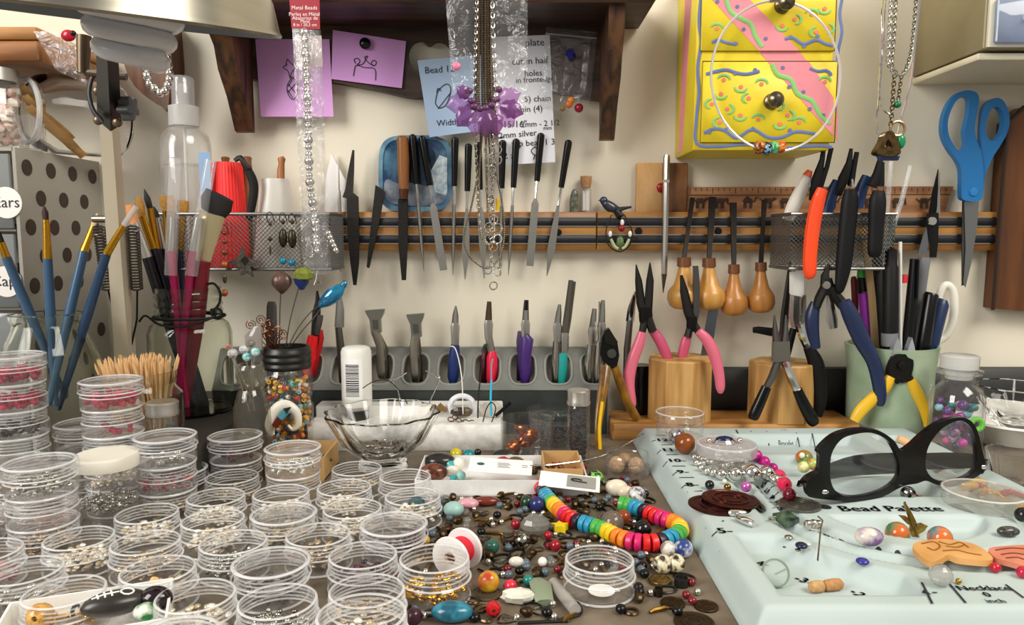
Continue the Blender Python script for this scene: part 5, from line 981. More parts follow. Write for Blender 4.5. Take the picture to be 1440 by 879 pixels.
t = pliers('small black nippers with bright yellow handles in front of the mug', [('shank', [(1262, 530, 8), (1256, 536, 7)], Y1, pm('1b1a19', .4, .5)), ('shank', [(1275, 530, 8), (1279, 536, 7)], Y1, pm('1b1a19', .4, .5)), ('handle', [(1253, 530, 7), (1243, 546, 9), (1226, 562, 9), (1210, 578, 9), (1201, 592, 7)], Y1-.2, YH, 10, .8, 4), ('handle', [(1280, 534, 7), (1288, 550, 9), (1298, 570, 8), (1303, 590, 6), (1303, 600, 4)], Y1-.2, YH, 10, .8, 4)], (1268, 514, Y1-.6), pm('2c2b2a', .3, .8))
mk('body', G().wp([(1256, 502), (1268, 498), (1283, 502), (1284, 520), (1276, 537), (1258, 537), (1251, 526)], Y1-.5, 1, (), 3), pm('161615', .4, .5), t)
for o_ in ([(1263, 475), (1258, 485), (1254, 505), (1269, 502), (1267, 485)], [(1283, 475), (1279, 485), (1274, 502), (1289, 505), (1286, 487)]): mk('jaw', G().wp(o_, Y1-.3, .7), pm('c3cad0', .3, .8), t)
# ================================================================ green mug with pens
o = up(1262, 73.3, 0); H = W(1262, 484, 73.3).z
t = jar('pen_mug', 'pale green glazed mug crowded with pens and markers', 'mug', o, [(3.7, 0), (3.9, .3), (3.95, H*.4), (4.0, H*.75), (4.3, H-.2), (4.35, H)], pm('a7b89c', .25, col2='8fa386', scale=30), .3, 48)
g_ = 'pens and tools in the green mug'
def pen(lab, parts, name='pen', cat='pen'): return tube_thing(name, lab, cat, parts, g_)
pen('fat black pen with ribbed grip and grey collar in the mug', [('barrel', [(1251, 350, 4), (1253, 352, 8), (1253, 372, 8), (1252, 376, 10), (1251, 470, 11)], 70.6, BLKM, 14), ('grey_collar', [(1251, 468, 11), (1251, 486, 11)], 70.6, pm('77767a', .4), 14), ('tip_end', [(1251, 486, 9), (1254, 560, 8)], 70.7, BLKM, 12)])
pen('purple marker with green and black cap in the mug', [('barrel', [(1213, 410, 6.5), (1219, 470, 7), (1232, 560, 6)], 72.5, pm('8c2a9a', .35), 12), ('black_cap', [(1211, 388, 5.5), (1213, 412, 6.5)], 72.5, BLK, 12), ('green_end', [(1211, 379, 5), (1211, 390, 6)], 72.5, pm('3fae3f', .35), 12)])
pen('dark red marker next to the purple one in the mug', [('barrel', [(1200, 389, 3), (1201, 394, 4.5), (1203, 440, 4.5), (1230, 560, 4)], 73.6, pm('6d1518', .35), 12)])
pen('thin wooden ruler strip standing in the mug', [('strip', [(1217, 338, 5), (1226, 420, 5), (1236, 560, 5)], 71.8, wood('b79a70', '93754c', 'z'), 4, .25)], 'ruler', 'ruler')
pen('glossy black pen with clip in the mug', [('barrel', [(1286, 364, 6), (1282, 420, 7.5), (1276, 484, 7.5), (1270, 560, 6)], 71.2, BLK, 14), ('clip', [(1291, 366, 2.2), (1289, 420, 2)], 70.6, BLK, 6)])
pen('grey pen leaning behind the black clip pen', [('barrel', [(1300, 362, 8), (1292, 420, 8), (1278, 560, 6)], 73.4, pm('77787c', .3), 12)])
pen('short shiny black marker leaning out of the mug', [('barrel', [(1310, 412, 8), (1309, 415, 10), (1298, 484, 10), (1286, 560, 8)], 71.6, BLK, 14)])
pen('dark blue marker with angled cap at the mug edge', [('barrel', [(1326, 421, 6), (1323, 428, 10.5), (1309, 484, 10.5), (1293, 560, 8)], 72.8, pm('1a2d55', .35), 12)])
pen('slim white stick pen beside the fat black pen', [('barrel', [(1266, 340, 2.4), (1266, 484, 2.6), (1264, 560, 2.4)], 71, pm('e6e4e0', .35), 10), ('red_cap', [(1272, 386, 4), (1272, 398, 4)], 71.2, pm('d23138', .35), 10)])
pen('dark charcoal pen between ruler strip and fat pen', [('barrel', [(1233, 362, 7), (1236, 420, 7), (1246, 560, 6)], 73.2, pm('33332f', .5), 12)])
pen('pale pink pencil behind the fat black pen', [('barrel', [(1240, 374, 3), (1243, 484, 3.5), (1248, 560, 3)], 74.4, pm('d79ac0', .4), 8)])
pen('white scissor handle loop sticking out of the mug', [('loop', [(1318, 470, 4), (1320, 420, 5), (1330, 401, 5.5), (1341, 412, 6), (1341, 445, 6), (1331, 472, 5), (1313, 490, 5), (1296, 560, 4)], 74.6, pm('e9e5d8', .4), 10, .8, 5)], 'scissors', 'scissors')
# ================================================================ pliers and rods in the right basket
YQ = 72.6; g_ = 'tools in the mesh basket by the mug'
def bt(name, lab, cat, parts): return tube_thing(name, lab, cat, parts, g_)
JB = pm('161617', .35, .5)
bt('pliers', 'pliers with orange and white handles and black jaws in the basket', 'pliers', [('handle', [(1157, 266, 8), (1150, 285, 10), (1143, 320, 10.5), (1139, 360, 10), (1139, 385, 9), (1140, 392, 4)], 69.6, pm('ee4a1c', .35), 10, .7, 4), ('handle', [(1137, 243, 6), (1128, 265, 9), (1116, 290, 10), (1108, 310, 8)], YQ, pm('d9d3c8', .35), 10, .7, 4), ('orange_tip', [(1139, 240, 4), (1135, 248, 7)], YQ-.1, pm('e05a2c', .35), 10, .7), ('jaw', [(1160, 197, 2.5), (1156, 225, 4), (1148, 255, 8), (1142, 282, 5)], 71, JB, 8, .7), ('jaw', [(1169, 208, 3.5), (1163, 235, 3.5), (1152, 262, 6)], 71.3, JB, 8, .7)])
bt('pliers', 'pliers with black grip and blue inner handle, middle of the basket', 'pliers', [('handle', [(1196, 266, 8), (1195, 285, 12), (1190, 335, 12), (1186, 375, 11), (1181, 405, 7), (1179, 412, 3)], 69.5, BLKM, 12, .7, 4), ('handle', [(1177, 254, 6), (1169, 275, 9), (1163, 300, 8)], YQ, pm('17335f', .35), 10, .8, 3), ('jaw', [(1197, 209, 2.5), (1194, 230, 5), (1186, 252, 8), (1178, 275, 5)], 71.2, JB, 8, .7), ('jaw', [(1205, 214, 3.5), (1201, 235, 4), (1196, 262, 5)], 71.4, JB, 8, .7), ('spring_pin', [(1198, 252, 2), (1199, 264, 2)], 70.4, CHROME)])
bt('pliers', 'pliers with straight black grip below the bronze pendant', 'pliers', [('handle', [(1236, 268, 8), (1234, 285, 12), (1232, 320, 11), (1230, 352, 10), (1229, 362, 6)], 69.5, BLKM, 12, .7, 4), ('handle', [(1219, 248, 7), (1211, 268, 9), (1206, 292, 8)], YQ, pm('17335f', .35), 10, .8, 3), ('jaw', [(1238, 224, 4), (1234, 245, 7), (1226, 262, 8)], 71, JB, 8, .7), ('jaw', [(1241, 228, 3), (1238, 262, 6)], 71.3, JB, 8, .7)])
bt('glass_rod', 'clear straight glass rod standing in the basket', 'rod', [('rod', [(1253, 226, 3.4), (1248, 290, 3.4), (1243, 370, 3.4)], 73.4, clear(milky=.2, refl=.9), 10)])
t = bt('glass_rod', 'clear rod with twisted end leaning in the basket', 'rod', [('rod', [(1280, 233, 3.6), (1267, 285, 3.6), (1258, 310, 4)], 73.8, clear(milky=.22, refl=.9), 10), ('twist', [(1258, 310, 4), (1256, 316, 5), (1254, 322, 3.4), (1252, 328, 5), (1250, 334, 3.4), (1248, 342, 5), (1246, 352, 2)], 73.8, clear('b9d3cf', milky=.35), 10)])
t = thing('thread_snips', 'small black thread snips with steel pivot hanging on the rail', 'snips', W(1300, 358, 75.9))
mk('blade', G().wp([(1320, 238), (1318, 290), (1316, 305), (1306, 305), (1312, 270)], 75.9, .18), pm('1d1d1e', .35, .8), t); mk('blade', G().wp([(1322, 242), (1322, 300), (1318, 308), (1316, 300)], 76.08, .15), STEEL, t)
mk('handle', G().wt([(1311, 300, 9), (1312, 320, 8), (1313, 345, 6), (1312, 362, 5)], 75.8, 8, .4), BLKM, t); mk('lower_blade', G().wp([(1303, 318), (1308, 330), (1303, 357), (1291, 356), (1297, 335)], 75.85, .15), pm('8f9298', .3, 1), t)
mk('pivot', G().lathe([(0, 0), (.45, 0), (.4, .12), (0, .16)], 16, (0, 0, 0), Matrix.Translation(W(1311, 311, 75.35)) @ Matrix.Rotation(pi/2, 4, 'X')), CHROME, t)
# ================================================================ glass at the far right
o = up(1361, 66.5, 0); H = W(1361, 508, 66.5).z
t = jar('bead_bottle', 'clear apothecary bottle of coloured beads with a frosted stopper', 'bottle', o, [(2.1, 0), (2.25, .3), (2.3, H-3.6), (2.0, H-2.6), (1.4, H-2.0), (1.35, H-1.2), (1.9, H-1.1), (1.95, H-.8), (1.5, H-.7)], GLASS, .18)
mk('stopper', G().lathe([(0, H-1.6), (1.1, H-1.6), (1.3, H-.7), (1.55, H-.6), (1.6, H+.5), (1.4, H+.6), (0, H+.55)], 32, o), clear('e8e8e4', milky=.55, rough=.3), t)
rnd = random.Random(31)
for k in range(46):
    c_ = rnd.choice(('3a1f52', 'c2359a', '1e7f78', '8ec3cf', '5a2f6e', 'c88fb0', 'e0589f', '2a6f6a')); a = rnd.uniform(0, 2*pi); q = 1.55*math.sqrt(rnd.random()); z = .5+(H-4.2)*k/46
    mk('bead', G().ball(o+Vector((q*cos(a), q*sin(a), z)), rnd.uniform(.3, .48), (1, 1, 1), 12, 8), pm(c_, .18), label={'3a1f52': 'dark purple', 'c2359a': 'magenta', '1e7f78': 'teal', '8ec3cf': 'pale blue', '5a2f6e': 'plum', 'c88fb0': 'dusty pink', 'e0589f': 'hot pink', '2a6f6a': 'deep green teal'}[c_]+' round bead inside the apothecary bottle', cat='bead', group='beads in the apothecary bottle')
t = thing('button_bead', 'bright green disc bead against the apothecary bottle wall', 'bead', W(1374, 597, 64.7)); mk('disc', G().ring(W(1373, 597, 64.75), .5, .26, (0, 1, 0), 24, 8), pm('6fc24a', .3), t)
o = up(1446, 70.5, 0); mk('white_dish', G().lathe([(0, 0), (3.5, 0), (4.6, 1.6), (5.4, 2.2), (5.3, 2.4), (4.3, 1.9), (3.2, .4), (0, .4)], 40, o), pm('e6e3da', .3), label='white china dish under the clear glass bowl at the wall', cat='dish')
mk('glass_bowl', G().lathe([(0, .5), (1.6, .5), (1.7, 1.0), (1.4, 1.4), (2.4, 2.4), (3.3, 4.0), (3.6, 5.4), (3.45, 5.5), (3.1, 4.1), (2.0, 2.7), (0, 2.0)], 48, o, wob=lambda a, z: 1+(.03*cos(a*10) if z > 1.5 else 0)), glassm('ffffff', 0, 1.33), label='ribbed clear glass bowl standing in the white dish', cat='bowl')
o = up(1446, 57, 0); mk('crystal_cup', G().lathe([(0, 0), (1.3, 0), (1.4, .3), (1.9, W(1446, 634, 57).z), (1.75, W(1446, 634, 57).z), (1.2, .6), (0, .5)], 14, o), glassm('ffffff', 0, 1.4), label='faceted clear crystal cup beside the bead board', cat='cup', ang=10)
# ================================================================ screw together bead containers
CU = 1.9                                     # height a container adds to a stack
def cont_g(h=1.9):
    return [(0, 0), (1.9, 0), (2.05, .08), (2.07, .2), (2.07, h*.5), (1.98, h*.55), (1.9, h*.58), (1.9, h-.05), (1.86, h-.02), (1.8, h-.05), (1.8, h*.55), (1.93, h*.48), (1.93, .22), (0, .18)]
def cring(r, z, w=.06, hh=.05): return [(r-w, z-hh), (r+w*.3, z-hh*.8), (r+w, z), (r+w*.3, z+hh*.8), (r-w, z+hh), (r-w, z-hh)]
LIDP = [(1.99, -.62), (2.13, -.62), (2.16, -.5), (2.13, -.4), (2.16, -.3), (2.13, -.2), (2.16, -.08), (2.12, .1), (1.95, .17), (1.85, .12), (0, .1), (0, .02), (1.85, .03), (1.98, .02)]
proto = {}
def make_cont(kind):
    t = thing('bead_container', 'x', 'container', (0, 0, 0), 'screw together bead containers on the desk')
    mk('cup', G().lathe(cont_g(2.25 if kind == 'tall' else 1.9), 48), PLAS, t, loc=(0, 0, 0))
    h_ = 2.25 if kind == 'tall' else 1.9
    mk('rim', G().lathe(cring(1.87, h_, .06, .05), 48), RIMP, t, loc=(0, 0, 0)); mk('base_ring', G().lathe(cring(1.99, .1, .05, .07), 48), RIMP, t, loc=(0, 0, 0)); mk('shoulder', G().lathe(cring(2.0, h_*.54, .06, .04), 48), RIMP, t, loc=(0, 0, 0))
    for q_ in (.66, .77, .88): mk('screw_thread', G().lathe(cring(1.9, h_*q_, .06, .035), 48), THRP, t, loc=(0, 0, 0))
    if kind in ('lid', 'white'): mk('lid_rim', G().lathe(cring(2.03, 2.03, .09, .06), 48), RIMP, t, loc=(0, 0, 0)); mk('lid_edge', G().lathe(cring(2.12, 1.32, .05, .05), 48), RIMP, t, loc=(0, 0, 0))
    if kind == 'lid': mk('lid', G().lathe([(r, z+1.9) for r, z in LIDP], 48), PLAS, t, loc=(0, 0, 0), label='clear flat screw lid')
    if kind == 'white': mk('lid', G().lathe([(r, z+1.9) for r, z in LIDP], 48), pm('d9d3c4', .45), t, loc=(0, 0, 0), label='opaque cream screw lid')
    return t
used = set()
def container(loc, kind, label, content):
    if kind not in proto: proto[kind] = make_cont(kind)
    if kind not in used: used.add(kind); o = lift(proto[kind], loc); o['label'] = label
    else: o = dup(proto[kind], loc, random.uniform(0, 6), label)
    if content: content_in(Vector(loc), content)
CONT = {'red': (('8e0f2c', 'b81a40'), 95, .22, (1, 1, 1), .12, 0, 'deep red round glass beads'), 'redfew': (('8e0f2c',), 9, .22, (1, 1, 1), .12, 0, 'a few deep red beads'),
        'plum': (('4a0f26',), 14, .24, (1, 1, 1), .12, 0, 'a clump of plum red beads'), 'dark': (('2b2622', '3a332c'), 90, .14, (1.4, 1, .7), .3, .6, 'small dark metal findings'),
        'silver': (('c9c6bd', '8f8b82'), 120, .16, (1, 1, .8), .12, 1, 'small shiny silver beads'), 'silverfew': (('cfccc4',), 14, .2, (1, 1, 1), .1, 1, 'a few bright silver beads'),
        'gold': (('d9a526', 'c08c20'), 44, .27, (1, 1, .45), .2, 1, 'gold disc beads'), 'copper': (('c06a48', 'e09878'), 100, .16, (1.2, .8, .6), .2, 1, 'copper coloured chips'),
        'pale': (('d9cdb6', 'c0ae8c', 'ece6d8'), 110, .17, (1.2, 1, .7), .25, .3, 'pale champagne findings'), 'brown': (('a08a68', '7a6444', 'c4ae8a'), 110, .16, (1.3, 1, .6), .3, .6, 'brown metal findings'),
        'rose': (('b0605c', '8a3c48'), 40, .16, (1, 1, .8), .2, 0, 'dusty rose beads'), 'purple': (('5a3040', '3a2030'), 60, .17, (1.2, 1, .7), .25, .2, 'dark purple bead chips'), 'pearl': (('e6e2d8', 'cfcabd'), 80, .17, (1, 1, 1), .1, .7, 'silvery pearl beads')}
craw = {}
def content_in(o, key):
    cols, n, br, kk, ro, me, lab = CONT[key]; lab2 = lab+' inside a clear screw container'
    if key in craw:
        dup(craw[key], o+Vector((0, 0, .19)), random.uniform(0, 6)); return
    gs = {c: G() for c in cols}; r_ = random.Random(hash(lab) % 1000 if False else len(lab)*7)
    for k in range(n):
        a = r_.uniform(0, 2*pi); q = 1.62*math.sqrt(r_.random()); b_ = br*r_.uniform(.85, 1.1)
        gs[cols[k % len(cols)]].ball((q*cos(a), q*sin(a), b_*kk[2]+.55*k/n*(1 if n > 20 else 0)), b_, kk, 8, 6, Euler((0, r_.uniform(-.4, .4), r_.uniform(0, 3))).to_matrix())
    t = thing('container_beads', lab2, 'beads', o+Vector((0, 0, .19)), lab+' in containers'); t['kind'] = 'stuff'
    WORG[t.name] = Vector((0, 0, 0))
    for c in cols: mk('bead_colour', gs[c], pm(c, ro, me), t, kind='stuff', loc=(0, 0, 0))
    WORG[t.name] = o; craw[key] = t
# px, py of the rim centre, how many stacked, kind of the top one, contents from the top down
CL = [(16, 499, 6, 'lid', ('red', 'red', 'dark', None, 'brown', 'pale')), (156, 534, 5, 'lid', ('red', 'redfew', None, 'pale', 'brown')), (48, 626, 3, 'lid', (None, 'pale', 'brown')), (56, 649, 3, 'lid', ('silver', None, 'brown')),
      (150, 638, 1, 'white4', ('silverfew',)), (232, 612, 3, 'lid', ('silverfew', 'rose', 'brown')), (320, 614, 2, 'lid', ('plum', None)), (82, 603, 3, 'open', ('red', 'red', None)), (232, 676, 1, 'lid', ('silverfew',)),
      (149, 698, 1, 'open', ('copper',)), (65, 714, 1, 'open', ('copper',)), (108, 740, 1, 'open', ('pale',)), (206, 727, 1, 'open', ('pale',)), (254, 705, 1, 'open', ('pale',)), (203, 759, 1, 'open', ('brown',)), (15, 762, 1, 'open', ('rose',)),
      (98, 770, 1, 'open', ('silverfew',)), (117, 800, 1, 'open', ('gold',)), (244, 783, 1, 'open', ('brown',)), (10, 806, 1, 'lid', ('pale',)), (0, 722, 1, 'open', ('silver',)), (317, 676, 1, 'open', ('brown',)),
      (390, 638, 2, 'lid', ('pearl', None)), (473, 679, 1, 'open', ('brown',)), (549, 679, 1, 'open', (None,)), (530, 700, 1, 'open', ('pale',)), (337, 703, 1, 'open', ('pale',)), (417, 703, 1, 'open', ('pale',)), (377, 718, 1, 'lid', ('brown',)),
      (458, 722, 1, 'open', ('pale',)), (288, 739, 1, 'open', ('pale',)), (523, 731, 1, 'lid', ('purple',)), (432, 747, 1, 'open', ('brown',)), (334, 761, 1, 'open', ('silver',)), (393, 773, 1, 'lid', ('dark',)), (492, 776, 1, 'open', ('purple',)),
      (298, 810, 1, 'open', ('pale',)), (373, 829, 1, 'open', ('silver',)), (470, 823, 1, 'open', ('brown',)), (284, 862, 1, 'lid', ('pale',)), (476, 856, 2, 'open', ('pale', 'brown')), (585, 788, 1, 'tall', ('gold',)), (843, 786, 1, 'open', (None,)), (400, 884, 1, 'open', ('pale',))]
pos = []
for px, py, n, kind, cc in CL:
    zt = CU*n+(.15 if kind == 'lid' else .35 if kind == 'tall' else 0)
    if kind == 'white4': zt = 5.2
    p = K(px, py, zt); pos.append([p.x, p.y, n])
FIX = {0, 1, 3, 4, 5}
LMK = [('the glass bowl', -11, 60), ('the red spool', -4, 43), ('the painted stone tray', -20.5, 36.5), ('the cream lidded container', -27.8, 49), ('the tan card box', -17.5, 58), ('the tall red bead stack', -36, 51), ('the gold disc container', -23.4, 39.5), ('the lid of teal stones', -7, 50), ('the rainbow strand', 5, 43)]
for it in range(200):                        # nudge apart so that none touch
    for i in range(len(pos)):
        for j in range(i):
            a, b = pos[i], pos[j]; d = hypot(a[0]-b[0], a[1]-b[1]); m_ = 4.36
            if d < m_:
                u = ((a[0]-b[0])/max(d, .01), (a[1]-b[1])/max(d, .01)); k = (m_-d)/2*.6; fa, fb = i not in FIX, j not in FIX
                if fa: a[0] += u[0]*k*(1 if fb else 2); a[1] += u[1]*k*(1 if fb else 2)
                if fb: b[0] -= u[0]*k*(1 if fa else 2); b[1] -= u[1]*k*(1 if fa else 2)
names = {'open': 'open clear threaded container', 'lid': 'clear lidded screw container', 'tall': 'tall open clear container', 'white': 'clear container with cream lid'}
DEP = {'red': 'packed with red beads', 'redfew': 'with a few red beads', 'plum': 'with plum beads clumped inside', 'dark': 'of dark metal findings', 'silver': 'of small silver beads', 'silverfew': 'with a few bright silver beads', 'gold': 'with gold disc beads', 'copper': 'of copper chips', 'pale': 'with pale champagne findings', 'brown': 'with brown metal findings', 'rose': 'with dusty rose beads', 'purple': 'with dark purple chips', 'pearl': 'of silvery pearl beads', None: 'with nothing in it'}
for (px, py, n, kind, cc), (x, y, _) in zip(CL, pos):
    if kind == 'white4':
        o = Vector((x, y, 0)); t = jar('bead_container', 'taller clear container with opaque cream lid and bright silver beads', 'container', o, [(1.85, 0), (1.95, .15), (1.95, 4.3), (1.85, 4.4), (1.85, 5.1)], PLAS, .12); t['group'] = 'screw together bead containers on the desk'
        mk('lid', G().lathe([(1.87, 4.35), (2.02, 4.35), (2.05, 4.5), (2.05, 5.1), (1.95, 5.23), (0, 5.23)], 44, o), pm('ddd7c8', .45), t); content_in(o+Vector((0, 0, 1.4)), 'silver'); mk('inner_shelf', G().lathe([(0, 1.3), (1.8, 1.3), (1.8, 1.4), (0, 1.4)], 32, o), PLAS, t); continue
    for k in range(n):
        kk = kind if k == n-1 else 'open'; c = cc[n-1-k]
        near = min(LMK, key=lambda q: hypot(q[1]-x, q[2]-y))[0]
        where = ' near '+near if n == 1 else (', topmost of a stack' if k == n-1 else ', bottom of a stack' if k == 0 else ', inside a stack')
        container((x, y, CU*k), kk, names[kk]+' '+DEP[c]+where, c)
mk('paper_dot', G().lathe([(0, 0), (.75, 0), (.75, .03), (0, .03)], 20, (pos[42][0]+.1, pos[42][1]-.3, .19)), WHITE, label='white paper dot inside the container beside the rainbow strand', cat='label')
OCC = [(x, y, 2.2) for x, y, _ in pos]
# ================================================================ white tray of stones
x0, x1, y0, y1, h = -7.5, 5.9, 55.2, 61.8, 1.2
CARD = pm('eceae6', .6, col2='dcdad6', scale=25, ramp=(.45, .55)); KRAFT = pm('c39a62', .7, var=.1)
def tray(name, label, x0, x1, y0, y1, h, m, rz=0, th=.12):
    c = Vector(((x0+x1)/2, (y0+y1)/2, 0)); w, d = x1-x0, y1-y0; t = thing(name, label, 'box', c)
    mk('bottom', G().box(c+Vector((0, 0, .06)), (w, d, .12)), m, t)
    for sy in (-1, 1): mk('side', G().box(c+Vector((0, sy*(d/2-th/2), h/2)), (w, th, h)), m, t)
    for sx in (-1, 1): mk('side', G().box(c+Vector((sx*(w/2-th/2), 0, h/2)), (th, d-2*th, h)), m, t)
    t.rotation_euler.z = rz
    return t
tray('card_tray', 'white marbled card tray full of stones and beads', x0, x1, y0, y1, h, CARD)
OCC.append((-4, 58.5, 3.6)); OCC.append((-1, 58.5, 3.6)); OCC.append((3, 58.5, 3.6))
a, b = K(770, 640, 1.5), K(834, 675, 1.5)
tray('kraft_box', 'small brown card box of red and bronze bits at the tray end', 2.5, 5.6, 56.4, 61.4, 1.6, KRAFT).location.z = .13*S
def bead(px, py, r, col, label, z=0, sc=(1, 1, 1), lump=0, rough=.2, metal=0, col2=None, name='bead', cat='bead', cl=False, trans=0, hole=False, scale=250, grp=None, rz=None, ang=38):
    """round or oval piece lying at height z; r in pixels of the picture"""
    p0 = K(px, py, z); R = r*cpp(px, py, p0.y); p = K(px, py, z+R*sc[2]); g = G()
    M_ = Matrix.Rotation(rz if rz is not None else 0, 3, 'Z')
    if hole: g.lathe([(R*.22, -R*.95), (R*.55, -R*.88), (R*.9, -R*.45), (R, 0), (R*.9, R*.45), (R*.55, R*.88), (R*.22, R*.95), (R*.22, -R*.95)], 18, (0, 0, 0), Matrix.Translation(p) @ Euler((pi/2.3, .3, 0)).to_matrix().to_4x4() @ Matrix.Diagonal((*sc, 1)))
    else: g.ball(p, R, sc, 18 if not lump else 10, 11 if not lump else 7, M_, lump)
    OCC.append((p.x, p.y, R*max(sc[:2])))
    m = clear(col, milky=.22, tint=.9, refl=.9) if cl else pm(col, rough, metal, col2=col2, scale=scale, trans=trans, ramp=(.42, .56) if col2 else (.35, .65))
    return mk(name, g, m, label=label, cat=cat, group=grp, ang=ang)
inT = lambda *a_, **k_: bead(*a_, z=.14, **k_)
inT(618, 648, 18, '2a2724', 'large flat black stone in the white tray', sc=(1.2, .8, .6), name='stone', cat='stone'); inT(610, 664, 16, '6d3d28', 'brown polished stone in the white tray corner', sc=(1.2, .8, .75), name='stone', cat='stone', col2='4a2418')
inT(641, 639, 8.5, 'd6c41e', 'yellow round bead in the white tray'); inT(659, 641, 9, '17848a', 'teal round bead in the white tray'); inT(672, 636, 5, '151515', 'small black ball bead in the white tray')
inT(620, 652, 8, '35a0a0', 'turquoise nugget on the black stone', lump=.15, name='stone', cat='stone', sc=(1.6, .7, .8)); inT(634, 655, 7, '3fa6a4', 'small turquoise nugget beside the white spiral', lump=.15, name='stone', cat='stone')
inT(645, 652, 9, 'ece6d8', 'white spiral shell piece in the tray', sc=(.9, .9, 1), name='shell', cat='shell'); inT(636, 662, 8, 'e6dfd0', 'white grooved shell bead in the tray', name='shell', cat='shell', sc=(1.2, .7, .9))
inT(648, 669, 7, '8fc5bb', 'pale aqua ball bead in the white tray'); inT(606, 672, 5, '2d4a50', 'dark teal bead in the tray corner'); inT(614, 671, 4, 'a9a18f', 'small silvery bead in the tray corner', metal=.7)
inT(637, 673, 5, '3a9aa6', 'tiny turquoise skull bead in the tray', lump=.12); inT(707, 653, 14, 'b21a22', 'red angular pebble in the white tray', lump=.1, sc=(1.1, .8, .7), name='stone', cat='stone'); inT(710, 641, 17, '2b2826', 'smooth black oval stone in the white tray', sc=(1.1, .7, .55), name='stone', cat='stone')
inT(680, 650, 10, '2c5a5c', 'dark teal pebble in the white tray', sc=(1.3, .8, .7), name='stone', cat='stone'); inT(725, 650, 10, '5d4e2c', 'olive brown stone in the white tray', sc=(1.2, .8, .8), name='stone', cat='stone')
for i, (x, y) in enumerate(((735, 655), (745, 652), (754, 657), (762, 650), (742, 660), (757, 646), (750, 663), (766, 658))): inT(x, y, 6, '5a4730', 'bronze disc bead heaped in the white tray', sc=(1.1, 1, .6), metal=.8, grp='bronze discs in the white tray')
for i in range(14): bead(random.uniform(778, 824), random.uniform(650, 664), 4, ('9a2020', '6a4a2c', '8a1c1c')[i % 3], ('small red bit', 'small bronze bit', 'small dark red bit')[i % 3]+' in the brown card box', z=.3, lump=.2, grp='bits in the brown card box')
def card(name, label, c, w, d, rx, ry, rz, m, extra=None):
    M_ = Matrix.Translation(Vector(c)) @ Euler((rx, ry, rz)).to_matrix().to_4x4()
    t = thing(name, label, 'tag', c); L = lambda u, v, q=0: M_ @ Vector((u, v, q))
    n_ = (M_.to_3x3() @ Vector((0, 0, .04)))
    hole = [L(-w/2+.9+.33*cos(k*pi/6), .15+.25*sin(k*pi/6)) for k in range(12)] if extra == 'hole' else None
    mk('card', G().plate([L(-w/2, -d/2), L(w/2, -d/2), L(w/2, d/2), L(-w/2, d/2)], [hole] if hole else [], n_), m, t)
    return t, M_
ta, M_ = card('price_tag', 'white hang tag with oval hole lying across the tray', (-.9, 57.0, 1.75), 5.0, 2.1, .25, .05, -.06, WHITE, 'hole')
for u, v, w_ in ((.2, .4, .9), (.25, .2, 1.1), (.2, 0, .8), (.25, -.2, 1.0), (1.9, .25, .5), (1.9, 0, .4)):
    mk('print_line', G().plate([M_ @ Vector(q) for q in ((u-w_/2, v-.04, .055), (u+w_/2, v-.04, .055), (u+w_/2, v+.04, .055), (u-w_/2, v+.04, .055))], (), (0, 0, .01)), pm('8a8888', .6), ta)
ta, M_ = card('earring_card', 'white card with small black hook sealed in a window', (4.4, 54.8, 1.25), 4.6, 1.9, .3, .08, -.12, WHITE)
mk('clear_window', G().plate([M_ @ Vector(q) for q in ((-.2, -.7, .05), (2.0, -.7, .05), (2.0, .7, .05), (-.2, .7, .05))], (), (0, 0, .08)), clear('d9d9d4', milky=.3), ta)
mk('hook', G().tube([M_ @ Vector((.5+.4*cos(k*.6), .1+.14*sin(k*.6), .16)) for k in range(9)]+[M_ @ Vector((1.3, -.1, .16))], .05, 5), DSTEEL, ta)
# card box and contents on the left
tray('kraft_box', 'open tan card box of wire bits beside the glass bowl', -20.1, -15.3, 58.6, 63.6, 2.0, KRAFT)
for i in range(16): bead(random.uniform(425, 462), random.uniform(636, 652), 5, ('3a2c22', '6a5030', 'b9b2a4', '4a1c1c')[i % 4], ('dark', 'bronze', 'silver', 'garnet')[i % 4]+' bit lying in the tan card box', z=.2+.06*i, sc=(1.4, .7, .6), metal=.5, lump=.15, grp='bits in the tan card box')
# low tray at the near edge
tc = K(146, 872, 0); tc = Vector((-20.5, 34.7, 0))
lt = tray('card_tray', 'plain white card tray with painted stones at the desk edge', tc.x-4.2, tc.x+3.3, tc.y-2.3, tc.y+2.3, 1.6, WHITE, radians(21))
inL = lambda *a_, **k_: bead(*a_, z=.8, **k_)
inL(57, 866, 18, 'd0a055', 'tan wooden cube bead with dark hole in the white tray', sc=(1, .95, .9), col2='b07f38', hole=True)
t = thing('painted_stone', 'black oval stone with white fish bone drawing', 'stone', K(165, 850, .9)); c = K(162, 848, 1.5)
mk('stone_body', G().ball(c, .78, (2.0, 1.0, .8), 24, 14, Matrix.Rotation(.45, 3, 'Z')), pm('26231f', .3, col2='35302a', scale=90), t)
def on_st(u, v): 
    q = Matrix.Rotation(.45, 3, 'Z') @ Vector((u, v, 0)); zz_ = .8*math.sqrt(max(0, 1-(u/2)**2-v**2))
    return c+Vector((q.x, q.y, zz_+.01))*.78
for l in ([(-1.3, -.15), (-.6, -.15), (.3, -.15)], [(-1.0, .1), (-.9, -.4)], [(-.6, .15), (-.5, -.45)], [(-.2, .15), (-.1, -.45)], [(.75+.38*cos(k*.7), -.15+.33*sin(k*.7)) for k in range(10)]): mk('white_line', G().tube([on_st(*p) for p in l], .05, 5), WHITE, t)
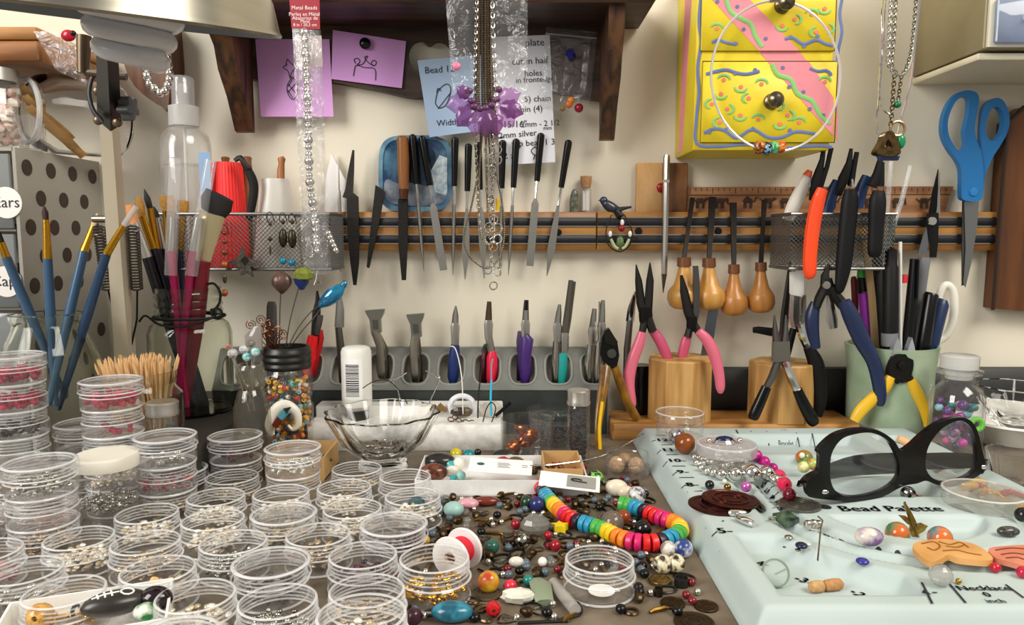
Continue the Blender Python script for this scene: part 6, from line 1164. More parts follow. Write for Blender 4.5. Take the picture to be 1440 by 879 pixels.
inL(219, 842, 19, '1d0f16', 'glossy black cherry bead in the white tray', sc=(1.2, .9, .9), rough=.08); inL(206, 860, 15, '1f7a34', 'green and white glass bead in the white tray', sc=(1.2, .9, .8), col2='d8d8cc', rough=.1, scale=120); inL(217, 818, 7, 'e0b070', 'orange shell chip at the tray corner', lump=.2)
tube_thing('stone_tail', 'curled grey wire beside the painted stone', 'wire', [('curl', [(103, 868, 3), (102, 858, 3), (108, 850, 2.6), (112, 855, 2)], K(105, 862, 1).y, DSTEEL, 6, 1, 3)])
# ================================================================ loose things on the desk
bead(638, 716, 13, '9fc3bb', 'frosted aqua glass pebble on the desk', sc=(1.1, 1, .8), rough=.4); bead(658, 708, 12, 'd59aa6', 'pink quartz pebble on the desk', sc=(1.3, .8, .6)); bead(684, 705, 11, '6d2a1a', 'amber brown bar bead on the desk', sc=(1.7, .7, .6), lump=.06)
bead(741, 706, 9, '1c3a24', 'dark green round bead beside the white tray'); bead(755, 709, 10.5, '262a62', 'dark blue round bead under the rainbow strand'); bead(592, 745, 8, '8a8592', 'lavender grey bead beside the lid of stones', rough=.5)
bead(590, 767, 8, '7a1220', 'deep red glass bead behind the gold disc container', rough=.08); bead(598, 760, 7, 'c4a02c', 'yellow glass bead behind the gold disc container'); bead(636, 860, 28, '2f7f96', 'blue ridged scarab bead on the desk', sc=(1.05, .6, .5), col2='1d5468', scale=120, name='scarab_bead')
bead(694, 856, 11, 'b3101c', 'large round red bead beside the scarab bead', hole=True); bead(687, 818, 15, 'd8b22a', 'striped glass bead with yellow red and blue patches', sc=(1, .9, 1), col2='b8452c', scale=60, rough=.08); bead(718, 824, 9, 'cf2a44', 'pink red bead on the desk beside the quartz')
bead(728, 838, 22, 'd6d4c4', 'white quartz nugget on the desk', lump=.12, sc=(1.1, .6, .45), name='stone', cat='stone', ang=10); bead(743, 816, 8, '17766a', 'teal green round bead near the quartz'); bead(763, 790, 6.5, 'ece8de', 'white round bead behind the open container'); bead(726, 790, 9, 'd9d4c8', 'oval pearl on the desk', sc=(1.2, .8, .8), rough=.12)
bead(753, 738, 20, 'cfcdc4', 'faceted clear crystal bead on the desk', cl=True, sc=(1, .8, .75), ang=5, lump=.05); bead(734, 760, 12, 'b5b0a4', 'round silver filigree ball on the desk', metal=1, col2='3a362e', scale=500); bead(725, 737, 7, '8a1420', 'small red bead beside the crystal')
bead(771, 753, 6, '9a1522', 'small red bead near the yellow star bead'); bead(781, 767, 8, '8f1420', 'red glass bead behind the open container', rough=.08); bead(692, 769, 10, '2a5e4e', 'green glass bead beside the red spool', cl=False, rough=.06); bead(582, 867, 12, '3c1c26', 'maroon cube bead in front of the gold disc container', lump=.08)
bead(806, 676, 11.5, '151416', 'black bead with coloured dots below the brown box', col2='d9708a', scale=330); bead(837, 674, 12.5, '151416', 'black bead with bright dots and green stripe', col2='7fbf5a', scale=330); bead(867, 686, 13, 'd9cfb8', 'cream shell bead behind the rainbow strand', sc=(1.2, .8, .9)); bead(880, 692, 10, 'd0c5aa', 'cream oval bead beside the spotted bead', sc=(1.2, .8, .9))
bead(895, 697, 13, 'cfcdc8', 'clear bead with dark spots', col2='4a3f52', scale=180, rough=.06); bead(904, 744, 12, '0f0f11', 'shiny black round bead inside the strand curve', rough=.06); bead(877, 727, 10, '8a3a1a', 'amber and maroon bead beside the strand', rough=.08); bead(861, 735, 16, 'bfae9e', 'large clear brownish glass bead inside the strand curve', cl=True)
bead(931, 793, 14, 'e2d6b4', 'cream dotted bead near the brass button', col2='2c211b', scale=260, sc=(1, 1, .95)); bead(950, 792, 13, 'e0d4b0', 'cream dotted bead beside the bead board', col2='2c211b', scale=260); bead(961, 771, 13, 'c9ccd8', 'blue and white swirled bead touching the bead board', col2='2c3e78', scale=130); bead(940, 772, 11, '8d7a70', 'brown and white spotted bead', col2='d9d2c6', scale=180)
t = thing('star_bead', 'small yellow star bead beside the rainbow strand', 'bead', K(787, 748)); c = K(787, 746, .1)
mk('star', G().plate([c+Vector(((.62 if k % 2 == 0 else .34)*cos(k*pi/5+.3), (.62 if k % 2 == 0 else .34)*sin(k*pi/5+.3), 0)) for k in range(10)], (), (0, 0, .45)), pm('e6c81c', .3), t)
def disc(px, py, r, th, col, label, rough=.35, metal=.9, z=0, name='coin', cat='coin', tilt=(0, 0), sc2=1, col2=None, seg=36):
    p = K(px, py, z); R = r*cpp(px, py, p.y); OCC.append((p.x, p.y, R))
    M_ = Matrix.Translation(p) @ Euler((tilt[0], tilt[1], 0)).to_matrix().to_4x4() @ Matrix.Diagonal((1, sc2, 1, 1))
    t = thing(name, label, cat, p)
    mk('disc', G().lathe([(0, 0), (R, 0), (R, th*.8), (R*.96, th), (R*.86, th), (R*.84, th*.75), (0, th*.75)], seg, (0, 0, 0), M_), pm(col, rough, metal, col2=col2 or None, var=0 if col2 else .4, scale=250), t)
    for q in (.62, .36): mk('relief_ring', G().tube([M_ @ Vector((R*q*cos(k*pi/12), R*q*sin(k*pi/12), th*.8)) for k in range(24)], R*.03, 4, closed=True, ref=(0, 0, 1)), pm(col, rough, metal), t)
    return t
disc(928, 819, 16, .22, '8d7444', 'brass button with concentric rings', name='button', cat='button'); disc(946, 850, 17, .15, '4a3826', 'dark bronze coin with worn relief', .5); disc(993, 854, 17, .12, '4e3c2a', 'dark coin lying against the bead board', .5); disc(976, 876, 28, .1, '4a3c2c', 'large dark flat disc at the desk edge', .6)
t = disc(958, 824, 10, .5, '1c1a19', 'black ribbed wheel bead', .4, .2, name='wheel_bead', cat='bead', seg=12); t = disc(926, 838, 6, .45, '3a3128', 'small brass tube bead standing upright', .4, .8, name='tube_bead', cat='bead')
disc(684, 836, 22, .12, '5b4d3a', 'flat brown disc under the striped glass bead', .6, .3); disc(605, 803+60, 10, .1, '5f5038', 'small brown coin beside the scarab bead')
# shallow lid of teal stones
c = K(586, 716, 0); mk('shallow_lid', G().lathe([(0, 0), (2.15, 0), (2.2, .1), (2.15, .2), (2.2, .3), (2.15, .42), (2.2, .55), (2.12, .85), (2.03, .85), (2.05, .12), (0, .1)], 44, c), PLAS, label='upturned clear lid holding two teal stones', cat='lid'); OCC.append((c.x, c.y, 2.3))
bead(586, 708, 11, '3d5a5e', 'larger slate teal stone in the upturned lid', z=.1, lump=.1, sc=(1.1, .9, .9), name='stone', cat='stone', rough=.6, ang=10); bead(600, 718, 12, '4a666a', 'flatter slate teal stone in the upturned lid', z=.1, lump=.08, sc=(1.3, .8, .6), name='stone', cat='stone', rough=.6, ang=10); bead(571, 713, 4, '8a4a32', 'copper bead in the upturned lid', z=.1, metal=.8); bead(562, 716, 4, '4a2a26', 'dark garnet bead in the upturned lid', z=.1)
# spool of red thread
c0, c1 = K(634, 784, 1.25), K(659, 766, 1.25); ax = (c1-c0).normalized(); q_ = ax.to_track_quat('Z', 'Y').to_matrix().to_4x4(); Ls = 1.5
t = thing('thread_spool', 'white spool with bright red thread lying on the desk', 'spool', Vector((c0.x, c0.y, 0))); OCC.append((c0.x+.5, c0.y+.6, 2.2))
for s_ in (0, Ls): mk('flange', G().lathe([(.36, -.12), (1.2, -.12), (1.25, 0), (1.2, .12), (.36, .12), (.36, -.12)], 36, (0, 0, 0), Matrix.Translation(c0+ax*s_) @ q_), pm('e9e6e2', .35), t)
mk('thread', G().lathe([(.4, 0), (.78, 0)]+[(.78+.02*(k % 2), Ls*k/24) for k in range(25)]+[(.4, Ls)], 28, (0, 0, 0), Matrix.Translation(c0) @ q_), pm('d3122c', .5), t)
# rainbow strand
RB = {'r': ('d81e22', 'red'), 'd': ('241028', 'dark purple'), 't': ('2791b4', 'teal'), 'g': ('4aa845', 'green'), 'y': ('eec51c', 'yellow'), 'o': ('ec811c', 'orange'), 'm': ('d41f68', 'magenta')}
path = [K(740+x/3.39, 620+y/3.39, .62) for x, y in ((62, 212), (100, 268), (150, 322), (215, 372), (290, 398), (365, 422), (440, 460), (520, 482), (600, 486), (668, 472), (715, 448), (738, 424), (712, 392), (655, 372), (600, 352), (540, 326), (485, 306), (432, 296))]
Q = chain_pts(path, .50); seq = 'rddttggyyoommrrddttgyyyoommrrddttgyoomrddttgyyoommrr'
seq = 'rrddtttgyyoomrrdttggyyoommrrdttggyyoommrrdttggyyoo'
t = thing('rainbow_strand', 'strand of rainbow coloured wooden disc beads curving over the pile', 'bead strand', Vector((path[0].x, path[0].y, 0)))
mk('cord', G().tube(Q, .06, 5), BLKM, t)
for i, (a, b) in enumerate(zip(Q, Q[1:])):
    c = (a+b)/2; ax = (b-a).normalized(); ch = seq[i % len(seq)]; M_ = Matrix.Translation(c) @ ax.to_track_quat('Z', 'Y').to_matrix().to_4x4()
    mk('disc_bead', G().lathe([(.1, -.22), (.48, -.22), (.55, -.16), (.57, 0), (.55, .16), (.48, .22), (.1, .22), (.1, -.22)], 20, (0, 0, 0), M_), pm(RB[ch][0], .35, var=.1, scale=200), t); OCC.append((c.x, c.y, .55))
# clip, tube, hooks
t = thing('hair_clip', 'pale green metal clip lying on the desk', 'clip', K(760, 832)); OCC.append((*K(760, 832)[:2], 1.3))
a, b = K(754, 815, .3), K(766, 846, .3); mk('upper_plate', G().tube([a, (a+b)/2+Vector((0, 0, .35)), b], [.45, .6, .5], 6, flat=.3), pm('8f9a80', .5, .3), t); mk('lower_plate', G().tube([a+Vector((.1, 0, -.15)), b+Vector((.1, 0, -.15))], [.4, .5], 6, flat=.25), pm('7c866e', .5, .3), t); mk('spring_ring', G().ring((a+b)/2+Vector((0, 0, .35)), .3, .07, (0, 0, 1)), GUN, t)
a, b = K(778, 820, .35), K(809, 858, .35); mk('clear_tube', G().tube([a, b], .33, 16), clear('e9e6e0', milky=.3, refl=.7), label='short clear plastic tube leaning by the open container', cat='tube')
def flatwire(lab, pts, r, m, sm=5, z=.12): 
    o_ = mk('wire_hook', G().tube(cr([K(x, y, z) for x, y in pts], sm, False), r, 6), m, label=lab, cat='wire'); return o_
flatwire('long dark wire hook on the desk near the green clip', [(736, 862), (738, 850), (752, 846), (764, 858), (776, 872), (800, 868), (817, 862), (812, 848), (790, 846)], .09, DSTEEL); flatwire('straight dark wire lying on the desk', [(728, 876), (790, 873), (800, 873)], .08, DSTEEL); flatwire('curled brass wire beside the red bead', [(668, 872), (670, 858), (684, 852), (694, 862), (688, 874), (676, 872)], .1, pm('6a5a40', .3, .9))
flatwire('dark wire stem under the spool', [(672, 800), (700, 810), (716, 795), (728, 780)], .06, DSTEEL); flatwire('silver wire arching over the brown box', [(745, 655), (790, 652), (850, 640), (905, 610)], .05, CHROME, z=1.9)
def small_round(px, py, rpx, H, lab, cont, z=0):
    p = K(px, py, z+H); o = Vector((p.x, p.y, z)); r = rpx*cpp(px, py, p.y); OCC.append((p.x, p.y, r))
    t = jar('bead_container', lab, 'container', o, [(r*.97, 0), (r, .1), (r, H*.55), (r*.94, H*.6)]+ridged(r*.97, H*.62, H*.95, 2, .06)+[(r*.93, H)], PLAS, .1); return t, o, r
t, o, r = small_round(882, 636, 32, 1.9, 'open clear container of tan nut like beads beside the bead board', 0)
for i, (dx, dy, c_) in enumerate(((-.9, -.2, 'b5946a'), (.7, -.4, 'a98a66'), (-.1, .8, '8f7350'))): mk('nut_bead', G().ball(o+Vector((dx, dy, .9)), .72, (.95, .95, 1), 18, 12), pm(c_, .5, col2='8a6a48', scale=250), label=('tan carved nut bead in the container, palest', 'brownish nut bead in the container', 'darkest nut bead at the back of the container')[i], cat='bead')
# small metal bits scattered over the desk
rnd = random.Random(77); PX = [(560, 706), (690, 700), (890, 672), (905, 690), (998, 868), (700, 876), (545, 876), (530, 820), (600, 800)]
def inpoly(x, y):
    c = False; n = len(PX)
    for i in range(n):
        (xa_, ya_), (xb_, yb_) = PX[i], PX[i-1]
        if (ya_ > y) != (yb_ > y) and x < (xb_-xa_)*(y-ya_)/(yb_-ya_)+xa_: c = not c
    return c
kinds = [('bronze_ring', 'small bronze ring lying in the loose pile', 'ring', lambda: G().ring((0, 0, .09), .34, .09, (0, 0, 1), 14, 5), BRONZE, .43), ('bronze_bead', 'lumpy bronze bead in the loose pile', 'bead', lambda: G().ball((0, 0, .28), .32, (1.2, .9, .85), 9, 6, None, .12), BRONZE, .38), ('pewter_charm', 'old silver charm in the loose pile', 'charm', lambda: G().lathe([(0, 0), (.45, 0), (.45, .12), (.3, .18), (.2, .12), (0, .2)], 9, wob=lambda a, z: 1+.18*cos(a*3)), OLDSIL, .5),
         ('silver_ball', 'little silver ball in the loose pile', 'bead', lambda: G().ball((0, 0, .2), .2, (1, 1, 1), 12, 8), CHROME, .2), ('dark_link', 'dark oval chain link in the loose pile', 'chain link', lambda: G().ring((0, 0, .08), .4, .08, (0, 0, 1), 16, 5, 1.5), DSTEEL, .5), ('brass_bar', 'short brass bar charm in the loose pile', 'charm', lambda: G().tube([(-.6, 0, .12), (-.3, .05, .2), (.3, 0, .14), (.6, .1, .12)], [.06, .14, .12, .08], 7), pm('8a6a30', .3, 1), .5),
         ('garnet_bead', 'small dark red bead in the loose pile', 'bead', lambda: G().ball((0, 0, .24), .25, (1, 1, .9), 12, 8), pm('6d0f1b', .1), .25), ('slate_bead', 'small grey blue bead in the loose pile', 'bead', lambda: G().ball((0, 0, .24), .27, (1, 1, .9), 12, 8), pm('56636e', .2), .27), ('black_bead', 'small black bead in the loose pile', 'bead', lambda: G().ball((0, 0, .26), .3, (1, 1, .85), 12, 8), BLK, .3), ('clear_bead', 'small clear glass bead in the loose pile', 'bead', lambda: G().ball((0, 0, .26), .3, (1, 1, .9), 12, 8), clear('d9d6ce', milky=.15, refl=1), .3)]
wts = [5, 5, 4, 3, 5, 4, 2, 2, 2, 2]; pr = {}; cnt = 0
for it in range(6000):
    if cnt >= 295: break
    px, py = rnd.uniform(530, 1000), rnd.uniform(672, 878)
    if not inpoly(px, py) or (py > 815 and rnd.random() < .75) : continue
    k = rnd.choices(range(10), wts)[0]; p = K(px, py, 0); r = kinds[k][5]
    if p.x > 11.3 or any(hypot(p.x-a, p.y-b) < (r+c)*.76 for a, b, c in OCC): continue
    OCC.append((p.x, p.y, r)); cnt += 1; nm, lab, cat, fn, m_, _ = kinds[k]
    if k not in pr: pr[k] = mk(nm, fn(), m_, label=lab, cat=cat, group='loose bits on the desk', loc=(0, 0, 0)); lift(pr[k], p, (0, 0, rnd.uniform(0, 6)))
    else: dup(pr[k], p, rnd.uniform(0, 6))
# ================================================================ bead design board
BX0, BX1, BY0, BY1 = 11.7, 38.6, 34.2, 70.3; BCX, BCY = 26.0, 48.5; ZT_ = 1.6
def smooth(a, b, t): t = max(0, min(1, (t-a)/(b-a))); return t*t*(3-2*t)
def bh(x, y):
    dB = min(x-BX0, BX1-x, y-BY0, BY1-y)
    if dB < 1.2: return .12+(ZT_-.12)*smooth(0, 1.2, dB+.1)
    d = abs(x-BCX) if y > BCY else hypot(x-BCX, y-BCY)
    z = ZT_
    for c_ in (7.5, 9.0): z -= .5*(1-smooth(.15, .62, abs(d-c_)))*(1 if y < 66.5 else 0)
    if d < 5.9 and y < 67.5:                      # inner wells
        def well(ya, yb, x0=BCX-5.6, x1=BCX+5.6):
            e_ = min(y-ya, yb-y, x-x0, x1-x)
            if ya < BCY-2: e_ = min(y-ya, yb-y, 5.4-d)
            return .95*smooth(0, .7, e_)
        z -= max(well(BCY-5.6, 47.3), well(50.6, 54.2), well(55, 60.5, BCX-5.6, BCX-.3), well(55, 60.5, BCX+.3, BCX+5.6), well(61.2, 67.2))
    if d > 10.6 and y < 44.2: z -= 1.0*smooth(0, .8, min(d-10.6, 44.2-y, dB-2.0, abs(x-BCX)-4.4))
    return z
nx, ny = 134, 180; v = []; f = []
for j in range(ny+1):
    for i in range(nx+1):
        x = BX0+(BX1-BX0)*i/nx; y = BY0+(BY1-BY0)*j/ny; v.append((x, y, bh(x, y)))
for j in range(ny):
    for i in range(nx): a = j*(nx+1)+i; f.append((a, a+1, a+nx+2, a+nx+1))
n0 = len(v); ed = [i for i in range(nx+1)]+[(j+1)*(nx+1)-1 for j in range(1, ny+1)]+[ny*(nx+1)+i for i in range(nx-1, -1, -1)]+[j*(nx+1) for j in range(ny-1, 0, -1)]
for q in ed: v.append((v[q][0], v[q][1], 0))
for k in range(len(ed)): k2 = (k+1) % len(ed); f.append((ed[k2], ed[k], n0+k, n0+k2))
g = G(); g.add(v, f)
BM = pm('b9c6c3', .6, col2='a9b7b3', scale=8, ramp=(.3, .7), bump=.03)
bt_ = thing('bead_board', 'pale grey flocked bead design board with printed scales and grooves', 'bead board', ((BX0+BX1)/2, (BY0+BY1)/2, 0))
mk('board_body', g, BM, bt_, ang=60)
def btxt(txt, px, py, size, rz=0, m=None, bold=0):
    c_ = K(px, py, ZT_+.02); c_.z = bh(c_.x, c_.y)+.025
    M_ = Matrix.Translation(c_) @ Matrix.Rotation(rz, 4, 'Z')
    gg = text_g(txt, size, M_); g2 = G(); g2.add(gg.v, gg.f)
    if bold:
        for q in (-bold, bold): g2.add([(a+q, b, c+.001) for a, b, c in gg.v], gg.f)
    g2.v = [(a, b, bh(a, b)+.055) for a, b, c in g2.v]
    mk('printed_text', g2, m or INK, bt_, kind='stuff')
btxt('Bead Palette', 1252, 716, 1.38, 0, bold=.03); mk('printed_dot', G().lathe([(0, 0), (.42, 0), (.42, .02), (0, .02)], 20, K(1160, 713, ZT_+.01)), INK, bt_)
btxt('Necklace', 1383, 828, .74, 0, bold=.02); btxt('0', 1388, 837, .7, 0, bold=.02); btxt('inch', 1400, 846, .6, 0, bold=.01)
for s_, x, y in (('12', 931, 619), ('11', 939, 633), ('10', 948, 648), ('9', 957, 664), ('8', 970, 682), ('5', 1015, 747)): btxt('-'+s_+'-', x, y, 1.15, .0, bold=.04)
for s_, x, y in (('16', 1070, 677), ('15', 1075, 684), ('14', 1082, 692), ('13', 1089, 699), ('12', 1094, 706), ('11', 1099, 714), ('10', 1106, 722)): btxt('-'+s_+'-', x, y, .8, 0, bold=.03)
for s_, x, y, rz in (('4', 1070, 770, -.5), ('3', 1132, 793, -.8), ('2', 1210, 812, -1.2), ('1', 1303, 833, 0), ('6', 1163, 751, -.7), ('5', 1186, 757, -.7), ('4', 1210, 762, -.7), ('3', 1235, 767, -.7), ('2', 1262, 772, -.8)): btxt('-'+s_+'-', x, y, .9, rz, bold=.03)
g = G()
def tick(x0, y0, x1, y1, w=.06):
    a, b = K(x0, y0, ZT_), K(x1, y1, ZT_); a.z = bh(a.x, a.y)+.05; b.z = bh(b.x, b.y)+.05; g = G(); d = (b-a).normalized(); s_ = Vector((-d.y, d.x, 0))*w
    g.add([a-s_, b-s_, b+s_, a+s_], [(0, 1, 2, 3)]); mk('tick_mark', g, INK, bt_)
for q in ((922, 612, 936, 613), (930, 626, 946, 626), (937, 640, 953, 640), (945, 656, 964, 656), (955, 672, 976, 672), (966, 691, 988, 691), (992, 736, 1018, 733), (1012, 767, 1050, 757), (1091, 785, 1106, 778), (1166, 808, 1174, 799), (1249, 815, 1251, 824), (1296, 820, 1311, 850), (1336, 823, 1358, 849), (1414, 823, 1440, 842), (1035, 605, 1038, 610), (1056, 607, 1060, 612), (1078, 607, 1082, 613), (1120, 609, 1125, 615), (1142, 610, 1147, 616)): tick(*q)
btxt('1/2', 1102, 605, .45); btxt('Bracelet', 1106, 612, .42)
# things lying on the board
def zb(px, py, z=ZT_):
    for _ in range(6): p = K(px, py, z); z = bh(p.x, p.y)
    return z
OB = lambda px, py, r, col, label, **k_: bead(px, py+r*.6, r, col, label, z=zb(px, py+r*.6)+.01, **k_)
small, o, r = small_round(956, 580, 33, 2.2, 'clear lidded container at the far corner of the bead board', 0, zb(956, 612))
mk('lid', G().lathe([(r*1.02, 1.3), (r*1.05, 1.35), (r*1.05, 2.15), (r, 2.28), (0, 2.25), (0, 2.2), (r*.98, 2.2)], 40, o), PLAS, small); mk('lid_rim', G().lathe([(a_, b_+2.2) for a_, b_ in cring(r*1.0, .05, .07, .06)], 40, o), RIMP, small)
small, o2, r2 = small_round(1022, 624, 40, 1.5, 'clear flat lidded container with ring on top on the bead board', 0, zb(1022, 645))
mk('lid', G().lathe([(r2*1.02, .7), (r2*1.04, .75), (r2*1.04, 1.45), (r2, 1.55), (0, 1.52), (0, 1.48), (r2*.98, 1.48)], 40, o2), clear('efeaea', milky=.3, refl=.6), small); mk('lid_rim', G().lathe([(a_, b_+1.5) for a_, b_ in cring(r2*1.0, .03, .07, .05)], 40, o2), RIMP, small)
zl = o2.z+1.56; t = thing('gem_ring', 'silver ring with dark blue oval stone on the flat container', 'ring', Vector((o2.x-.2, o2.y, zl)))
mk('setting', G().lathe([(0, 0), (.7, 0), (.75, .15), (.6, .3), (0, .3)], 24, (0, 0, 0), Matrix.Translation((o2.x-.2, o2.y, zl)) @ Matrix.Diagonal((1.25, .8, 1, 1))), CHROME, t); mk('blue_stone', G().ball((o2.x-.2, o2.y, zl+.3), .55, (1.35, .85, .5)), pm('111c46', .05), t)
for s_ in (-1, 1): mk('side_ball', G().ball((o2.x-.2+s_*1.25, o2.y, zl+.22), .22), CHROME, t)
OB(963, 615, 14, '8a4a18', 'large brown wooden ball bead on the bead board', col2='7a3c10', rough=.15, scale=40); OB(952, 606, 11, 'b9b6b0', 'silver and purple eye bead behind the brown ball bead', metal=.5, col2='3a2a4a', scale=160)
for i, (x, y, r_) in enumerate(((976, 640, 4.5), (979, 648, 4.5), (986, 655, 5), (994, 659, 5.5), (1003, 661, 6), (1014, 662, 8), (1034, 660, 10), (1057, 658, 12.5), (1078, 659, 10.5), (1090, 670, 8))): OB(x, y, r_, 'dedbd4', 'shiny silver ball of the graded bead curve on the board', metal=1, rough=.05, grp='silver balls of the graded curve')
for i in range(26): OB(982+i % 13*5.6+2*(i//13), 641+(i//13)*7+2*sin(i*1.1)+(i % 13)*.4, 3.8, 'd9d4ca', 'tiny pearl silver bead before the flat container', metal=.8, rough=.1, grp='tiny pearl beads on the board')
for i, (x, y, r_, c_) in enumerate(((1064, 636, 8, 'c01a86'), (1075, 645, 8, 'b3127a'), (1087, 654, 7, 'b8147e'), (1096, 664, 9, 'd8355f'), (1103, 675, 10, 'd8284f'))): OB(x, y, r_, c_, ('magenta bead at the far end of the pink row', 'dark magenta bead, second in the pink row', 'small magenta bead in the middle of the pink row', 'coral pink bead in the pink row', 'coral red bead at the near end of the pink row')[i], rough=.25, hole=i > 2)
OB(998, 678, 6.5, '101012', 'black round bead on the printed scale'); OB(1023, 682, 5, '8a6a2c', 'small brass ball on the board', metal=1); OB(1019, 675, 3.5, 'd6d0c2', 'tiny pearl above the brass ball'); OB(1049, 680, 7.5, 'c76ab4', 'metallic pink bead on the board', metal=.5, rough=.12)
cz = zb(1018, 710)
disc(1012, 712, 44, .14, '4a2420', 'dark copper disc, lower of two stacked on the board', .35, .8, z=cz+.02, sc2=.85, tilt=(.03, .05)); disc(1027, 703, 40, .14, '5c2c26', 'dark copper disc with pink sheen, upper of two stacked', .25, .8, z=cz+.24, sc2=.8, tilt=(.06, .06)); disc(1124, 711, 29, .16, '77766c', 'pewter disc with spiral relief on the board', .4, .8, z=zb(1124, 711)+.03)
def rod(lab, x0, y0, x1, y1, r, m, cat='bead', name='tube_bead'):
    a, b = K(x0, y0, zb(x0, y0)), K(x1, y1, zb(x1, y1)); k = cpp(x0, y0, a.y)*r; a.z = bh(a.x, a.y)+k; b.z = bh(b.x, b.y)+k; d_ = b-a
    return mk(name, G().tube([a, a+d_*.12, a+d_*.5, a+d_*.88, b], [k*.5, k*.9, k, k*.9, k*.5], 12), m, label=lab, cat=cat)
rod('oval silver engraved bead pointing at the copper discs', 1056, 695, 1074, 716, 5, OLDSIL); rod('silver fancy bead in front of the copper discs', 1024, 726, 1050, 727, 5, CHROME); rod('silver fish shaped bead below the other silver bead', 1034, 732, 1060, 743, 5.5, CHROME)
t = thing('square_pendant', 'dark square glass pendant with loop on the board', 'pendant', K(1104, 735, zb(1104, 735))); z_ = zb(1104, 735)+.03
mk('glass_square', G().plate([K(x, y, z_) for x, y in ((1086, 728), (1108, 724), (1124, 735), (1104, 743))], (), (0, 0, .3)), pm('1c2030', .08, col2='4a6a40', scale=100), t); mk('loop', G().ring(K(1088, 729, z_+.2), .3, .06, (0, .6, .8)), STEEL, t)
t = thing('headpin_charm', 'silver cube charm on a long headpin on the board', 'charm', K(1144, 740, zb(1144, 740))); z_ = zb(1144, 740)
for x, y in ((1136, 738), (1144, 737), (1151, 738)): mk('cube', G().box(K(x, y, z_+.4), (.42, .42, .5), bev=.08), pm('cfc9bf', .15, .9), t)
mk('headpin', G().tube([K(1150, 726, z_+.9), K(1157, 732, z_+.8), K(1154, 745, z_+.5), K(1150, 788, z_+.15)], .05, 6), pm('a89a88', .25, 1), t)
for i, (x, y, r_, c_, l_, me) in enumerate(((1127, 765, 8.5, '14183a', 'dark blue disc bead in the groove', 0), (1213, 787, 9, '2f2f86', 'royal blue disc bead in the groove', 0), (1109, 755, 6, 'b5b1a6', 'tiny silver coil in the groove', 1), (1137, 767, 3, 'e8e4dc', 'tiny white seed bead in the groove', 0), (1122, 774, 4, '8a8478', 'small silver cap bead near the disc bead', 1), (1138, 779, 5, '1b1a1b', 'small black and silver bead in the groove', 0), (1103, 771, 2.5, '7a766c', 'tiny grey crimp bead in the groove', 1))): OB(x, y-3, r_, c_, l_, sc=(1, 1, .5), metal=me)
z_ = zb(1092, 826); c = K(1092, 826, z_); t = thing('glass_disc', 'round clear glass disc standing in the near well', 'glass disc', c); Mg = Matrix.Translation(c+Vector((0, .25, .72))) @ Euler((radians(62), 0, 0)).to_matrix().to_4x4()
mk('pane', G().lathe([(0, 0), (.72, 0), (.72, .1), (0, .1)], 32, (0, 0, 0), Mg), clear('eef4f0', milky=.2, refl=.5), t); mk('rim', G().lathe([(.68, -.04), (.76, -.04), (.76, .14), (.68, .14), (.68, -.04)], 32, (0, 0, 0), Mg), pm('7a8a78', .3), t)
rod('cork lying in the near well, outer one', 1138, 834, 1158, 832, 8.5, pm('c79a66', .8, var=.3, scale=350), 'cork', 'cork'); rod('cork lying in the near well, second one', 1158, 832, 1184, 829, 8.5, pm('bb8752', .8, var=.3, scale=350), 'cork', 'cork')
OB(1222, 745, 16, '7a5a8c', 'lilac glass bead with cream swirl in the centre well', sc=(1.2, .9, .8), col2='d8cfc0', scale=60, rough=.1); OB(1262, 741, 16, '2a7a52', 'green glass bead with orange cap in the centre well', col2='c8632a', scale=70, rough=.06); OB(1322, 747, 16, '2f7f8c', 'glass bead with orange and teal patches in the centre well', col2='cf6a2c', scale=80, rough=.06)
t = thing('butterfly_charm', 'antique brass butterfly charm leaning between the glass beads', 'charm', K(1288, 752, zb(1288, 752))); YB_ = K(1288, 755, zb(1288, 755)).y
for o_ in ([(1271, 708), (1277, 712), (1284, 724), (1290, 737), (1287, 744), (1278, 730)], [(1287, 738), (1296, 736), (1305, 740), (1300, 747), (1291, 752)], [(1264, 725), (1274, 726), (1284, 734), (1287, 742), (1276, 737)], [(1280, 738), (1288, 744), (1291, 756), (1285, 757), (1279, 748)]): mk('wing', G().wp(o_, YB_, .12), pm('b8964a', .35, .8, var=.5, scale=400), t)
mk('body', G().wt([(1272, 706, 1.5), (1282, 730, 2.5), (1292, 757, 1.5)], YB_-.05, 8), pm('9a7d40', .3, 1), t)
for i, (x, y, r_, c_) in enumerate(((1131, 638, 11.5, 'c8641c'), (1130, 652, 8, 'a8b04a'), (1143, 648, 8, 'c0584a'), (1135, 646, 6, '8aa048'))): OB(x, y, r_, c_, ('orange mottled bead in the far well', 'pale green bead in the far well', 'red and green flowered bead in the far well', 'small green bead under the orange one')[i], col2=('5a7a2c', 'd9d9a0', 'a8b860', '5c7a30')[i], scale=130)
OB(1277, 688, 10, 'a9a6a0', 'silver and black hematite ball behind the printed name', metal=1, col2='141414', scale=220, rough=.08); OB(1110, 690, 9, '6a1226', 'dark red bead beside the glasses hinge', rough=.1)
OB(1128, 640-2, 4, 'e8e0d0', 'tiny cream bead beside the orange bead')
def plaque(lab, outl, th, m, hm, lines):
    z_ = zb(outl[0][0], outl[0][1])+.25; t = thing('wooden_plaque', lab, 'plaque', K(outl[0][0], outl[0][1], z_-.25))
    mk('plate', G().plate(cr([K(x, y, z_+th) for x, y in outl], 4), (), (0, 0, -th)), m, t)
    for l in lines: mk('engraved_line', G().tube(cr([K(x, y, z_+th+.01) for x, y in l], 4, False), .035, 4), hm, t)
    return t
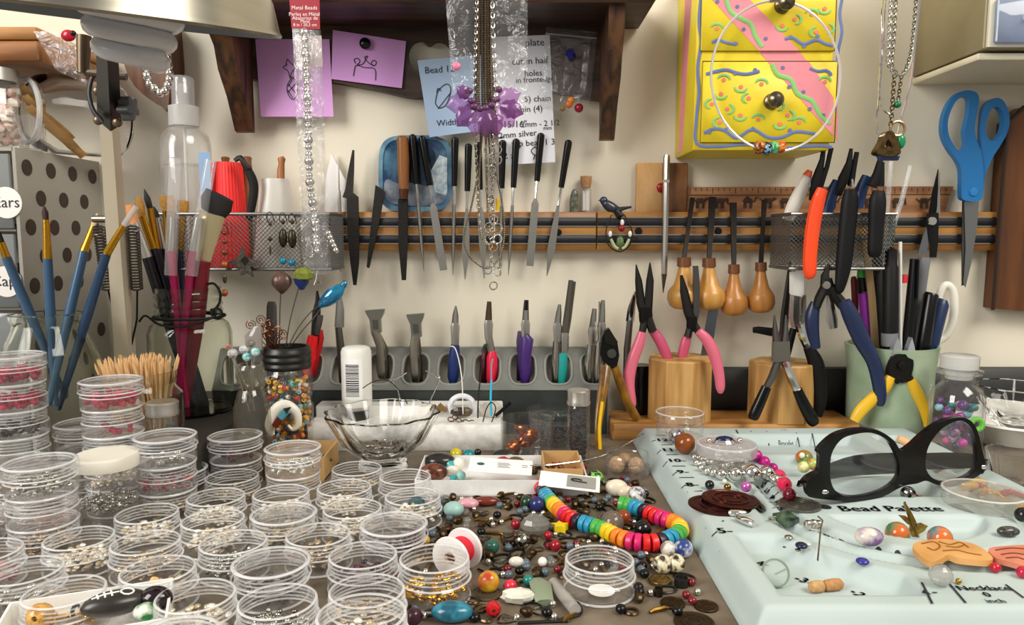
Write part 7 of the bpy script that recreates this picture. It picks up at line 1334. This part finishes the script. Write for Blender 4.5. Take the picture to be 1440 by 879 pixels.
TAN = pm('d9a463', .5, col2='c48c4b', scale=40); plaque('tan wooden plaque with engraved scrolls across the grooves', [(1284, 770), (1290, 762), (1320, 758), (1345, 760), (1372, 766), (1393, 780), (1392, 788), (1350, 785), (1334, 780), (1325, 785), (1312, 790), (1298, 784)], .35, TAN, pm('8a5a28', .6), [[(1296, 765), (1312, 762), (1322, 768), (1314, 774), (1304, 770)], [(1320, 762), (1336, 766), (1350, 763), (1362, 770)], [(1326, 775), (1345, 774), (1362, 778), (1380, 781)], [(1330, 768), (1345, 770), (1355, 767)]])
plaque('coral pink wooden plaque at the edge of the grooves', [(1390, 772), (1410, 768), (1450, 767), (1465, 780), (1450, 796), (1420, 790), (1400, 784)], .3, pm('d98a6c', .5, col2='c06f54', scale=40), pm('7a3a28', .6), [[(1400, 774), (1420, 771), (1440, 772)], [(1408, 780), (1425, 778), (1440, 780)], [(1415, 785), (1430, 784), (1440, 787)]])
OB(1323, 800, 15, 'e6e6e2', 'faceted clear crystal in the outer groove', cl=True, lump=.06, ang=5); OB(1400, 794, 7, 'b3122c', 'round red bead in the outer groove'); OB(1438, 800, 8, 'b8163a', 'round crimson bead at the board edge of the groove'); OB(1348, 815, 4, 'c9a03c', 'small gold bead in front of the crystal', metal=1)
OB(1418, 740, 12, '2c2b27', 'ribbed black oval bead on the inner scale', sc=(1.3, .7, .6), col2='55534a', scale=400); OB(1438, 718, 10, '121213', 'glossy black ball bead by the clear lid')
small, o3, r3 = small_round(1383, 690, 52, .95, 'clear round container lid lying on the bead board', 0, zb(1383, 710)); mk('lid_face', G().lathe([(r3, .85), (r3, .95), (0, .95), (0, .9)], 44, o3), clear('ece6dc', milky=.18, refl=.6), small); mk('lid_rim', G().lathe([(a_, b_+.95) for a_, b_ in cring(r3*.98, 0, .08, .06)], 44, o3), RIMP, small)
for nm, (pts, c_, c2) in {'red': ([(1292, 682), (1312, 688), (1330, 692)], 'b3101c', 0), 'tail': ([(1360, 680), (1390, 684), (1415, 690), (1445, 700)], 'c01a22', 1), 'gold': ([(1380, 688), (1405, 694), (1430, 702), (1450, 708)], 'd8a524', 2)}.items():
    t = thing('seed_bead_string', {'red': 'short string of red seed beads behind the clear lid', 'tail': 'long string of red seed beads running to the board edge', 'gold': 'string of golden yellow seed beads beside the red ones'}[nm], 'bead string', K(*pts[0], ZT_)); g = G()
    for i, p in enumerate(chain_pts([K(x, y, zb(x, y)+.15) for x, y in pts], .16)):
        for q in (-.2, 0, .2): g.ball((p.x, p.y+q, bh(p.x, p.y)+.16+.05*((i+int(q*5)) % 2)), .13, (1, 1, 1), 7, 5)
    mk('seed_beads', g, pm(c_, .15), t, kind='stuff')
rod('yellow tube bead beside the red seed beads', 1366, 682, 1384, 678, 6, pm('e0b81c', .35)); rod('second yellow tube bead under the glasses rim', 1352, 690, 1374, 686, 5.5, pm('d8ae18', .35))
rod('orange wood slice behind the glasses', 1262, 622, 1284, 626, 6, pm('d6a877', .6), 'wood slice', 'wood_slice')
# ================================================================ reading glasses
z5 = lambda l: [(1120+x/4, 560+y/4) for x, y in l]
FYL = lambda px: 49.2+(px-1190)*.0225
o_l = z5([(62, 545), (58, 470), (120, 420), (130, 330), (120, 300), (160, 250), (220, 205), (300, 180), (400, 174), (480, 190), (550, 240), (590, 295), (640, 270), (700, 215), (770, 160), (840, 125), (930, 108), (990, 135), (1025, 200), (1045, 290), (1062, 360), (1060, 405), (1000, 450), (900, 488), (800, 490), (730, 465), (680, 480), (620, 490), (570, 510), (500, 548), (400, 575), (300, 582), (180, 572), (100, 562)])
h_l = z5([(190, 400), (200, 310), (250, 235), (320, 205), (420, 195), (510, 235), (560, 310), (582, 390), (565, 460), (500, 515), (400, 550), (300, 558), (225, 525), (195, 470)])
h_r = z5([(727, 350), (745, 270), (800, 190), (870, 140), (935, 128), (985, 170), (1010, 250), (1018, 340), (1005, 410), (940, 455), (850, 478), (775, 455), (735, 410)])
P3 = lambda l, dy=0: [W(a, b, FYL(a)+dy) for a, b in l]
t = thing('eyeglasses', 'black plastic framed reading glasses lying on the bead board', 'glasses', W(1150, 702, FYL(1150)))
mk('frame_front', G().plate(cr(P3(o_l), 4), [cr(P3(h_l), 4), cr(P3(h_r), 4)], (0, .55, 0)), pm('080808', .22, spec=.3), t)
LENS = clear(milky=.01, tint=.98, refl=.9, rough=.01)
for h_ in (h_l, h_r): mk('lens', G().plate(cr(P3(h_, .2), 4), (), (0, .1, 0)), LENS, t)
mk('temple_arm', G().wt([(1136, 680, 9, 48.2), (1126, 678, 8, 49.4), (1150, 668, 10, 51.5), (1200, 655, 15, 54), (1265, 651, 15, 55), (1300, 650, 12, 55.4)], 58, 6, .25, 4), pm('0b0a0a', .3, spec=.3), t); mk('temple_arm', G().wt([(1382, 660, 8, 53.7), (1386, 654, 8, 55), (1374, 649, 10, 56), (1340, 648, 12, 56.6), (1290, 649, 12, 56.9)], 58, 6, .25, 4), pm('0b0a0a', .3, spec=.3), t)
for x, y in ((1159, 692), (1383, 657)): mk('silver_rivet', G().ball(W(x, y, FYL(x)), .2, (1.6, .4, .8)), CHROME, t)
